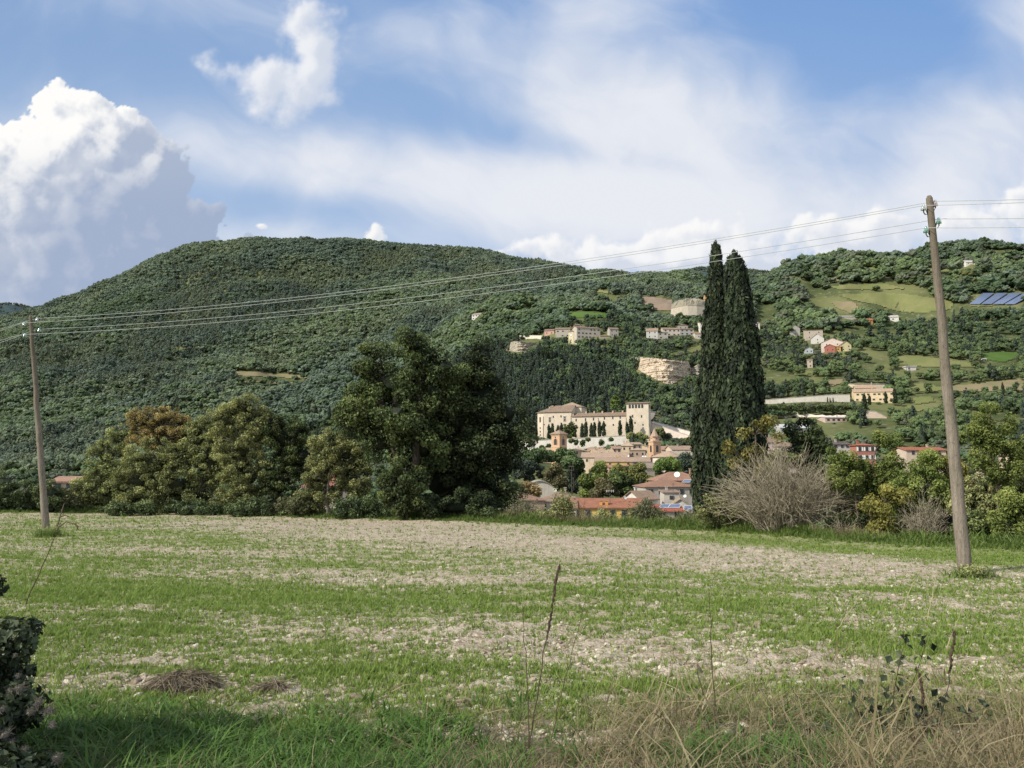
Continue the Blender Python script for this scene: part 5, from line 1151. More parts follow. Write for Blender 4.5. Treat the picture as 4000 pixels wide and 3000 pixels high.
def bld(label, x0, x1, yr, ye, yb, D=None, rot=0, roof='gable', dep=None, wall=CREAM, rc=TERR, cols=3, rows=2, shut=None, chim=1, name='house', group=None, wins=None, side=0, o=.45, deep=5., dirt=.45, ww=.9, wh=1.25, cat='house'):
    cx = (x0 + x1) / 2; 
    if D is None: D = float(hit(cx, yb)[1])
    m = mpp(D); r_ = random.Random(int(x0 * 7 + yb * 13)); W = (x1 - x0) * m; a = radians(rot); h = (yb - ye) * m; r = max(.25, (ye - yr) * m)
    dep = dep or min(12., max(5., W * .75)); w = max(2.2, (W - dep * abs(sin(a))) / cos(a))
    # the visible facade is shifted when a side wall shows too
    sh = dep * sin(a) / 2; c = at(cx, yb, D); root = empty(name, (c[0] - sh, c[1], c[2]), label, cat, group, a)
    wall_mesh(roof, w, dep, h, r, deep).build('wall', plaster(wall, dirt), root)
    rf = roof_mesh(roof, w, dep, h, r, min(o, .06 * w + .15)).build('roof', tiles(rc), root)
    if wins is None and cols and rows:
        wins = []
        for j in range(rows):
            for i in range(cols):
                if r_.random() < .88: wins.append(((i + .5) / cols + r_.uniform(-.03, .03), (j + .55) / rows, ww, wh))
    for u, v, a_, b_ in (wins or []): window(root, (u - .5) * w, 0, v * h, a_, b_, 'F', shut=shut)
    if side:
        for j in range(rows):
            for i in range(side):
                window(root, (w / 2 if rot < 0 else -w / 2), dep * (i + .5) / side, (j + .55) / rows * h, ww, wh, 'R' if rot < 0 else 'L', shut=shut)
    for k in range(chim):
        cb = MB(); X = r_.uniform(-.35, .35) * w; Y = dep * (.5 if roof != 'mono' else .7) + r_.uniform(-.1, .1) * dep; Z = h + r * (.9 if roof in ('gable', 'hip') else .75) ; cb.box((X, Y, Z + .25), (.55, .55, 1.5)); cb.box((X, Y, Z + 1.08), (.75, .75, .16)); cb.build('chimney', plaster(tuple(q * .8 for q in wall), dirt), rf)
    PROTECT.append((x0 - 1, (yr if yr < ye else ye), x1 + 1, yb - (yb - ye) * .25, D)); HOUSES.append(root)
    return root, w, dep, h, r, D
def Z(f, x0, x1, yr, ye, yb): a, c = f(x0, yr); b, d = f(x1, ye); return a, b, c, d, f(x0, yb)[1]

# ---- the palace on its terrace
def palace():
    D = 512.; r = radians(20); B = at(*zA(870, 1238), D); k = .49729 * mpp(D); root = empty('palace', B, 'long cream stone palace with an arcaded tower, standing on the white terrace', 'palace', None, -r)
    pm = plaster((.63, .545, .43), .28); wl = MB(); deep = 6.
    H1, H2, H3, H4 = 215 * k, 22.2, 15.0, 22.4
    # main block with a canted left face
    wl.prism([(-19.6, 0, -deep), (0, 0, -deep), (0, 17, -deep), (-24, 17, -deep), (-24.6, 3.2, -deep)], (0, 0, deep + H1))
    wl.prism([(0, 0, H1 - .02), (0, 17, H1 - .02), (0, 9, H1 + 4.6)], (-6, 0, 0))
    wl.box((-4.2, 18.5, (H2 - deep) / 2), (16.4, 15, H2 + deep))
    wl.prism([(37.0, .004, -deep), (37.0, 9, -deep), (37.0, 9, H3), (37.0, 5, H3 + 2.1), (37.0, .004, H3)], (-37.3, 0, 0))
    wl.box((44.2, 2.7, (H4 - deep) / 2), (14.2, 7.6, H4 + deep)); wl.build('wall', pm, root)
    bt = MB(); bt.prism([(51.32, -1.0, -deep), (53.0, -1.0, -deep), (51.32, -1.0, 9.)], (0, 4., 0)); bt.build('buttress', plaster((.45, .38, .30)), root)
    rm = tiles((.31, .225, .165)); rb = MB(); z = .22
    e = H1 - .1
    rb.prism([(-20.4, -.7, e), (.5, -.7, e), (.5, 9, H1 + 4.8), (-13.5, 9, H1 + 4.8)], (0, 0, z)); rb.prism([(-20.4, -.7, e), (-13.5, 9, H1 + 4.8), (-25.4, 3.0, e)], (0, 0, z)); rb.prism([(-25.4, 3.0, e), (-13.5, 9, H1 + 4.8), (-24.8, 17.6, e)], (0, 0, z)); rb.prism([(-24.8, 17.6, e), (-13.5, 9, H1 + 4.8), (.5, 9, H1 + 4.8), (.5, 17.6, e)], (0, 0, z))
    rf = rb.build('roof', rm, root)
    r2 = MB(); x0, x1, y0, y1 = -13, 4.6, 10.4, 26.6; A = (-4.2, 17., H2 + 3.6); C_ = (-4.2, 21, H2 + 3.6)
    r2.add([(x0, y0, H2), (x1, y0, H2), (x1, y1, H2), (x0, y1, H2), A, C_], [[1, 2, 5, 4], [3, 0, 4, 5]]); r2.add([(x0, y0, H2), (x1, y0, H2), (x1, y1, H2), (x0, y1, H2), A, C_], [[0, 1, 4], [2, 3, 5]]); r2.box((-4.2, 18.5, H2 - .1), (17.6, 16.2, .16)); r2.build('roof', tiles((.42, .31, .225)), root)
    r3 = MB(); r3.prism([(.05, -.7, H3 - .2), (37.0, -.7, H3 - .2), (37.0, 5, H3 + 2.3), (.05, 5, H3 + 2.3)], (0, 0, z)); r3.prism([(.05, 5, H3 + 2.3), (37.0, 5, H3 + 2.3), (37.0, 9.6, H3 - .1), (.05, 9.6, H3 - .1)], (0, 0, z)); rw = r3.build('roof', rm, root)
    r4 = MB(); r4.prism([(36.5, -1.9, H4 + .05), (52.0, -1.9, H4 + .05), (52.0, 7.2, H4 + 1.3), (36.5, 7.2, H4 + 1.3)], (0, 0, .28)); r4.build('roof', rm, root)
    # arcade under the tower roof
    for i in range(5):
        x = 39.3 + i * 2.02; a = MB(); n = 9; w = .72; zb = H4 - 3.0; P = [(x - w, -1.12, zb), (x + w, -1.12, zb)] + [(x + w * cos(q), -1.12, zb + 1.75 + w * sin(q)) for q in np.linspace(0, pi, n)]; a.prism(P, (0, .1, 0)); a.build('arch_opening', GLASS, root)
    a = MB(); zb = H4 - 3.0; P = [(51.33, 2.0, zb), (51.33, 3.4, zb)] + [(51.33, 2.7 + .7 * cos(q), zb + 1.75 + .7 * sin(q)) for q in np.linspace(0, pi, 9)]; a.prism(P[::-1], (.1, 0, 0)); a.build('arch_opening', GLASS, root)
    for zx, zy, w_, h_, st in [(703, 1080, 15, 36, 'framed'), (818, 1076, 16, 38, 'framed'), (730, 1057, 9, 16, 'plain'), (790, 1055, 9, 16, 'plain'), (725, 1124, 8, 12, 'plain'), (660, 1118, 6, 10, 'plain')]:
        window(root, (zx - 870) * k / cos(r), 0, (1236 - zy) * k, w_ * k, h_ * k, 'F', st)
    for zx, zy, h_ in [(908, 1076, 20), (980, 1073, 22), (1040, 1070, 22), (1122, 1066, 20), (1185, 1063, 20), (1240, 1060, 20), (1188, 1120, 14), (1130, 1122, 16), (905, 1120, 12)]:
        window(root, (zx - 872) * k * 1.055, 0, (1232 - zy) * k * .96, 9 * k, h_ * k, 'F')
    for zx, zy, h_ in [(1310, 1057, 10), (1330, 1055, 20), (1400, 1058, 18), (1410, 1122, 12), (1348, 1106, 14)]:
        window(root, 38.2 + (zx - 1296) * k * .98, -1.1, (1226 - zy) * k, 9 * k, h_ * k, 'F')
    # canted left face: tall framed window, column of small ones, arched door
    d = np.array([-5.0, 3.2, 0]); d /= np.linalg.norm(d); nrm = np.array([-3.2, -5.0, 0]); nrm /= np.linalg.norm(nrm); an = atan2(-3.2, 5.0)
    for zz, w_, h_ in [(13.4, 1.5, 3.4), (7.8, .9, 1.2), (5.4, .9, 1.2), (3.1, .9, 1.2), (.7, 1.3, 1.6)]:
        c = np.array([-22.2, 1.65, zz]); b = MB(); b.box(c + nrm * .03, (w_ * 1.3, .12, h_ * 1.12), rz=an, mi=0); b.box(c + nrm * .06, (w_, .16, h_), rz=an, mi=1); b.build('window', [SURR, GLASS], root)
    for x, y in [(-19.6, -.12), (-.25, -.12), (18.2, -.12), (36.6, -.12)]:
        b = MB(); b.box((x, y, 7.), (.22, .2, 13.5 if x > 0 else 17)); b.build('drainpipe', SHUT, root)
    for x, y, zz, par in [(-16.8, 6., H1 + 2.9, rf), (-16.0, 6.8, H1 + 3.3, rf), (-15.2, 7.6, H1 + 3.8, rf), (.9, 1.0, H3 + .9, rw), (9., 4, H3 + 2.2, rw), (14.5, 4.2, H3 + 2.3, rw), (20., 4.2, H3 + 2.3, rw), (27., 4.2, H3 + 2.3, rw), (33.5, 4.2, H3 + 2.3, rw)]:
        b = MB(); b.box((x, y, zz + .3), (1.0, .8, 1.5)); b.box((x, y, zz + 1.1), (1.25, 1.0, .2)); b.build('chimney', plaster((.50, .38, .28)), par)
    PROTECT.append((*zA(590, 940), *zA(1470, 1215), D))
palace()

def wall_strip(name, label, cat, top, bot, Dl, Dr, mat, back=5., n=24, rough=.0, group=None, cap=True):
    """retaining wall seen between a top and a bottom line (photo pixels), from distance Dl at its left to Dr at its right"""
    xs = np.linspace(top[0][0], top[-1][0], n); yt = np.interp(xs, *zip(*top)); f = (xs - xs[0]) / (xs[-1] - xs[0]); xb = bot[0][0] + f * (bot[-1][0] - bot[0][0]); yb = np.interp(xb, *zip(*bot)); D = Dl + (Dr - Dl) * f
    P0 = np.array([at(xb[i], yb[i] + 3, D[i] - .8) for i in range(n)]); P1 = np.array([at(xs[i], yt[i] + random.uniform(-1, 1) * rough, D[i]) for i in range(n)])
    c = P0.mean(0); root = empty(name, c, label, cat, group); rows = [P0 + (P1 - P0) * q for q in np.linspace(0, 1, 5)]; 
    if rough:
        for q in rows[1:-1]: q += rng.normal(size=q.shape) * .15
    B1 = P1 + [0, back, 0]; B0 = P0 + [0, back, -3]; V = np.stack(rows + [B1, B0]) - c; k = V.shape[0]; q = np.arange(k * n).reshape(k, n); b = MB()
    b.add(V.reshape(-1, 3), np.stack([q[:-1, :-1], q[:-1, 1:], q[1:, 1:], q[1:, :-1]], -1).reshape(-1, 4))
    b.add(V[:, 0], [list(range(k))[::-1]]); b.add(V[:, -1], [list(range(k))]); b.build('masonry', mat, root)
    if cap:
        cb = MB()
        for i in range(n - 1):
            p, s = P1[i] - c, P1[i + 1] - c; L = np.linalg.norm(s - p)
            cb.add([p + [0, -.25, -.05], s + [0, -.25, -.05], s + [0, .6, -.05], p + [0, .6, -.05], p + [0, -.25, .22], s + [0, -.25, .22], s + [0, .6, .22], p + [0, .6, .22]], [[0, 1, 5, 4], [4, 5, 6, 7], [3, 7, 6, 2], [0, 3, 2, 1]])
        cb.build('coping', plaster((.50, .46, .40)), root)
    x0, x1 = min(xs[0], xb[0]), max(xs[-1], xb[-1]); s = 6
    for i in range(s):
        a, b_ = xs[0] + (xs[-1] - xs[0]) * i / s, xs[0] + (xs[-1] - xs[0]) * (i + 1) / s; PROTECT.append((a, np.interp((a + b_) / 2, *zip(*top)), b_, np.interp((a + b_) / 2, *zip(*bot)) - 4, min(Dl, Dr)))
    return root
TW = plaster((.66, .62, .55), .55)
wall_strip('terrace_wall', 'long white retaining wall below the palace', 'wall', [zA(430, 1262), zA(540, 1250), zA(1290, 1210)], [zA(430, 1345), zA(700, 1335), zA(1312, 1272)], 497, 484, TW, 9.)
wall_strip('ramp_wall', 'pale ramp wall descending to the right of the palace tower', 'wall', [zA(1452, 1093), zA(1700, 1180), zA(1862, 1232)], [zA(1452, 1160), zA(1640, 1218), zA(1862, 1240)], 503, 490, plaster((.66, .57, .49), .35), 3.)
wall_strip('ramp_wall', 'second pale wall above the ramp, behind the ramp wall', 'wall', [zA(1515, 1098), zA(1700, 1150), zA(1828, 1186)], [zA(1515, 1112), zA(1700, 1170), zA(1828, 1222)], 512, 500, plaster((.68, .60, .52), .3), 3.)
wall_strip('round_bastion', 'small pale curved wall right of the palace tower', 'wall', [zA(1468, 1024), zA(1500, 1020), zA(1532, 1024)], [zA(1468, 1082), zA(1500, 1078), zA(1515, 1060)], 520, 522, plaster((.58, .52, .45), .4), 4.)
for i, (zx, zy, w_, h_) in enumerate([(905, 1262, 28, 34), (960, 1262, 40, 50), (870, 1250, 22, 20), (1110, 1262, 40, 36), (1000, 1240, 18, 14), (690, 1292, 26, 26), (640, 1300, 20, 14), (1180, 1240, 16, 10)]):
    px, py = zA(zx, zy); near_tree('wall_shrub', 'dark shrub hanging on the white terrace wall', 'shrub', (px, py + h_ * .3), [(px, py, w_ * .3, h_ * .27)], 483 + (700 - zx) * .012, 500, .9, 1.2, 'oak_leaf', 'twig_brown', tr=.1, seed=400 + i, group='shrubs growing on the terrace wall', branches=4, depth=.5)

def bell_tower(label, D, apex, eave_y, hw, base_y, rotdeg, side, spire):
    B = at(apex[0], base_y, D); m = mpp(D); root = empty('bell_tower', B, label, 'bell tower', None, radians(rotdeg)); h = (base_y - eave_y) * m; s = side / 2; wm = plaster((.56, .37, .24), .3); b = MB(); b.box((0, 0, (h - 4) / 2), (side, side, h + 4)); b.build('wall', wm, root)
    for zz, e, t, nm in [(h - .25, .35, .5, 'cornice'), (h - .9, .15, .2, 'moulding'), (h - 6.6 if not spire else h - 1.9, .14, .25, 'string_course')]: c = MB(); c.box((0, 0, zz), (side + 2 * e, side + 2 * e, t)); c.build(nm, plaster((.60, .44, .31), .3), root)
    for f in range(4):
        R = np.array([[cos(f * pi / 2), -sin(f * pi / 2), 0], [sin(f * pi / 2), cos(f * pi / 2), 0], [0, 0, 1]]); w = side * .17; zb = h - (5.6 if not spire else 5.6); ah = 2.2 if not spire else 2.5
        P = np.array([(-w, -s - .06, zb), (w, -s - .06, zb)] + [(w * cos(q), -s - .06, zb + ah + w * sin(q)) for q in np.linspace(0, pi, 9)]) @ R.T; a = MB(); a.prism(P, R @ np.array([0, .1, 0])); op = a.build('arch_opening', GLASS, root)
        w2 = w * 1.35; P = [(w2 * cos(q), zb + ah + w2 * sin(q)) for q in np.linspace(0, pi, 9)]; P2 = [(w * cos(q), zb + ah + w * sin(q)) for q in np.linspace(0, pi, 9)]; fr = MB()
        for i in range(8): fr.prism(np.array([(P[i][0], -s - .1, P[i][1]), (P[i + 1][0], -s - .1, P[i + 1][1]), (P2[i + 1][0], -s - .1, P2[i + 1][1]), (P2[i][0], -s - .1, P2[i][1])][::-1]) @ R.T, R @ np.array([0, .12, 0]))
        for sg in (-1, 1): fr.add((np.array([[x, y, z] for z in (zb, zb + ah) for y in (-s - .1, -s) for x in (sg * w, sg * w2)]) @ R.T), [[0, 2, 3, 1], [4, 5, 7, 6], [0, 1, 5, 4], [2, 6, 7, 3], [0, 4, 6, 2], [1, 3, 7, 5]])
        fr.build('arch_frame', plaster((.48, .29, .18), .3), root)
        if not spire:
            P = np.array([(.38 * cos(q), -s - .07, h - 1.75 + .38 * sin(q)) for q in np.linspace(0, 2 * pi, 13)[:-1]]) @ R.T; a = MB(); a.prism(P, R @ np.array([0, .1, 0])); a.build('oculus', GLASS, root)
    rh = (eave_y - apex[1]) * m
    if not spire:
        e = s + .75; a = MB(); a.add([(-e, -e, h), (e, -e, h), (e, e, h), (-e, e, h), (0, 0, h + rh)], [[0, 1, 4], [1, 2, 4], [2, 3, 4], [3, 0, 4]]); a.box((0, 0, h - .02), (2 * e, 2 * e, .14)); a.tube([(0, 0, h + rh - .1), (0, 0, h + rh + 1.3)], .06, 5); a.build('roof', tiles((.42, .30, .22)), root)
    else:
        l = MB(); th = np.arange(8) / 8 * 2 * pi + pi / 8; q = s * .98; hl = 2.1; P = [(q * cos(t), q * sin(t), h + .02) for t in th]; l.prism(P[::-1][::-1], (0, 0, hl)); l.box((0, 0, h + hl - .08), (side * .98, side * .98, .2)); l.build('lantern', plaster((.56, .38, .26), .3), root)
        for t in np.arange(4) / 4 * 2 * pi - pi / 2:
            u = np.array([-sin(t), cos(t), 0]); nn = np.array([cos(t), sin(t), 0]); qa = q * cos(pi / 8); P = [nn * (qa + .05) + u * .32 * cos(x) + np.array([0, 0, h + 1.15 + .32 * sin(x)]) for x in np.linspace(0, 2 * pi, 11)[:-1]]; a = MB(); a.prism(P, -nn * .1); a.build('oculus', GLASS, root)
        a = MB(); V = [(q * .98 * cos(t), q * .98 * sin(t), h + hl + .02) for t in th] + [(0, 0, h + rh)]; a.add(V, [[i, (i + 1) % 8, 8] for i in range(8)]); a.tube([(0, 0, h + rh - .1), (0, 0, h + rh + 1.)], .05, 5); a.box((0, 0, h + rh + .65), (.5, .07, .07)); a.build('roof', tiles((.50, .36, .26)), root)
    PROTECT.append((apex[0] - hw, apex[1], apex[0] + hw, base_y - 20, D))
bell_tower('square brick bell tower with a low pyramid roof, left of the town roofs', 398, zD(425, 412), zD(0, 462)[1], 32, zD(0, 780)[1], 45, 5.6, False)
bell_tower('slim brick bell tower with a pointed spire, right of the town roofs', 385, zD(1608, 388), zD(0, 545)[1], 22, zD(0, 840)[1], 22, 4.4, True)

# ---- roofs of the old town (rows of the close-up: label, x0, x1, ridge, eave, foot, distance, rotation, roof ...)
T = 'houses of the old town'
OC = (.52, .40, .29)
for row in [
 ('warm roofed house touching the square bell tower', 520, 765, 628, 664, 720, 405, -6, 'hip', TAN, OC, 3, 1, 1), ('roof end left of the square bell tower', 235, 340, 632, 656, 700, 410, 0, 'gable', TAN, OC, 1, 1, 0),
 ('brown roofed house under the middle of the terrace wall', 725, 950, 628, 672, 715, 398, -18, 'gable', (.45, .36, .27), TERR, 3, 1, 0), ('house with many chimneys on an orange roof, centre of town', 845, 1140, 652, 700, 720, 388, 8, 'gable', TAN, (.55, .40, .27), 0, 0, 4),
 ('long low roof with white gable wall facing the pines', 655, 1270, 690, 747, 830, 372, -10, 'gable', (.60, .50, .39), (.47, .34, .25), 5, 1, 3), ('tall ochre house nearest the terrace wall', 1165, 1335, 566, 606, 680, 415, -12, 'hip', (.58, .46, .33), OC, 2, 1, 2),
 ('house with a dark open loggia right of the tall ochre house', 1325, 1455, 563, 588, 650, 420, 6, 'mono', (.40, .30, .22), (.46, .34, .25), 2, 1, 0), ('plain ochre house wall left of the spired bell tower', 1405, 1545, 588, 628, 745, 400, -20, 'monoL', (.56, .45, .31), OC, 1, 1, 1),
 ('small house under the tall ochre house', 1080, 1200, 612, 640, 690, 400, 5, 'gable', TAN, TERR, 2, 1, 1), ('rubble stone house with an overhanging roof in the centre', 1255, 1482, 630, 658, 760, 376, -14, 'hip', (.36, .28, .21), (.48, .36, .27), 3, 1, 1),
 ('long yellow walled building in front of the town centre', 855, 1540, 752, 802, 872, 358, -5, 'gable', (.66, .46, .17), (.43, .31, .23), 6, 1, 2), ('reddish roof just above the bright green tree', 1035, 1290, 845, 872, 905, 345, 0, 'gable', (.5, .33, .25), (.40, .235, .175), 0, 0, 0),
 ('grey brown roof between the spire and the yellow trees', 1475, 1640, 818, 875, 915, 348, 14, 'gable', (.45, .38, .31), (.36, .29, .23), 0, 0, 0), ('brown roofed house right of the spire', 1675, 1850, 612, 652, 700, 405, -8, 'gable', (.50, .40, .30), TERR, 2, 1, 1),
 ('long brown roofed house right of the spire, before the olive grove', 1815, 2140, 606, 655, 700, 398, 12, 'gable', (.55, .46, .36), (.40, .29, .215), 5, 1, 2), ('large pale roofed hall behind the cypresses', 1850, 2190, 672, 722, 800, 378, 10, 'gable', (.50, .44, .37), (.46, .37, .29), 3, 1, 0),
 ('low flat annex between the yellow building and the spire', 1340, 1540, 800, 808, 850, 352, 0, 'flat', (.22, .19, .17), (.30, .26, .22), 5, 1, 0)]:
    lab, a, b, c, d, e, D, rot, rk, wc, rc, cs, rs, ch = row; x0, x1, yr, ye, yb = Z(zD, a, b, c, d, e); bld(lab, x0, x1, yr, ye, yb, D, rot, rk, None, wc, rc, cs, rs, None, ch, 'town_house', T, ww=.8, wh=1.2)
def apse():
    D = 368; p = zD(1765, 825); B = at(*p, D); m = mpp(D) * .31646; root = empty('church', B, 'church apse with a conical tiled roof and white drum beside the spire', 'church'); R = 185 * m; h = 85 * m
    b = MB(); b.lathe([(R, -4), (R, h), (0, h + .02)], n=20); b.build('wall', plaster((.68, .62, .54), .25), root); a = MB(); a.lathe([(R + .7, h - .25), (R + .7, h), (.1, h + 72 * m), (0, h + 72 * m)], n=20); a.build('roof', tiles((.52, .37, .27)), root)
    PROTECT.append((*zD(1575, 668), *zD(1960, 800), D))
apse()
# white satellite dishes on the roofs
def dish(label, px, py, rpx, D, face=-.5, group='satellite dishes'):
    m = mpp(D); B = at(px, py, D); R = rpx * m; root = empty('satellite_dish', B, label, 'satellite dish', group, face); b = MB(); prof = [(R * q, .22 * R * q * q) for q in np.linspace(0, 1, 7)]
    b.lathe(prof + [(R * .98, .25 * R)] + [(R * .97 * q, .22 * R * q * q + .03) for q in np.linspace(1, 0, 6)], n=18); V = np.vstack(b.v); a = radians(68); Rm = np.array([[1, 0, 0], [0, cos(a), -sin(a)], [0, sin(a), cos(a)]]); b.v = [v @ Rm.T for v in b.v]; b.build('reflector', WHITE, root, smooth=True)
    p = MB(); p.tube([(0, .25 * R, -R * 2.1), (0, .25 * R, 0)], .06 * R, 5); p.build('mast', DARKM, root); q = MB(); q.tube([(0, .1 * R, -R * .9), (0, -.8 * R, -.25 * R)], .03 * R, 4); q.box((0, -.8 * R, -.25 * R), (.14 * R,) * 3); q.build('feed_arm', DARKM, root)
dish('largest white satellite dish, on the near hip roof by the cypress', *zD(1880, 962), 11.5, 196, -.35)
dish('white dish on the left brown roof', *zD(370, 1155), 8, 176, .5); dish('white dish above the long red roof', *zD(1240, 1250), 6.5, 174, .5); dish('white dish on the small white house by the cypress', *zD(1978, 1227), 6, 176, -.5)
dish('left one of two little dishes below the spire', *zD(1458, 737), 3.2, 352, -.3); dish('right one of two little dishes below the spire', *zD(1488, 737), 3.6, 352, -.3); dish('little dish before the rubble stone house', *zD(1281, 733), 3.2, 352, -.3)

# ---- the near roofs just beyond the field
def near_roof(lab, a, b, c, d, e, D, rot, rk, dep, wc, rc, cs, rs, ch, **kw):
    x0, x1, yr, ye, yb = Z(zD, a, b, c, d, e); return bld(lab, x0, x1, yr, ye, yb, D, rot, rk, dep, wc, rc, cs, rs, None, ch, 'village_house', 'houses just beyond the field', deep=4, **kw)
near_roof('big hip roofed house beside the cypresses carrying the largest dish', 1490, 2170, 1032, 1112, 1240, 200, 6, 'hip', 11, (.42, .38, .34), (.34, .205, .145), 5, 1, 0, ww=1.0, wh=1.2)
near_roof('upper reddish roof storey above the big hip roofed house', 1640, 2260, 930, 1032, 1060, 206, 6, 'hip', 9, (.40, .28, .20), (.38, .225, .16), 0, 0, 1)
near_roof('white sided house with a lean-to brown roof left of the cypress', 1420, 1800, 1180, 1268, 1420, 182, 24, 'gable', 7, (.60, .57, .52), (.33, .235, .17), 1, 1, 1)
near_roof('small grey dormer house with one window beside the cypress', 1720, 1905, 1168, 1182, 1290, 186, 0, 'mono', 5, (.50, .46, .41), (.36, .26, .2), 1, 1, 1, wins=[(.5, .45, 1.0, .8)])
near_roof('grey gabled house behind the solar panels', 1760, 2010, 1268, 1330, 1420, 176, -10, 'front', 8, (.48, .46, .43), (.42, .32, .22), 0, 0, 0)
near_roof('low house with a bright red roof edge beside the cypress', 1630, 1960, 1362, 1416, 1500, 168, 0, 'mono', 5, (.46, .43, .40), (.42, .145, .10), 2, 1, 0)
lr = near_roof('long red tiled roof with yellow walls behind the field edge', 560, 1445, 1278, 1372, 1520, 172, -2, 'gable', 9, (.64, .43, .14), (.37, .175, .115), 6, 1, 0, ww=1.2, wh=1.4)
near_roof('pale end bay of the long red roofed house', 470, 640, 1300, 1378, 1520, 171, -2, 'gable', 8, (.60, .56, .50), (.33, .20, .14), 1, 1, 0)
near_roof('brown hip roofed house next to the dark oaks', -330, 300, 1190, 1278, 1420, 176, 6, 'hip', 10, (.33, .25, .20), (.32, .20, .15), 4, 1, 0)
near_roof('brown roofed house with a dish, behind the thin saplings', 130, 720, 1183, 1292, 1440, 184, -4, 'hip', 11, (.50, .46, .40), (.33, .235, .18), 4, 1, 1)
def curved_roof():
    D = 235; B = at(*zD(190, 1220), D); m = mpp(D) * .31646; root = empty('barrel_hall', B, 'hall with a curved grey roof behind the left brown roofs', 'hall'); W = 420 * m; n = 14; P = [(W * (q - .5), 0, 45 * m + 130 * m * sin(pi * q) ** .8) for q in np.linspace(0, 1, n)]; b = MB(); b.prism([(W / 2, 0, -4), (-W / 2, 0, -4)][::-1] + [(p[0], 0, p[2] - .1) for p in P[::-1]], (0, 14, 0)); b.build('wall', plaster((.5, .46, .4)), root)
    r = MB()
    for i in range(n - 1): r.prism([(P[i][0], -.4, P[i][2]), (P[i + 1][0], -.4, P[i + 1][2]), (P[i + 1][0], 14.4, P[i + 1][2]), (P[i][0], 14.4, P[i][2])], (0, 0, .2))
    r.build('roof', plaster((.33, .31, .27)), root); PROTECT.append((*zD(80, 1045), *zD(420, 1180), D))
curved_roof()
def solar(label, quad, D, lift=0, group='solar panels', dD=1.2):
    P = np.array([at(*quad[0], D), at(*quad[1], D), at(*quad[2], D + dD), at(*quad[3], D + dD)]); c = P.mean(0); root = empty('solar_collector', c, label, 'solar panel', group); b = MB(); b.prism(P - c, (0, 0, -.08)); pn = b.build('panel', PANEL, root); f = MB()
    for i in range(4): f.tube([P[i] - c + [0, 0, .02], P[(i + 1) % 4] - c + [0, 0, .02]], .045, 4)
    f.build('frame', WHITE, root); return root
solar('left solar panel on the roof by the cypress foot', [zD(1650, 1368), zD(1765, 1368), zD(1795, 1325), zD(1700, 1325)], 170); solar('middle solar panel on the roof by the cypress foot', [zD(1765, 1368), zD(1910, 1368), zD(1930, 1325), zD(1805, 1325)], 170); solar('right solar panel on the roof by the cypress foot', [zD(1960, 1390), zD(2070, 1385), zD(2060, 1345), zD(1970, 1345)], 169)
solar('white framed roof panel on the big hip roofed house', [zD(1936, 1056), zD(2100, 1056), zD(2090, 1024), zD(1970, 1024)], 198)
for i, (x, lab) in enumerate([(938, 'left orange chimney on the long red roof'), (1008, 'right orange chimney on the long red roof')]):
    p = at(*zD(x, 1325), 173) - np.array(lr[0].location); b = MB(); b.box(p + [0, 0, -.2], (.6, .5, 1.7)); ck = b.build('chimney', plaster((.62, .33, .10)), lr[0]); ck['label'] = lab; c = MB(); c.box(p + [0, 0, .74], (.8, .7, .2)); c.build('cap', tiles(TORA), ck)
p = at(*zD(1052, 1275), 173); root = empty('television_antenna', p, 'small television antenna above the long red roof', 'antenna'); b = MB(); b.tube([(0, 0, -.6), (0, 0, 2.1)], .04, 5); b.build('mast', DARKM, root); b = MB()
for dx in (-.8, -.4, 0, .4, .8): b.tube([(dx, 0, 1.7), (dx, 0, 2.3)], .03, 4)
b.tube([(-.9, 0, 2.0), (.9, 0, 2.0)], .03, 4); b.build('aerial', WHITE, root)
p = at(*zD(1831, 1180), 184); root = empty('television_antenna', p, 'thin mast beside the big hip roofed house', 'antenna'); b = MB(); b.tube([(0, 0, -2.5), (0, 0, 2.2)], .05, 5); b.build('mast', DARKM, root); b = MB(); b.tube([(-.5, 0, 1.9), (.5, 0, 1.9)], .03, 4); b.build('aerial', DARKM, root)

# ---- houses behind the hedge and on the left
bld('low pink roofed house between the left pole and the orange topped tree', 205, 320, 1868, 1884, 1930, 120, 10, 'gable', 7, (.52, .40, .32), (.44, .27, .2), 2, 1, None, 0, 'village_house', deep=6)
bld('pink and white house glimpsed through the hedge', 1190, 1340, 1852, 1900, 1990, 75, 0, 'hip', 6, (.60, .50, .44), (.33, .16, .12), 3, 1, None, 0, 'village_house', deep=6)

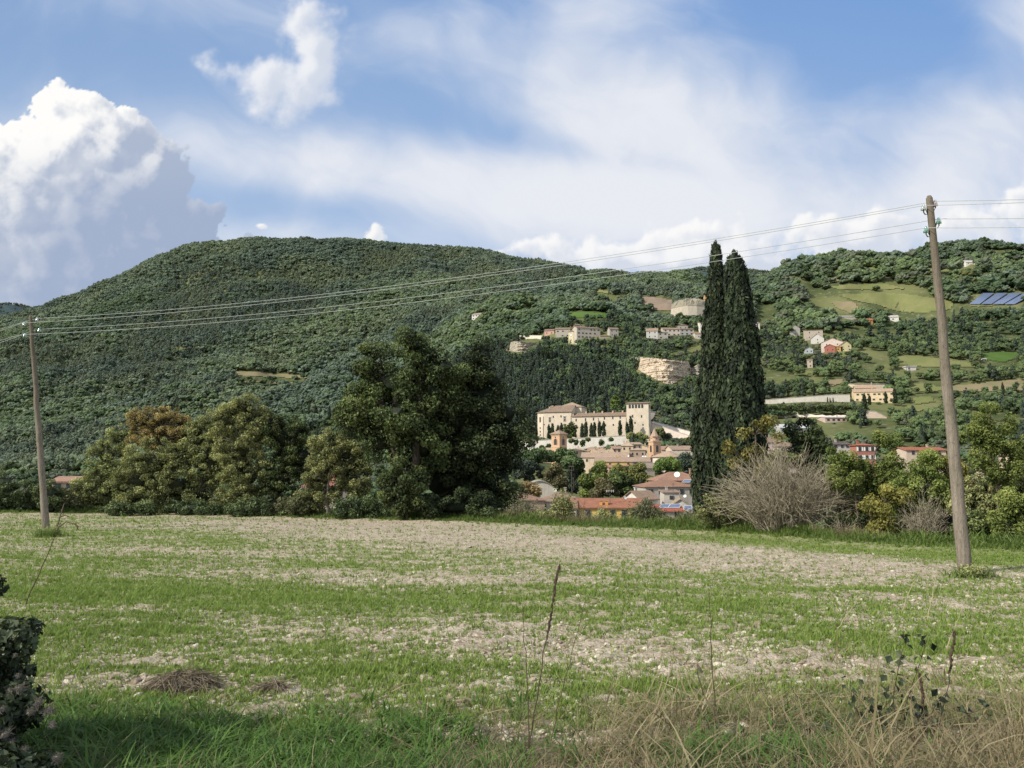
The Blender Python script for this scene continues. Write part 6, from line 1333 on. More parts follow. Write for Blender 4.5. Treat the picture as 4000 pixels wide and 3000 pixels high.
# ---- the upper village on the hill
VG = 'houses of the hilltop village'
for row in [
 ('pink walled house at the left end of the hilltop village', zE, 690, 838, 418, 445, 512, -14, 'gable', PINK, TBROWN, 2, 1, 0), ('ivy grown grey house right of the pink walled house', zE, 828, 1035, 398, 426, 540, -10, 'gable', (.42, .38, .33), TBROWN, 3, 2, 1),
 ('yellow house beside the clock tower', zE, 1060, 1132, 440, 455, 556, 0, 'mono', YEL, TBROWN, 1, 2, 0), ('tall brick turret house at the top of the village', zE, 1086, 1190, 356, 378, 450, 8, 'hip', (.40, .31, .25), TBROWN, 2, 1, 1),
 ('long stone house with a sunlit gable, centre of the hilltop village', zE, 1110, 1458, 388, 412, 552, 18, 'gable', (.49, .44, .37), TBROWN, 6, 3, 2), ('grey house right of the long stone house', zE, 1520, 1650, 400, 426, 524, 10, 'gable', (.40, .38, .33), TBROWN, 2, 2, 0), ('low shed roof beside the long stone house', zE, 1405, 1525, 488, 512, 540, 0, 'mono', (.34, .29, .24), TBROWN, 0, 0, 0),
 ('white and grey house at the left end of the right village row', zF, 42, 170, 440, 470, 548, -12, 'gable', (.50, .49, .46), TERR, 2, 2, 1), ('grey house with two stacked balconies', zF, 128, 278, 472, 487, 556, 4, 'mono', (.46, .43, .38), TBROWN, 3, 2, 0), ('long cream house in the middle of the right village row', zF, 218, 398, 433, 453, 528, 4, 'gable', (.56, .50, .42), TERR, 4, 2, 1),
 ('grey house at the right end of the right village row', zF, 380, 534, 440, 456, 515, 6, 'gable', (.42, .41, .38), TBROWN, 3, 2, 0), ('tall back house above the right village row', zF, 365, 460, 403, 418, 470, 0, 'hip', (.42, .38, .33), TBROWN, 2, 1, 1), ('tall white house half hidden by the left cypress', zF, 573, 650, 378, 392, 505, 4, 'mono', WHT, TBROWN, 2, 3, 0), ('low house with a dark porch left of the cypresses', zF, 528, 660, 480, 498, 560, 0, 'gable', (.52, .48, .42), TERR, 2, 1, 0),
 ('yellow house standing behind the round fort', zF, 585, 680, 122, 162, 195, -25, 'gable', (.66, .47, .20), TORA, 1, 1, 0), ('white house with two dark windows just right of the cypresses', zF, 1055, 1152, 376, 396, 474, -6, 'hip', (.60, .57, .51), TERR, 2, 2, 0),
 ('grey house showing its gable, right of the cypresses', zF, 1436, 1540, 412, 446, 525, 0, 'front', (.44, .42, .37), TBROWN, 1, 2, 0), ('tall house with an orange roof in the right village', zF, 1572, 1752, 446, 464, 560, -12, 'mono', (.46, .40, .33), TORA, 2, 2, 0), ('white gabled house in front of the orange roofed one', zF, 1606, 1760, 498, 545, 600, -24, 'front', (.56, .54, .50), (.40, .34, .3), 1, 2, 0),
 ('large pink roofed house of the colourful group', zF, 1712, 1940, 540, 582, 672, -22, 'front', (.58, .50, .44), (.46, .29, .24), 2, 2, 2), ('red house of the colourful group', zF, 1754, 1868, 600, 622, 690, -20, 'front', RED, (.33, .17, .13), 2, 1, 0), ('orange house of the colourful group', zF, 1864, 1948, 604, 624, 676, 0, 'mono', (.62, .38, .16), TORA, 1, 1, 0), ('pale yellow house of the colourful group', zF, 1930, 2032, 568, 606, 668, 0, 'front', (.62, .55, .33), TBROWN, 2, 2, 1),
 ('pale blue grey house below the red one', zF, 1578, 1660, 626, 646, 696, -10, 'front', (.42, .46, .47), (.4, .38, .35), 2, 1, 0), ('narrow stone tower house above the long pale wall', zF, 1600, 1658, 738, 750, 830, -14, 'mono', (.50, .43, .34), TERR, 1, 2, 0),
 ('white house alone on the wooded mountain', zA, 56, 160, 240, 258, 300, -25, 'gable', (.60, .59, .56), (.40, .33, .28), 3, 2, 0), ('low white roofed shed on the right slope', zB, 752, 902, 1066, 1078, 1098, 0, 'gable', (.5, .47, .42), (.62, .58, .52), 0, 0, 0), ('orange hut on the right slope', zB, 985, 1026, 1090, 1106, 1138, 0, 'gable', (.60, .30, .11), TRED, 1, 1, 1),
 ('white villa below the big meadow', zB, 1125, 1225, 1062, 1082, 1118, -14, 'gable', WHT, (.55, .5, .46), 3, 1, 0), ('white house among trees near the right skyline', zB, 1755, 1830, 630, 650, 672, 0, 'gable', WHT, (.58, .54, .5), 2, 1, 0), ('small white house under the pale field', zB, 1290, 1366, 1464, 1474, 1504, 0, 'flat', (.56, .54, .5), (.5, .47, .43), 2, 1, 0), ('little white hut in the bright green field', zB, 1894, 1920, 1404, 1412, 1426, 0, 'gable', WHT, (.6, .57, .53), 1, 1, 0)]:
    lab, f, a, b, c, d, e, rot, rk, wc, rc, cs, rs, ch = row; x0, x1, yr, ye, yb = Z(f, a, b, c, d, e); bld(lab, x0, x1, yr, ye, yb, None, rot, rk, None, wc, rc, cs, rs, SHUT if cs > 2 else None, ch, 'village_house', VG, deep=9, o=.5, ww=.95, wh=1.35)
def clock_tower():
    x, yb = zE(1046, 622); D = float(hit(x, yb)[1]); k = mpp(D) * .31646; B = at(x, yb, D); rot = radians(28); root = empty('clock_tower', B, 'pale yellow clock tower on the edge of the hilltop village', 'clock tower', None, rot * -1); s = 70 * k; h = 165 * k
    b = MB(); b.box((0, s / 2, (h - 8) / 2), (s, s, h + 8)); b.build('wall', plaster((.64, .57, .38), .25), root); r = MB(); e = s / 2 + .5; r.add([(-e, -.5, h), (e, -.5, h), (e, s + .5, h), (-e, s + .5, h), (0, s / 2, h + 26 * k)], [[0, 1, 4], [1, 2, 4], [2, 3, 4], [3, 0, 4]]); r.box((0, s / 2, h - .1), (s + 1, s + 1, .22)); r.build('roof', tiles(TBROWN), root)
    R = 18 * k; zc = 125 * k; f = MB(); P = [(R * cos(q), -.06, zc + R * sin(q)) for q in np.linspace(0, 2 * pi, 25)[:-1]]; f.prism(P, (0, .1, 0)); face = f.build('clock_face', WHITE, root); g = MB()
    for i in range(24):
        q0, q1 = i / 24 * 2 * pi, (i + 1) / 24 * 2 * pi; g.prism([(R * .88 * cos(q0), -.1, zc + R * .88 * sin(q0)), (R * 1.06 * cos(q0), -.1, zc + R * 1.06 * sin(q0)), (R * 1.06 * cos(q1), -.1, zc + R * 1.06 * sin(q1)), (R * .88 * cos(q1), -.1, zc + R * .88 * sin(q1))], (0, .06, 0))
    g.build('clock_rim', DARKM, face)
    for an, L in ((2.2, .55), (.0, .78)):
        g = MB(); d = np.array([cos(an), 0, sin(an)]); n_ = np.array([-sin(an), 0, cos(an)]); c0 = np.array([0, -.12, zc]); w_ = R * .06; g.prism([c0 - n_ * w_, c0 + d * R * L - n_ * w_ * .5, c0 + d * R * L + n_ * w_ * .5, c0 + n_ * w_], (0, .04, 0)); g.build('clock_hand', DARKM, face)
    for zz in (60, 30): window(root, 0, 0, zz * k, .8, 1.1, 'F')
    PROTECT.append((*zE(992, 430), *zE(1100, 610), D))
clock_tower()
def fort():
    x, yb = zF(470, 332); D = float(hit(x, yb)[1]); k = mpp(D) * .40687; B = at(x, yb, D); root = empty('ruined_fort', B, 'ruined round stone fort bastion on the hilltop', 'fort')
    def X(zx): return (zx - 470) * k
    h1, h2 = 88 * k, 150 * k; pts = [(X(308), 6), (X(385), -9), (X(440), -13), (X(520), -14), (X(600), -11), (X(665), -3), (X(690), 8), (X(600), 22), (X(400), 22)]
    b = MB(); n = len(pts)
    def ring(s, z, j=0): return np.array([[p[0] * s, p[1] * s, z + (j * random.uniform(-1, 1))] for p in pts])
    R_ = [ring(1.10, -12), ring(1.0, h1), ring(1.0, h1 + .4)]; q = np.arange(3 * n).reshape(3, n); q2 = np.roll(q, -1, 1); b.add(np.vstack(R_), np.stack([q[:-1], q2[:-1], q2[1:], q[1:]], -1).reshape(-1, 4)); b.add(R_[-1], [list(range(n))]); b.build('scarp_wall', plaster((.47, .42, .34), .55), root)
    c = MB(); r = np.random.default_rng(5); rows = []
    dense = np.array([[np.interp(t, np.arange(n + 1), [p[0] for p in pts + pts[:1]]), np.interp(t, np.arange(n + 1), [p[1] for p in pts + pts[:1]])] for t in np.linspace(0, n, 49)[:-1]])
    for s, z in [(1.01, h1 + .3), (.97, h1 + (h2 - h1) * .45), (.90, h1 + (h2 - h1) * .8), (.6, h2 + 1.), (.1, h2 + .5)]:
        v = np.c_[dense * s, np.full(48, z)]; v += r.normal(size=v.shape) * [.7, .7, .9] * (1 if z > h1 + 1 else .1); rows.append(v)
    q = np.arange(5 * 48).reshape(5, 48); q2 = np.roll(q, -1, 1); c.add(np.vstack(rows), np.stack([q[:-1], q2[:-1], q2[1:], q[1:]], -1).reshape(-1, 4)); c.add(rows[-1], [list(range(48))]); c.build('ruined_core', plaster((.30, .275, .21), .8), root)
    cd = MB(); R1 = ring(1.035, h1 - .3); R0 = ring(1.035, h1 + .1); q = np.arange(2 * n).reshape(2, n); q2 = np.roll(q, -1, 1); cd.add(np.vstack([R1, R0]), np.stack([q[:-1], q2[:-1], q2[1:], q[1:]], -1).reshape(-1, 4)); cd.add(R0, [list(range(n))]); cd.build('string_course', plaster((.52, .46, .38)), root)
    PROTECT.append((*zF(308, 160), *zF(650, 312), D))
fort()

# ---- cliffs
def cliff(label, top, bot, seed, col):
    r = np.random.default_rng(seed); nx, ny = 90, 26; xs = np.linspace(top[0][0], top[-1][0], nx); yt = np.interp(xs, *zip(*top)); yb = np.interp(xs, *zip(*bot)); V = np.zeros((ny + 2, nx, 3))
    Dm = np.array([hit(xs[i], yb[i] + 2)[1] for i in range(nx)]); Dm = np.convolve(np.pad(Dm, 6, 'edge'), np.ones(13) / 13, 'valid')
    for i in range(nx):
        for j in range(ny):
            f = j / (ny - 1); V[j, i] = at(xs[i] + r.normal() * .5, yb[i] + (yt[i] - yb[i]) * f + r.normal() * .3, Dm[i] + 9 * f)
        V[ny, i] = hit(xs[i], yt[i] - 1, Dm[i]) + [0, 0, -1.]; V[ny + 1, i] = V[ny, i] + [0, 4, -3]
    X, Zz = V[:ny, :, 0], V[:ny, :, 2]; V[:ny, :, 1] += pfbm(X / 9., Zz / 7., 6, .62, bill=True) * 4. + pfbm(X / 30., Zz / 1.3, 4) * 3.2; c = V.reshape(-1, 3).mean(0)
    q = np.arange((ny + 2) * nx).reshape(ny + 2, nx); b = MB(); b.add(V.reshape(-1, 3) - c, np.stack([q[:-1, :-1], q[:-1, 1:], q[1:, 1:], q[1:, :-1]], -1).reshape(-1, 4))
    m, t, out = newmat('limestone_cliff'); tc = t.N('ShaderNodeTexCoord').outputs['Object']; n1 = t.noise(tc, .12, 6, .65); n2 = t.noise(t.V('MULTIPLY', tc, (1, 1, 3.)), .35, 6, .7)
    k = t.mix(t.smooth(n1, .35, .7), rgb(col), rgb(tuple(x * .72 for x in col))); k = t.mix(t.M('MULTIPLY', t.smooth(n2, .48, .66), .8), k, rgb(tuple(x * .38 for x in col))); d = t.N('ShaderNodeBsdfDiffuse'); t.S(d, 0, k); bp = t.N('ShaderNodeBump', i_Strength=.8, i_Distance=.8); t.S(bp, 'Height', n2); t.l.new(bp.outputs[0], d.inputs['Normal']); t.l.new(d.outputs[0], out.inputs[0])
    o = b.build('cliff', m, loc=c); tag(o, label, 'cliff', kind='structure')
    for i in range(8): a, e = xs[0] + (xs[-1] - xs[0]) * i / 8, xs[0] + (xs[-1] - xs[0]) * (i + 1) / 8; PROTECT.append((a, np.interp((a + e) / 2, *zip(*top)), e, np.interp((a + e) / 2, *zip(*bot)) - 3, float(Dm.mean()) + 10))
cliff('bare pale cliff left of the cypresses', [zA(1335, 588), zA(1400, 596), zA(1530, 600), zA(1680, 622), zA(1790, 624), zA(1812, 690)], [zA(1335, 650), zA(1430, 715), zA(1500, 752), zA(1600, 800), zA(1650, 808), zA(1740, 770), zA(1812, 720)], 1, (.60, .50, .38))
cliff('pale rock face left of the hilltop village', [zA(318, 510), zA(340, 492), zA(420, 470), zA(540, 478), zA(600, 480)], [zA(318, 530), zA(380, 545), zA(460, 560), zA(520, 540), zA(600, 486)], 2, (.46, .41, .33))
cliff('small rock face right of the bare cliff, behind the cypress', [zA(1800, 690), zA(1860, 650), zA(1940, 640)], [zA(1800, 720), zA(1860, 735), zA(1940, 740)], 3, (.40, .36, .30))

# ---- walls and buildings of the right hand slope
PW = plaster((.58, .54, .46), .4)
def ws(name, label, f, top, bot, mat, back=5., cap=True, rough=0.):
    t_ = [f(*p) for p in top]; b_ = [f(*p) for p in bot]; Dl = float(hit(b_[0][0], b_[0][1])[1]); Dr = float(hit(b_[-1][0], b_[-1][1])[1]); Dm = (Dl + Dr) / 2; Dl, Dr = Dm + np.clip(Dl - Dm, -12, 12), Dm + np.clip(Dr - Dm, -12, 12); wall_strip(name, label, 'wall', t_, b_, Dl, Dr, mat, back, cap=cap, rough=rough)
ws('garden_wall', 'long pale garden wall on the right slope, leading to the yellow villa', zC, [(110, 330), (400, 308), (690, 286), (845, 284)], [(110, 362), (400, 342), (690, 352), (845, 340)], PW, 8.)
ws('garden_wall', 'lower sunlit jagged wall below the dark hedge on the right slope', zC, [(170, 434), (450, 424), (560, 446), (832, 450)], [(170, 458), (450, 470), (560, 470), (832, 470)], plaster((.68, .62, .52), .3), 4., False, 3.)
ws('garden_wall', 'pale wall of the terrace at the left end of the hilltop village', zE, [(360, 512), (430, 505), (690, 508)], [(330, 575), (430, 580), (690, 572)], plaster((.60, .55, .45), .5), 6.)
ws('garden_wall', 'pale slanting wall below the yellow villa', zC, [(975, 412), (1040, 414), (1135, 460)], [(975, 470), (1040, 468), (1135, 470)], plaster((.62, .50, .40), .3), 4.)
RG = 'buildings of the right slope'
for row in [('long yellow villa with two stepped roofs on the right slope', zC, 862, 1172, 234, 262, 345, -16, 'gable', (.68, .55, .36), (.50, .36, .25), 7, 2, 1, 'villa'), ('upper storey of the yellow villa', zC, 866, 1042, 208, 232, 268, -16, 'gable', (.66, .54, .36), (.50, .35, .24), 4, 1, 3, 'villa'),
 ('cream house wall rising behind the yellow villa', zC, 880, 1120, 188, 200, 240, 0, 'mono', (.64, .55, .42), (.6, .52, .42), 0, 0, 1, 'villa'),
 ('pale pink house along the lower wall of the right slope', zC, 650, 832, 456, 466, 502, 4, 'gable', (.52, .40, .36), (.56, .50, .46), 4, 1, 1, 'villa'), ('long white roofed greenhouse on the right slope', zC, 290, 590, 516, 546, 580, 10, 'gable', (.45, .46, .44), (.62, .62, .60), 0, 0, 0, 'greenhouse')]:
    lab, f, a, b, c, d, e, rot, rk, wc, rc, cs, rs, ch, nm = row; x0, x1, yr, ye, yb = Z(f, a, b, c, d, e); bld(lab, x0, x1, yr, ye, yb, None, rot, rk, None, wc, rc, cs, rs, SHUT if cs > 2 else None, ch, nm, RG, deep=7, cat='villa' if nm == 'villa' else 'greenhouse')
NG = 'houses behind the right hand trees'
for row in [('pink house with a brown roof just right of the cypresses', zC, 150, 300, 610, 660, 800, 290, 0, 'hip', (.52, .40, .38), TBROWN, 2, 2), ('red apartment house with white shutters behind the yellow trees', zC, 905, 1050, 668, 682, 812, 238, 0, 'hip', (.37, .165, .125), TRED, 3, 2), ('dark flat roofed house left of the red apartment house', zC, 716, 850, 654, 676, 700, 260, 0, 'mono', (.50, .46, .42), (.16, .13, .12), 3, 1), ('long red roof left of the right pole', zC, 1290, 1600, 700, 722, 760, 250, 0, 'gable', (.55, .45, .36), TRED, 3, 1),
 ('pale pink house peeping out right of the cypress foot', zC, 290, 420, 650, 690, 780, 235, 0, 'hip', (.56, .46, .42), TBROWN, 2, 1), ('tan house at the right edge among the locust trees', zC, 2080, 2230, 730, 760, 880, 150, -10, 'hip', (.60, .50, .35), (.46, .30, .22), 2, 2), ('yellow house with a red roof behind the right pole', zC, 1780, 2120, 980, 1030, 1240, 62, 0, 'hip', (.60, .55, .38), TRED, 3, 2)]:
    lab, f, a, b, c, d, e, D, rot, rk, wc, rc, cs, rs = row; x0, x1, yr, ye, yb = Z(f, a, b, c, d, e); bld(lab, x0, x1, yr, ye, yb, D, rot, rk, None, wc, rc, cs, rs, WHITE if 'shutters' in lab else None, 1, 'village_house', NG, deep=8, ww=.9 if D > 100 else .7, wh=1.2 if D > 100 else .9)
# solar field
for k in range(4):
    q = [zB(1786 + k * 92, 994), zB(1866 + k * 92, 994), zB(1978 + k * 108, 908), zB(1892 + k * 108, 908)]; P = [hit(*p, 600, 1500) + np.array([0, 0, 2.4]) for p in q]; c = np.mean(P, 0); root = empty('solar_array', c, '%s row of blue solar panels in the hillside solar field' % ['leftmost', 'second', 'third', 'rightmost'][k], 'solar array', 'rows of the hillside solar field'); b = MB(); b.prism(np.array(P) - c, (0, 0, -.5)); b.build('panels', PANEL, root); l = MB()
    for s in (.1, .5, .9): p = (np.array(P[0]) * (1 - s) + np.array(P[3]) * s) - c; l.tube([p, p - [0, 0, 4]], .15, 5)
    l.build('support', DARKM, root)
PROTECT.append((*zB(1786, 905), *zB(2210, 995), 1050))
# ================================================================== TREES OF THE TOWN, POLES AND WIRES
def town_tree(label, ell, base_y, D, mat, n=5200, name='park_tree', cat='tree', group='trees in front of the town', size=None, **kw):
    cx = np.mean([e[0] for e in ell]); s = size or D * (.0031 if 'garden' not in name else .0018); return near_tree(name, label, cat, (cx, base_y), ell, D, n, s, kw.pop('cr', D * (.0078 if 'garden' not in name else .003)), mat, 'bark_dark', tr=D * .0011, seed=int(cx + base_y), group=group, branches=16, **kw)
def el(f, L, s): return [(*f(x, y), a * s, b * s) for x, y, a, b in L]
leaf_mat('pine_leaf', [(0, (.010, .018, .008)), (.35, (.034, .056, .020)), (.7, (.07, .11, .034)), (1, (.12, .165, .055))], .12, .6, .08)
leaf_mat('brown_leaf', [(0, (.015, .015, .008)), (.35, (.06, .058, .025)), (.7, (.115, .105, .042)), (1, (.18, .15, .06))], .2, .6, .1)
leaf_mat('lime_leaf', [(0, (.02, .032, .008)), (.35, (.075, .105, .018)), (.7, (.15, .19, .035)), (1, (.23, .25, .06))], .3, .6, .08)
s = .31646
UP = dict(name='umbrella_pine', cat='pine', group='umbrella pines beside the oaks', mat='pine_leaf', shell=.75, depth=1.2)
town_tree('broad umbrella pine nearest to the dark oaks', el(zD, [(60, 720, 190, 55), (160, 700, 150, 45), (-80, 760, 120, 60), (60, 800, 170, 60)], s), 1915, 262, **UP)
town_tree('umbrella pine right of the square bell tower foot', el(zD, [(430, 720, 200, 55), (540, 730, 110, 50), (350, 690, 130, 36), (450, 770, 160, 40)], s), 1915, 268, **UP)
town_tree('small round headed umbrella pine lowest of the group', el(zD, [(590, 815, 105, 50), (600, 850, 80, 36)], s), 1915, 250, **UP)
town_tree('dark cedar mass under the umbrella pines', el(zD, [(60, 920, 190, 130), (200, 880, 120, 90), (-100, 900, 120, 120), (620, 980, 110, 120), (560, 1080, 100, 90)], s), 1935, 255, 'conifer', 7000)
town_tree('brownish tree below the umbrella pines', el(zD, [(350, 960, 100, 100), (320, 1050, 110, 90), (420, 1060, 100, 90)], s), 1935, 240, 'brown_leaf')
town_tree('dull orange bush before the curved grey roof', el(zD, [(20, 1120, 90, 70), (110, 1150, 60, 50)], s), 1940, 220, 'orange_leaf', 2200)
town_tree('bright green plane tree left of the yellow trees', el(zD, [(880, 880, 130, 75), (800, 980, 110, 110), (930, 980, 130, 110), (740, 1080, 80, 100), (770, 1180, 90, 80), (880, 1100, 120, 120)], s), 1960, 232, 'lime_leaf', 9000)
town_tree('yellowish tree in the middle behind the dark brown trees', el(zD, [(1230, 880, 110, 70), (1180, 950, 110, 80), (1400, 900, 110, 80), (1500, 1000, 110, 110), (1330, 980, 120, 90)], s), 1955, 240, 'yellowleaf', 8000)
town_tree('dark brown leaved tree left one of two', el(zD, [(990, 1060, 100, 90), (940, 1170, 120, 90), (1060, 1150, 110, 100), (850, 1210, 80, 60)], s), 1965, 222, 'brown_leaf', 6500)
town_tree('dark brown leaved tree right one of two', el(zD, [(1170, 1020, 110, 90), (1200, 1140, 130, 110), (1330, 1110, 110, 110), (1440, 1060, 100, 90), (1430, 1170, 90, 90)], s), 1965, 224, 'oak_leaf', 8000)
town_tree('fresh green rounded tree below the spired bell tower', el(zD, [(1760, 800, 110, 60), (1720, 880, 120, 80), (1830, 880, 100, 80), (1680, 950, 80, 60), (1780, 950, 120, 60)], s), 1880, 262, 'brightleaf', 8000)
town_tree('dark cedar behind the left cypress', el(zD, [(1990, 780, 90, 60), (2040, 840, 110, 50), (1960, 880, 90, 50), (2090, 900, 90, 60)], s), 1880, 280, 'conifer', 3500)
town_tree('dark round tree in front of the palace', [(*zA(860, 1140), 26, 24), (*zA(845, 1180), 26, 22), (*zA(885, 1185), 22, 22), (*zA(860, 1205), 28, 14)], zA(0, 1232)[1], 500, 'oak_leaf', 4200, name='garden_tree', group=None)
town_tree('light green young tree on the slope above the palace wing', [(*zA(1205, 930), 16, 18), (*zA(1210, 965), 14, 14)], zA(0, 1000)[1], 556, 'lime_leaf', 1500, name='garden_tree', group=None)
town_tree('dark round tree below the ruined fort', [(*zF(385, 350), 24, 20), (*zF(395, 385), 30, 18)], zF(0, 415)[1], float(hit(*zF(390, 415))[1]), 'oak_leaf', 2600, name='garden_tree', group=None)
for i, (zx, zy, a, b, lab) in enumerate([(1400, 1215, 60, 30, 'green bushes below the palace tower'), (1330, 1215, 30, 32, 'dark bush at the right end of the terrace wall'), (1600, 1205, 50, 34, 'olive bush before the ramp wall'), (1700, 1255, 70, 30, 'olive grove bush below the ramp wall'), (1560, 1180, 40, 30, 'bush behind the spire top'), (1790, 1250, 60, 28, 'bush at the lower end of the ramp wall')]):
    px, py = zA(zx, zy); town_tree(lab, [(px, py, a * .45, b * .45), (px + a * .3, py + 4, a * .3, b * .35)], py + b * .5, 482 - i * 2, 'olive' if 'olive' in lab else 'hedge_leaf', 1800, name='garden_bush', cat='bush', group='bushes below the palace')

town_tree('long clipped dark hedge between the two pale garden walls', [(2975 + i * 38, 1592 + (i % 2) * 3, 30, 13) for i in range(10)], 1612, 462, 'oak_leaf', 6000, name='garden_hedge', cat='hedge', group=None, cr=1.5, depth=.35)
# slim cypresses: one proto each, copies as things
CYP = [crown_mesh(900 + i, 'cypress', 900, .045).mesh('cypress_crown', MATS['cypress_leaf']) for i in range(3)]
def slim(label, f, L, D=None, group=None, wide=1.0):
    for i, (x, t, b_) in enumerate(L):
        px, py = f(x, b_); d = D(x) if callable(D) else (D or float(hit(px, py)[1])); p = at(px, py, d); h = (f(x, b_)[1] - f(x, t)[1]) * mpp(d); o = bpy.data.objects.new('cypress_tree', CYP[i % 3]); COL.objects.link(o); o.location = p - np.array([0, 0, .3]); w = h * 1.15 * wide * (11. / max(8., h)) ** .35; o.scale = (w, w, h); o.rotation_euler = (0, 0, i * 1.7); tag(o, label, 'cypress', group)
PAL = [(562, 1135, 1240), (591, 1135, 1240), (692, 1122, 1236), (720, 1112, 1230), (762, 1120, 1228), (790, 1112, 1228), (953, 1112, 1222), (982, 1088, 1220), (1025, 1112, 1217), (1051, 1103, 1217), (1092, 1087, 1215), (1124, 1097, 1213), (1252, 1088, 1205), (1308, 1097, 1198), (1338, 1060, 1192)]
slim('dark pointed cypress standing in front of the palace wall', zA, PAL, lambda x: 505 - (x - 560) * .019, 'row of cypresses before the palace', 1.12)
SL = [(230, 640, 745), (680, 660, 910), (710, 640, 910), (735, 640, 880), (765, 690, 870), (805, 650, 880), (1095, 630, 770), (1115, 650, 770), (1185, 740, 850), (940, 930, 1150), (965, 930, 1130), (210, 880, 1040), (300, 840, 960), (350, 980, 1150), (500, 1040, 1240), (430, 1110, 1350), (660, 1020, 1230), (555, 1300, 1500), (1090, 900, 1150), (1215, 1100, 1320), (1290, 960, 1250), (1240, 1000, 1300), (240, 1060, 1200), (420, 730, 830), (545, 1350, 1560), (700, 1120, 1300), (760, 1150, 1330), (590, 1130, 1300), (1010, 1000, 1200), (1960, 980, 1120), (2020, 990, 1130)]
slim('tall thin cypress on the steep wood between palace and hilltop village', zE, SL, None, 'thin cypresses in the steep wood', .8)
AV = [(160, 205, 318), (195, 260, 316), (237, 190, 312), (298, 230, 308), (362, 195, 306), (437, 160, 255), (456, 165, 252), (472, 150, 250), (493, 150, 248), (563, 190, 292), (628, 190, 262), (690, 222, 284), (670, 300, 348), (690, 304, 350), (714, 306, 350)]
slim('slender cypress in the avenue above the long pale garden wall', zC, AV, None, 'cypress avenue above the garden wall', .75)
slim('dark cypress in front of the yellow villa', zC, [(960, 272, 368), (1000, 280, 360), (1128, 260, 350), (1198, 232, 332)], lambda x: 470, 'cypresses around the yellow villa', 1.2)
slim('small cypress at the foot of the wooded mountain left of the oaks', lambda x, y: (x, y), [(1205, 1588, 1650), (1230, 1575, 1650), (1252, 1590, 1652), (1268, 1600, 1655), (1285, 1585, 1655), (1305, 1598, 1655), (1330, 1548, 1600)], None, 'little cypresses at the mountain foot', .9)
slim('thin cypress on the right edge slope above the locust trees', zC, [(1855, 280, 375), (1965, 270, 360), (2050, 190, 310), (2150, 320, 420)], None, 'cypresses on the right edge slope', .9)

# small wooden posts on the slopes
for i, (x, t, b_, lab) in enumerate([(1294, 625, 676, 'little power pole near the right skyline'), (646, 750, 806, 'little power pole in the dry clearing'), (1288, 1430, 1512, 'little power pole below the pale field'), (305, 1290, 1382, 'little power pole left of the colourful houses'), (880, 1330, 1402, 'little power pole right of the colourful houses'), (727, 1105, 1182, 'little power pole above the orange roofed house'), (962, 1082, 1120, 'little power pole beside the orange hut')]):
    px, py = zB(x, b_); P = hit(px, py); h = (b_ - t) * .49729 * mpp(P[1]); root = empty('power_pole', P, lab, 'pole', 'little power poles on the right slope'); b = MB(); b.tube([(0, 0, -1), (0, 0, h)], [.26, .20], 6); b.build('post', MATS['bark_grey'], root); b = MB(); b.tube([(-.9, 0, h * .95), (.9, 0, h * .95)], .09, 4); b.build('crossarm', MATS['bark_grey'], root)
# street lamp before the umbrella pines
p = at(*zD(580, 1060), 215); root = empty('street_lamp', p, 'grey lamp mast with a square head in front of the umbrella pines', 'lamp'); b = MB(); b.tube([(0, 0, -6), (0, 0, 4.4)], [.12, .07], 6); b.build('mast', DARKM, root); b = MB(); b.box((-.1, 0, 4.5), (1.5, .4, .14)); b.box((-.1, 0, 3.4), (1.3, .1, .08)); b.box((-.75, 0, 3.95), (.07, .1, 1.1)); b.box((.55, 0, 3.95), (.07, .1, 1.1)); b.build('head', MATS['bark_grey'], root)

# ---- the two telephone poles
WOOD, tW, oW = newmat('pole_wood')
tc = tW.N('ShaderNodeTexCoord').outputs['Object']; st = tW.V('MULTIPLY', tc, (9., 9., .55)); n = tW.noise(st, 3., 6, .7); n2 = tW.noise(tc, 1.1, 4, .6); n3 = tW.noise(tW.V('MULTIPLY', tc, (1, 1, .35)), 26., 5, .7)
c = tW.mix(tW.smooth(n, .3, .7), rgb((.17, .145, .115)), rgb((.285, .25, .205))); c = tW.mix(tW.M('MULTIPLY', tW.smooth(n2, .45, .7), .6), c, rgb((.13, .125, .085))); c = tW.mix(tW.M('MULTIPLY', tW.smooth(n3, .5, .7), .7), c, rgb((.085, .07, .055)))
sz = tW.N('ShaderNodeSeparateXYZ'); tW.S(sz, 0, tc); c = tW.mix(tW.smooth(sz.outputs[2], 2.5, 7.5, 0., .55), c, rgb((.11, .09, .065)))
d = tW.N('ShaderNodeBsdfPrincipled'); tW.S(d, 'Base Color', c); tW.S(d, 'Roughness', .9); tW.S(d, 'Specular IOR Level', .1); bp = tW.N('ShaderNodeBump', i_Strength=.9, i_Distance=.02); tW.S(bp, 'Height', tW.M('ADD', n, n3)); tW.l.new(bp.outputs[0], d.inputs['Normal']); tW.l.new(d.outputs[0], oW.inputs[0])
def glassm(name, col):
    m, t, out = newmat(name); p = t.N('ShaderNodeBsdfPrincipled'); t.S(p, 'Base Color', rgb(col)); t.S(p, 'Roughness', .08); t.S(p, 'Transmission Weight', .75); t.S(p, 'IOR', 1.4); t.l.new(p.outputs[0], out.inputs[0]); return m
GCL, GGR, GPK = glassm('clear_insulator', (.80, .88, .88)), glassm('green_insulator', (.35, .68, .55)), glassm('pink_insulator', (.85, .68, .62))
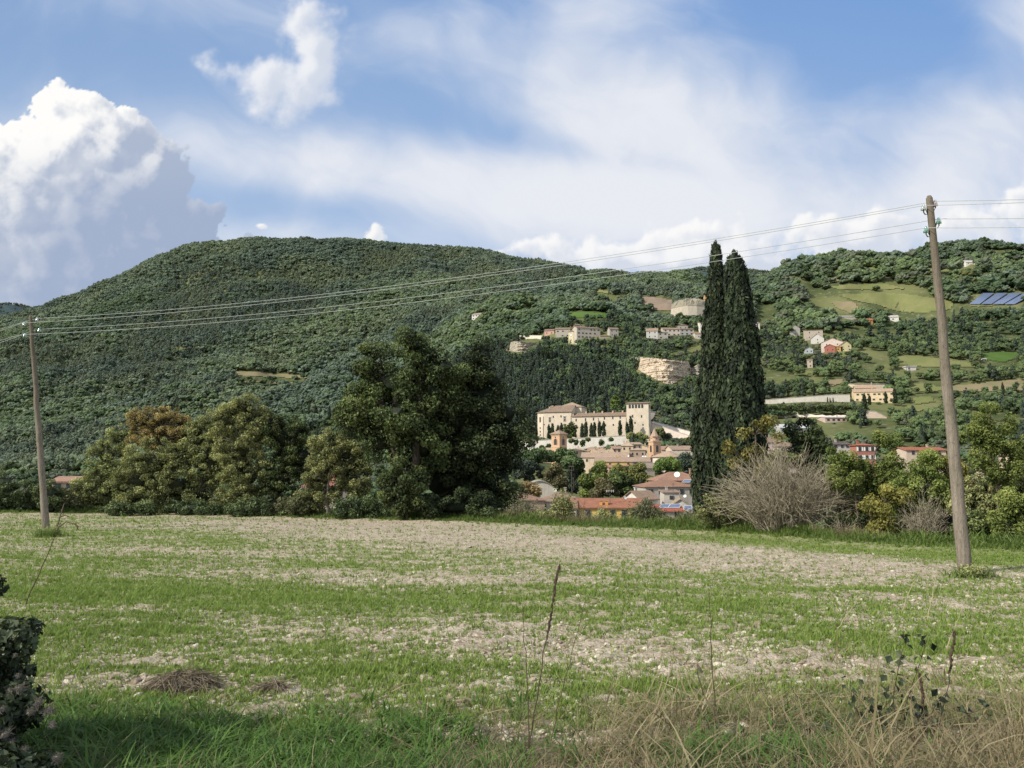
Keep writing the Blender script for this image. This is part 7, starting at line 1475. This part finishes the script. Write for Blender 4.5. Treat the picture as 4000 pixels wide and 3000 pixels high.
def pole(label, foot, top, D, r0, r1, ins, seed):
    r = np.random.default_rng(seed); B = at(*foot, D); T = at(*top, D) - B; root = empty('telephone_pole', B, label, 'pole', 'wooden telephone poles'); n = 18; s = np.linspace(0, 1, n)[:, None]; pts = T * s; pts[0] -= T / np.linalg.norm(T) * .6; pts[1:-1] += r.normal(size=(n - 2, 3)) * .008; rr = np.linspace(r0, r1, n) * (1 + .03 * r.normal(size=n))
    b = MB(); b.tube(np.vstack([pts, pts[-1] + [0, 0, .06]]), np.r_[rr, r1 * .55], 16); b.build('post', WOOD, root, smooth=True); A = []
    for (px, py, side, gm) in ins:
        p = at(px, py, D) - B; f = p[2] / T[2]; ax = T * f; rad = np.interp(f, s[:, 0], rr); p = p + [0, 0, 0]
        h = MB(); st_ = ax + np.array([side * rad * .9, -rad * .2, -.06]); k = np.array([p + [0, 0, .0], p + [0, 0, -.10], p + [-side * .03, 0, -.15], p + [-side * .09, 0, -.155], st_ + [side * .03, 0, .0], st_]); h.tube(k, .013, 6); hk = h.build('hook', DARKM, root, smooth=True)
        g = MB(); g.lathe([(.0, .085), (.022, .082), (.034, .06), (.028, .042), (.040, .030), (.052, .0), (.058, -.055), (.052, -.055), (.045, 0), (.02, .03), (0, .035)], c=p, n=14); g.build('insulator', gm, root, smooth=True); A.append(p + B + np.array([0, -.036, .042]))
    return A, root
PR, PL = 16.7, 29.1
AR, poR = pole('right hand wooden telephone pole, large and leaning left', (3771, 2232), (3630, 775), PR, .140, .070, [(3607, 812, -1, GCL), (3653, 795, 1, GPK), (3667, 864, 1, GGR), (3617, 899, -1, GGR)], 1)
AL, poL = pole('left hand wooden telephone pole, thinner and farther away', (180, 2068), (119, 1239), PL, .130, .062, [(93, 1266, -1, GCL), (144, 1249, 1, GCL), (152, 1291, 1, GGR), (97, 1311, -1, GGR)], 2)
WM = plain_mat('wire', (.36, .39, .37), (.42, .45, .43), 5., .5)
def span(b, p, q, sag, n=40, rad=.0065):
    s = np.linspace(0, 1, n)[:, None]; pts = np.array(p) * (1 - s) + np.array(q) * s - np.array([0, 0, 1.]) * (4 * sag * s * (1 - s)); b.tube(pts, rad, 5, cap=False)
names = ['top left', 'top right', 'lower right', 'lower left']; ends_R = [(4000, 787), (4000, 775), (4000, 849), (4000, 884)]; ends_L = [(0, 1290), (0, 1283), (0, 1328), (0, 1336)]
for i in range(4):
    o = AL[i]; b = MB(); span(b, AL[i] - o, AR[i] - o, .42)
    dr = at(*ends_R[i], 13.2) - AR[i]; span(b, AR[i] - o, AR[i] + dr * 2.6 - o, .02); dl = at(*ends_L[i], 33.) - AL[i]; span(b, AL[i] - o, AL[i] + dl * 6. - o, .05)
    tag(b.build('overhead_wire', WM, loc=o), 'overhead wire held by the %s insulators of the two poles' % names[i], 'wire', 'telephone wires')
# weeds at the feet of the poles, and a dry arching branch
def pole_weeds(label, foot, D, n, wpx, hpx, seed):
    r = np.random.default_rng(seed); B = gpt(*foot); root = empty('weed_clump', B, label, 'weeds', 'weeds at the feet of the poles'); b = MB(); m = mpp(B[1])
    for i in range(n):
        t = tuft(seed * 100 + i, 8, hpx * m * r.uniform(.5, 1.2), .012, 0, .8, 3, .06); V = np.vstack(t.v); off = np.array([r.normal() * wpx * m * .35, r.normal() * wpx * m * .3, -.03]); k0 = 0
        for v, f, ti in zip(t.v, t.f, t.t): b.add(v + off, f - k0, ti); k0 += len(v)
    b.build('leaves', MATS['weed'], root); c, C = leafy([(np.array([0, 0, hpx * m * .3]), (wpx * m * .5, wpx * m * .4, hpx * m * .4))], 900, .05, .12, r, core=0.); c.build('foliage', MATS['hedge_leaf'], root)
pole_weeds('weed clump at the foot of the left pole', (195, 2098), PL, 34, 85, 55, 5); pole_weeds('weed clump at the foot of the right pole', (3790, 2250), PR, 40, 130, 50, 6)
B = gpt(215, 2085); r = np.random.default_rng(3); root = empty('dead_branch', B, 'arching dead branch sticking out right of the left pole', 'branch'); b = MB(); m = mpp(B[1])
for P in ([(0, 0), (15, 60), (28, 110), (42, 130)], [(10, 20), (40, 42), (75, 34), (90, 12)], [(75, 34), (88, 22), (80, 8)], [(15, 60), (35, 68), (52, 60)]):
    q = np.array([(x * m, 0, y * m) for x, y in P]); b.tube(q, np.linspace(.03, .012, len(q)), 5)
b.build('branch', MATS['twig_brown'], root)
CLEAR = globals().get('CLEAR', [])
far_forest(); mid_trees(); valley_trees()
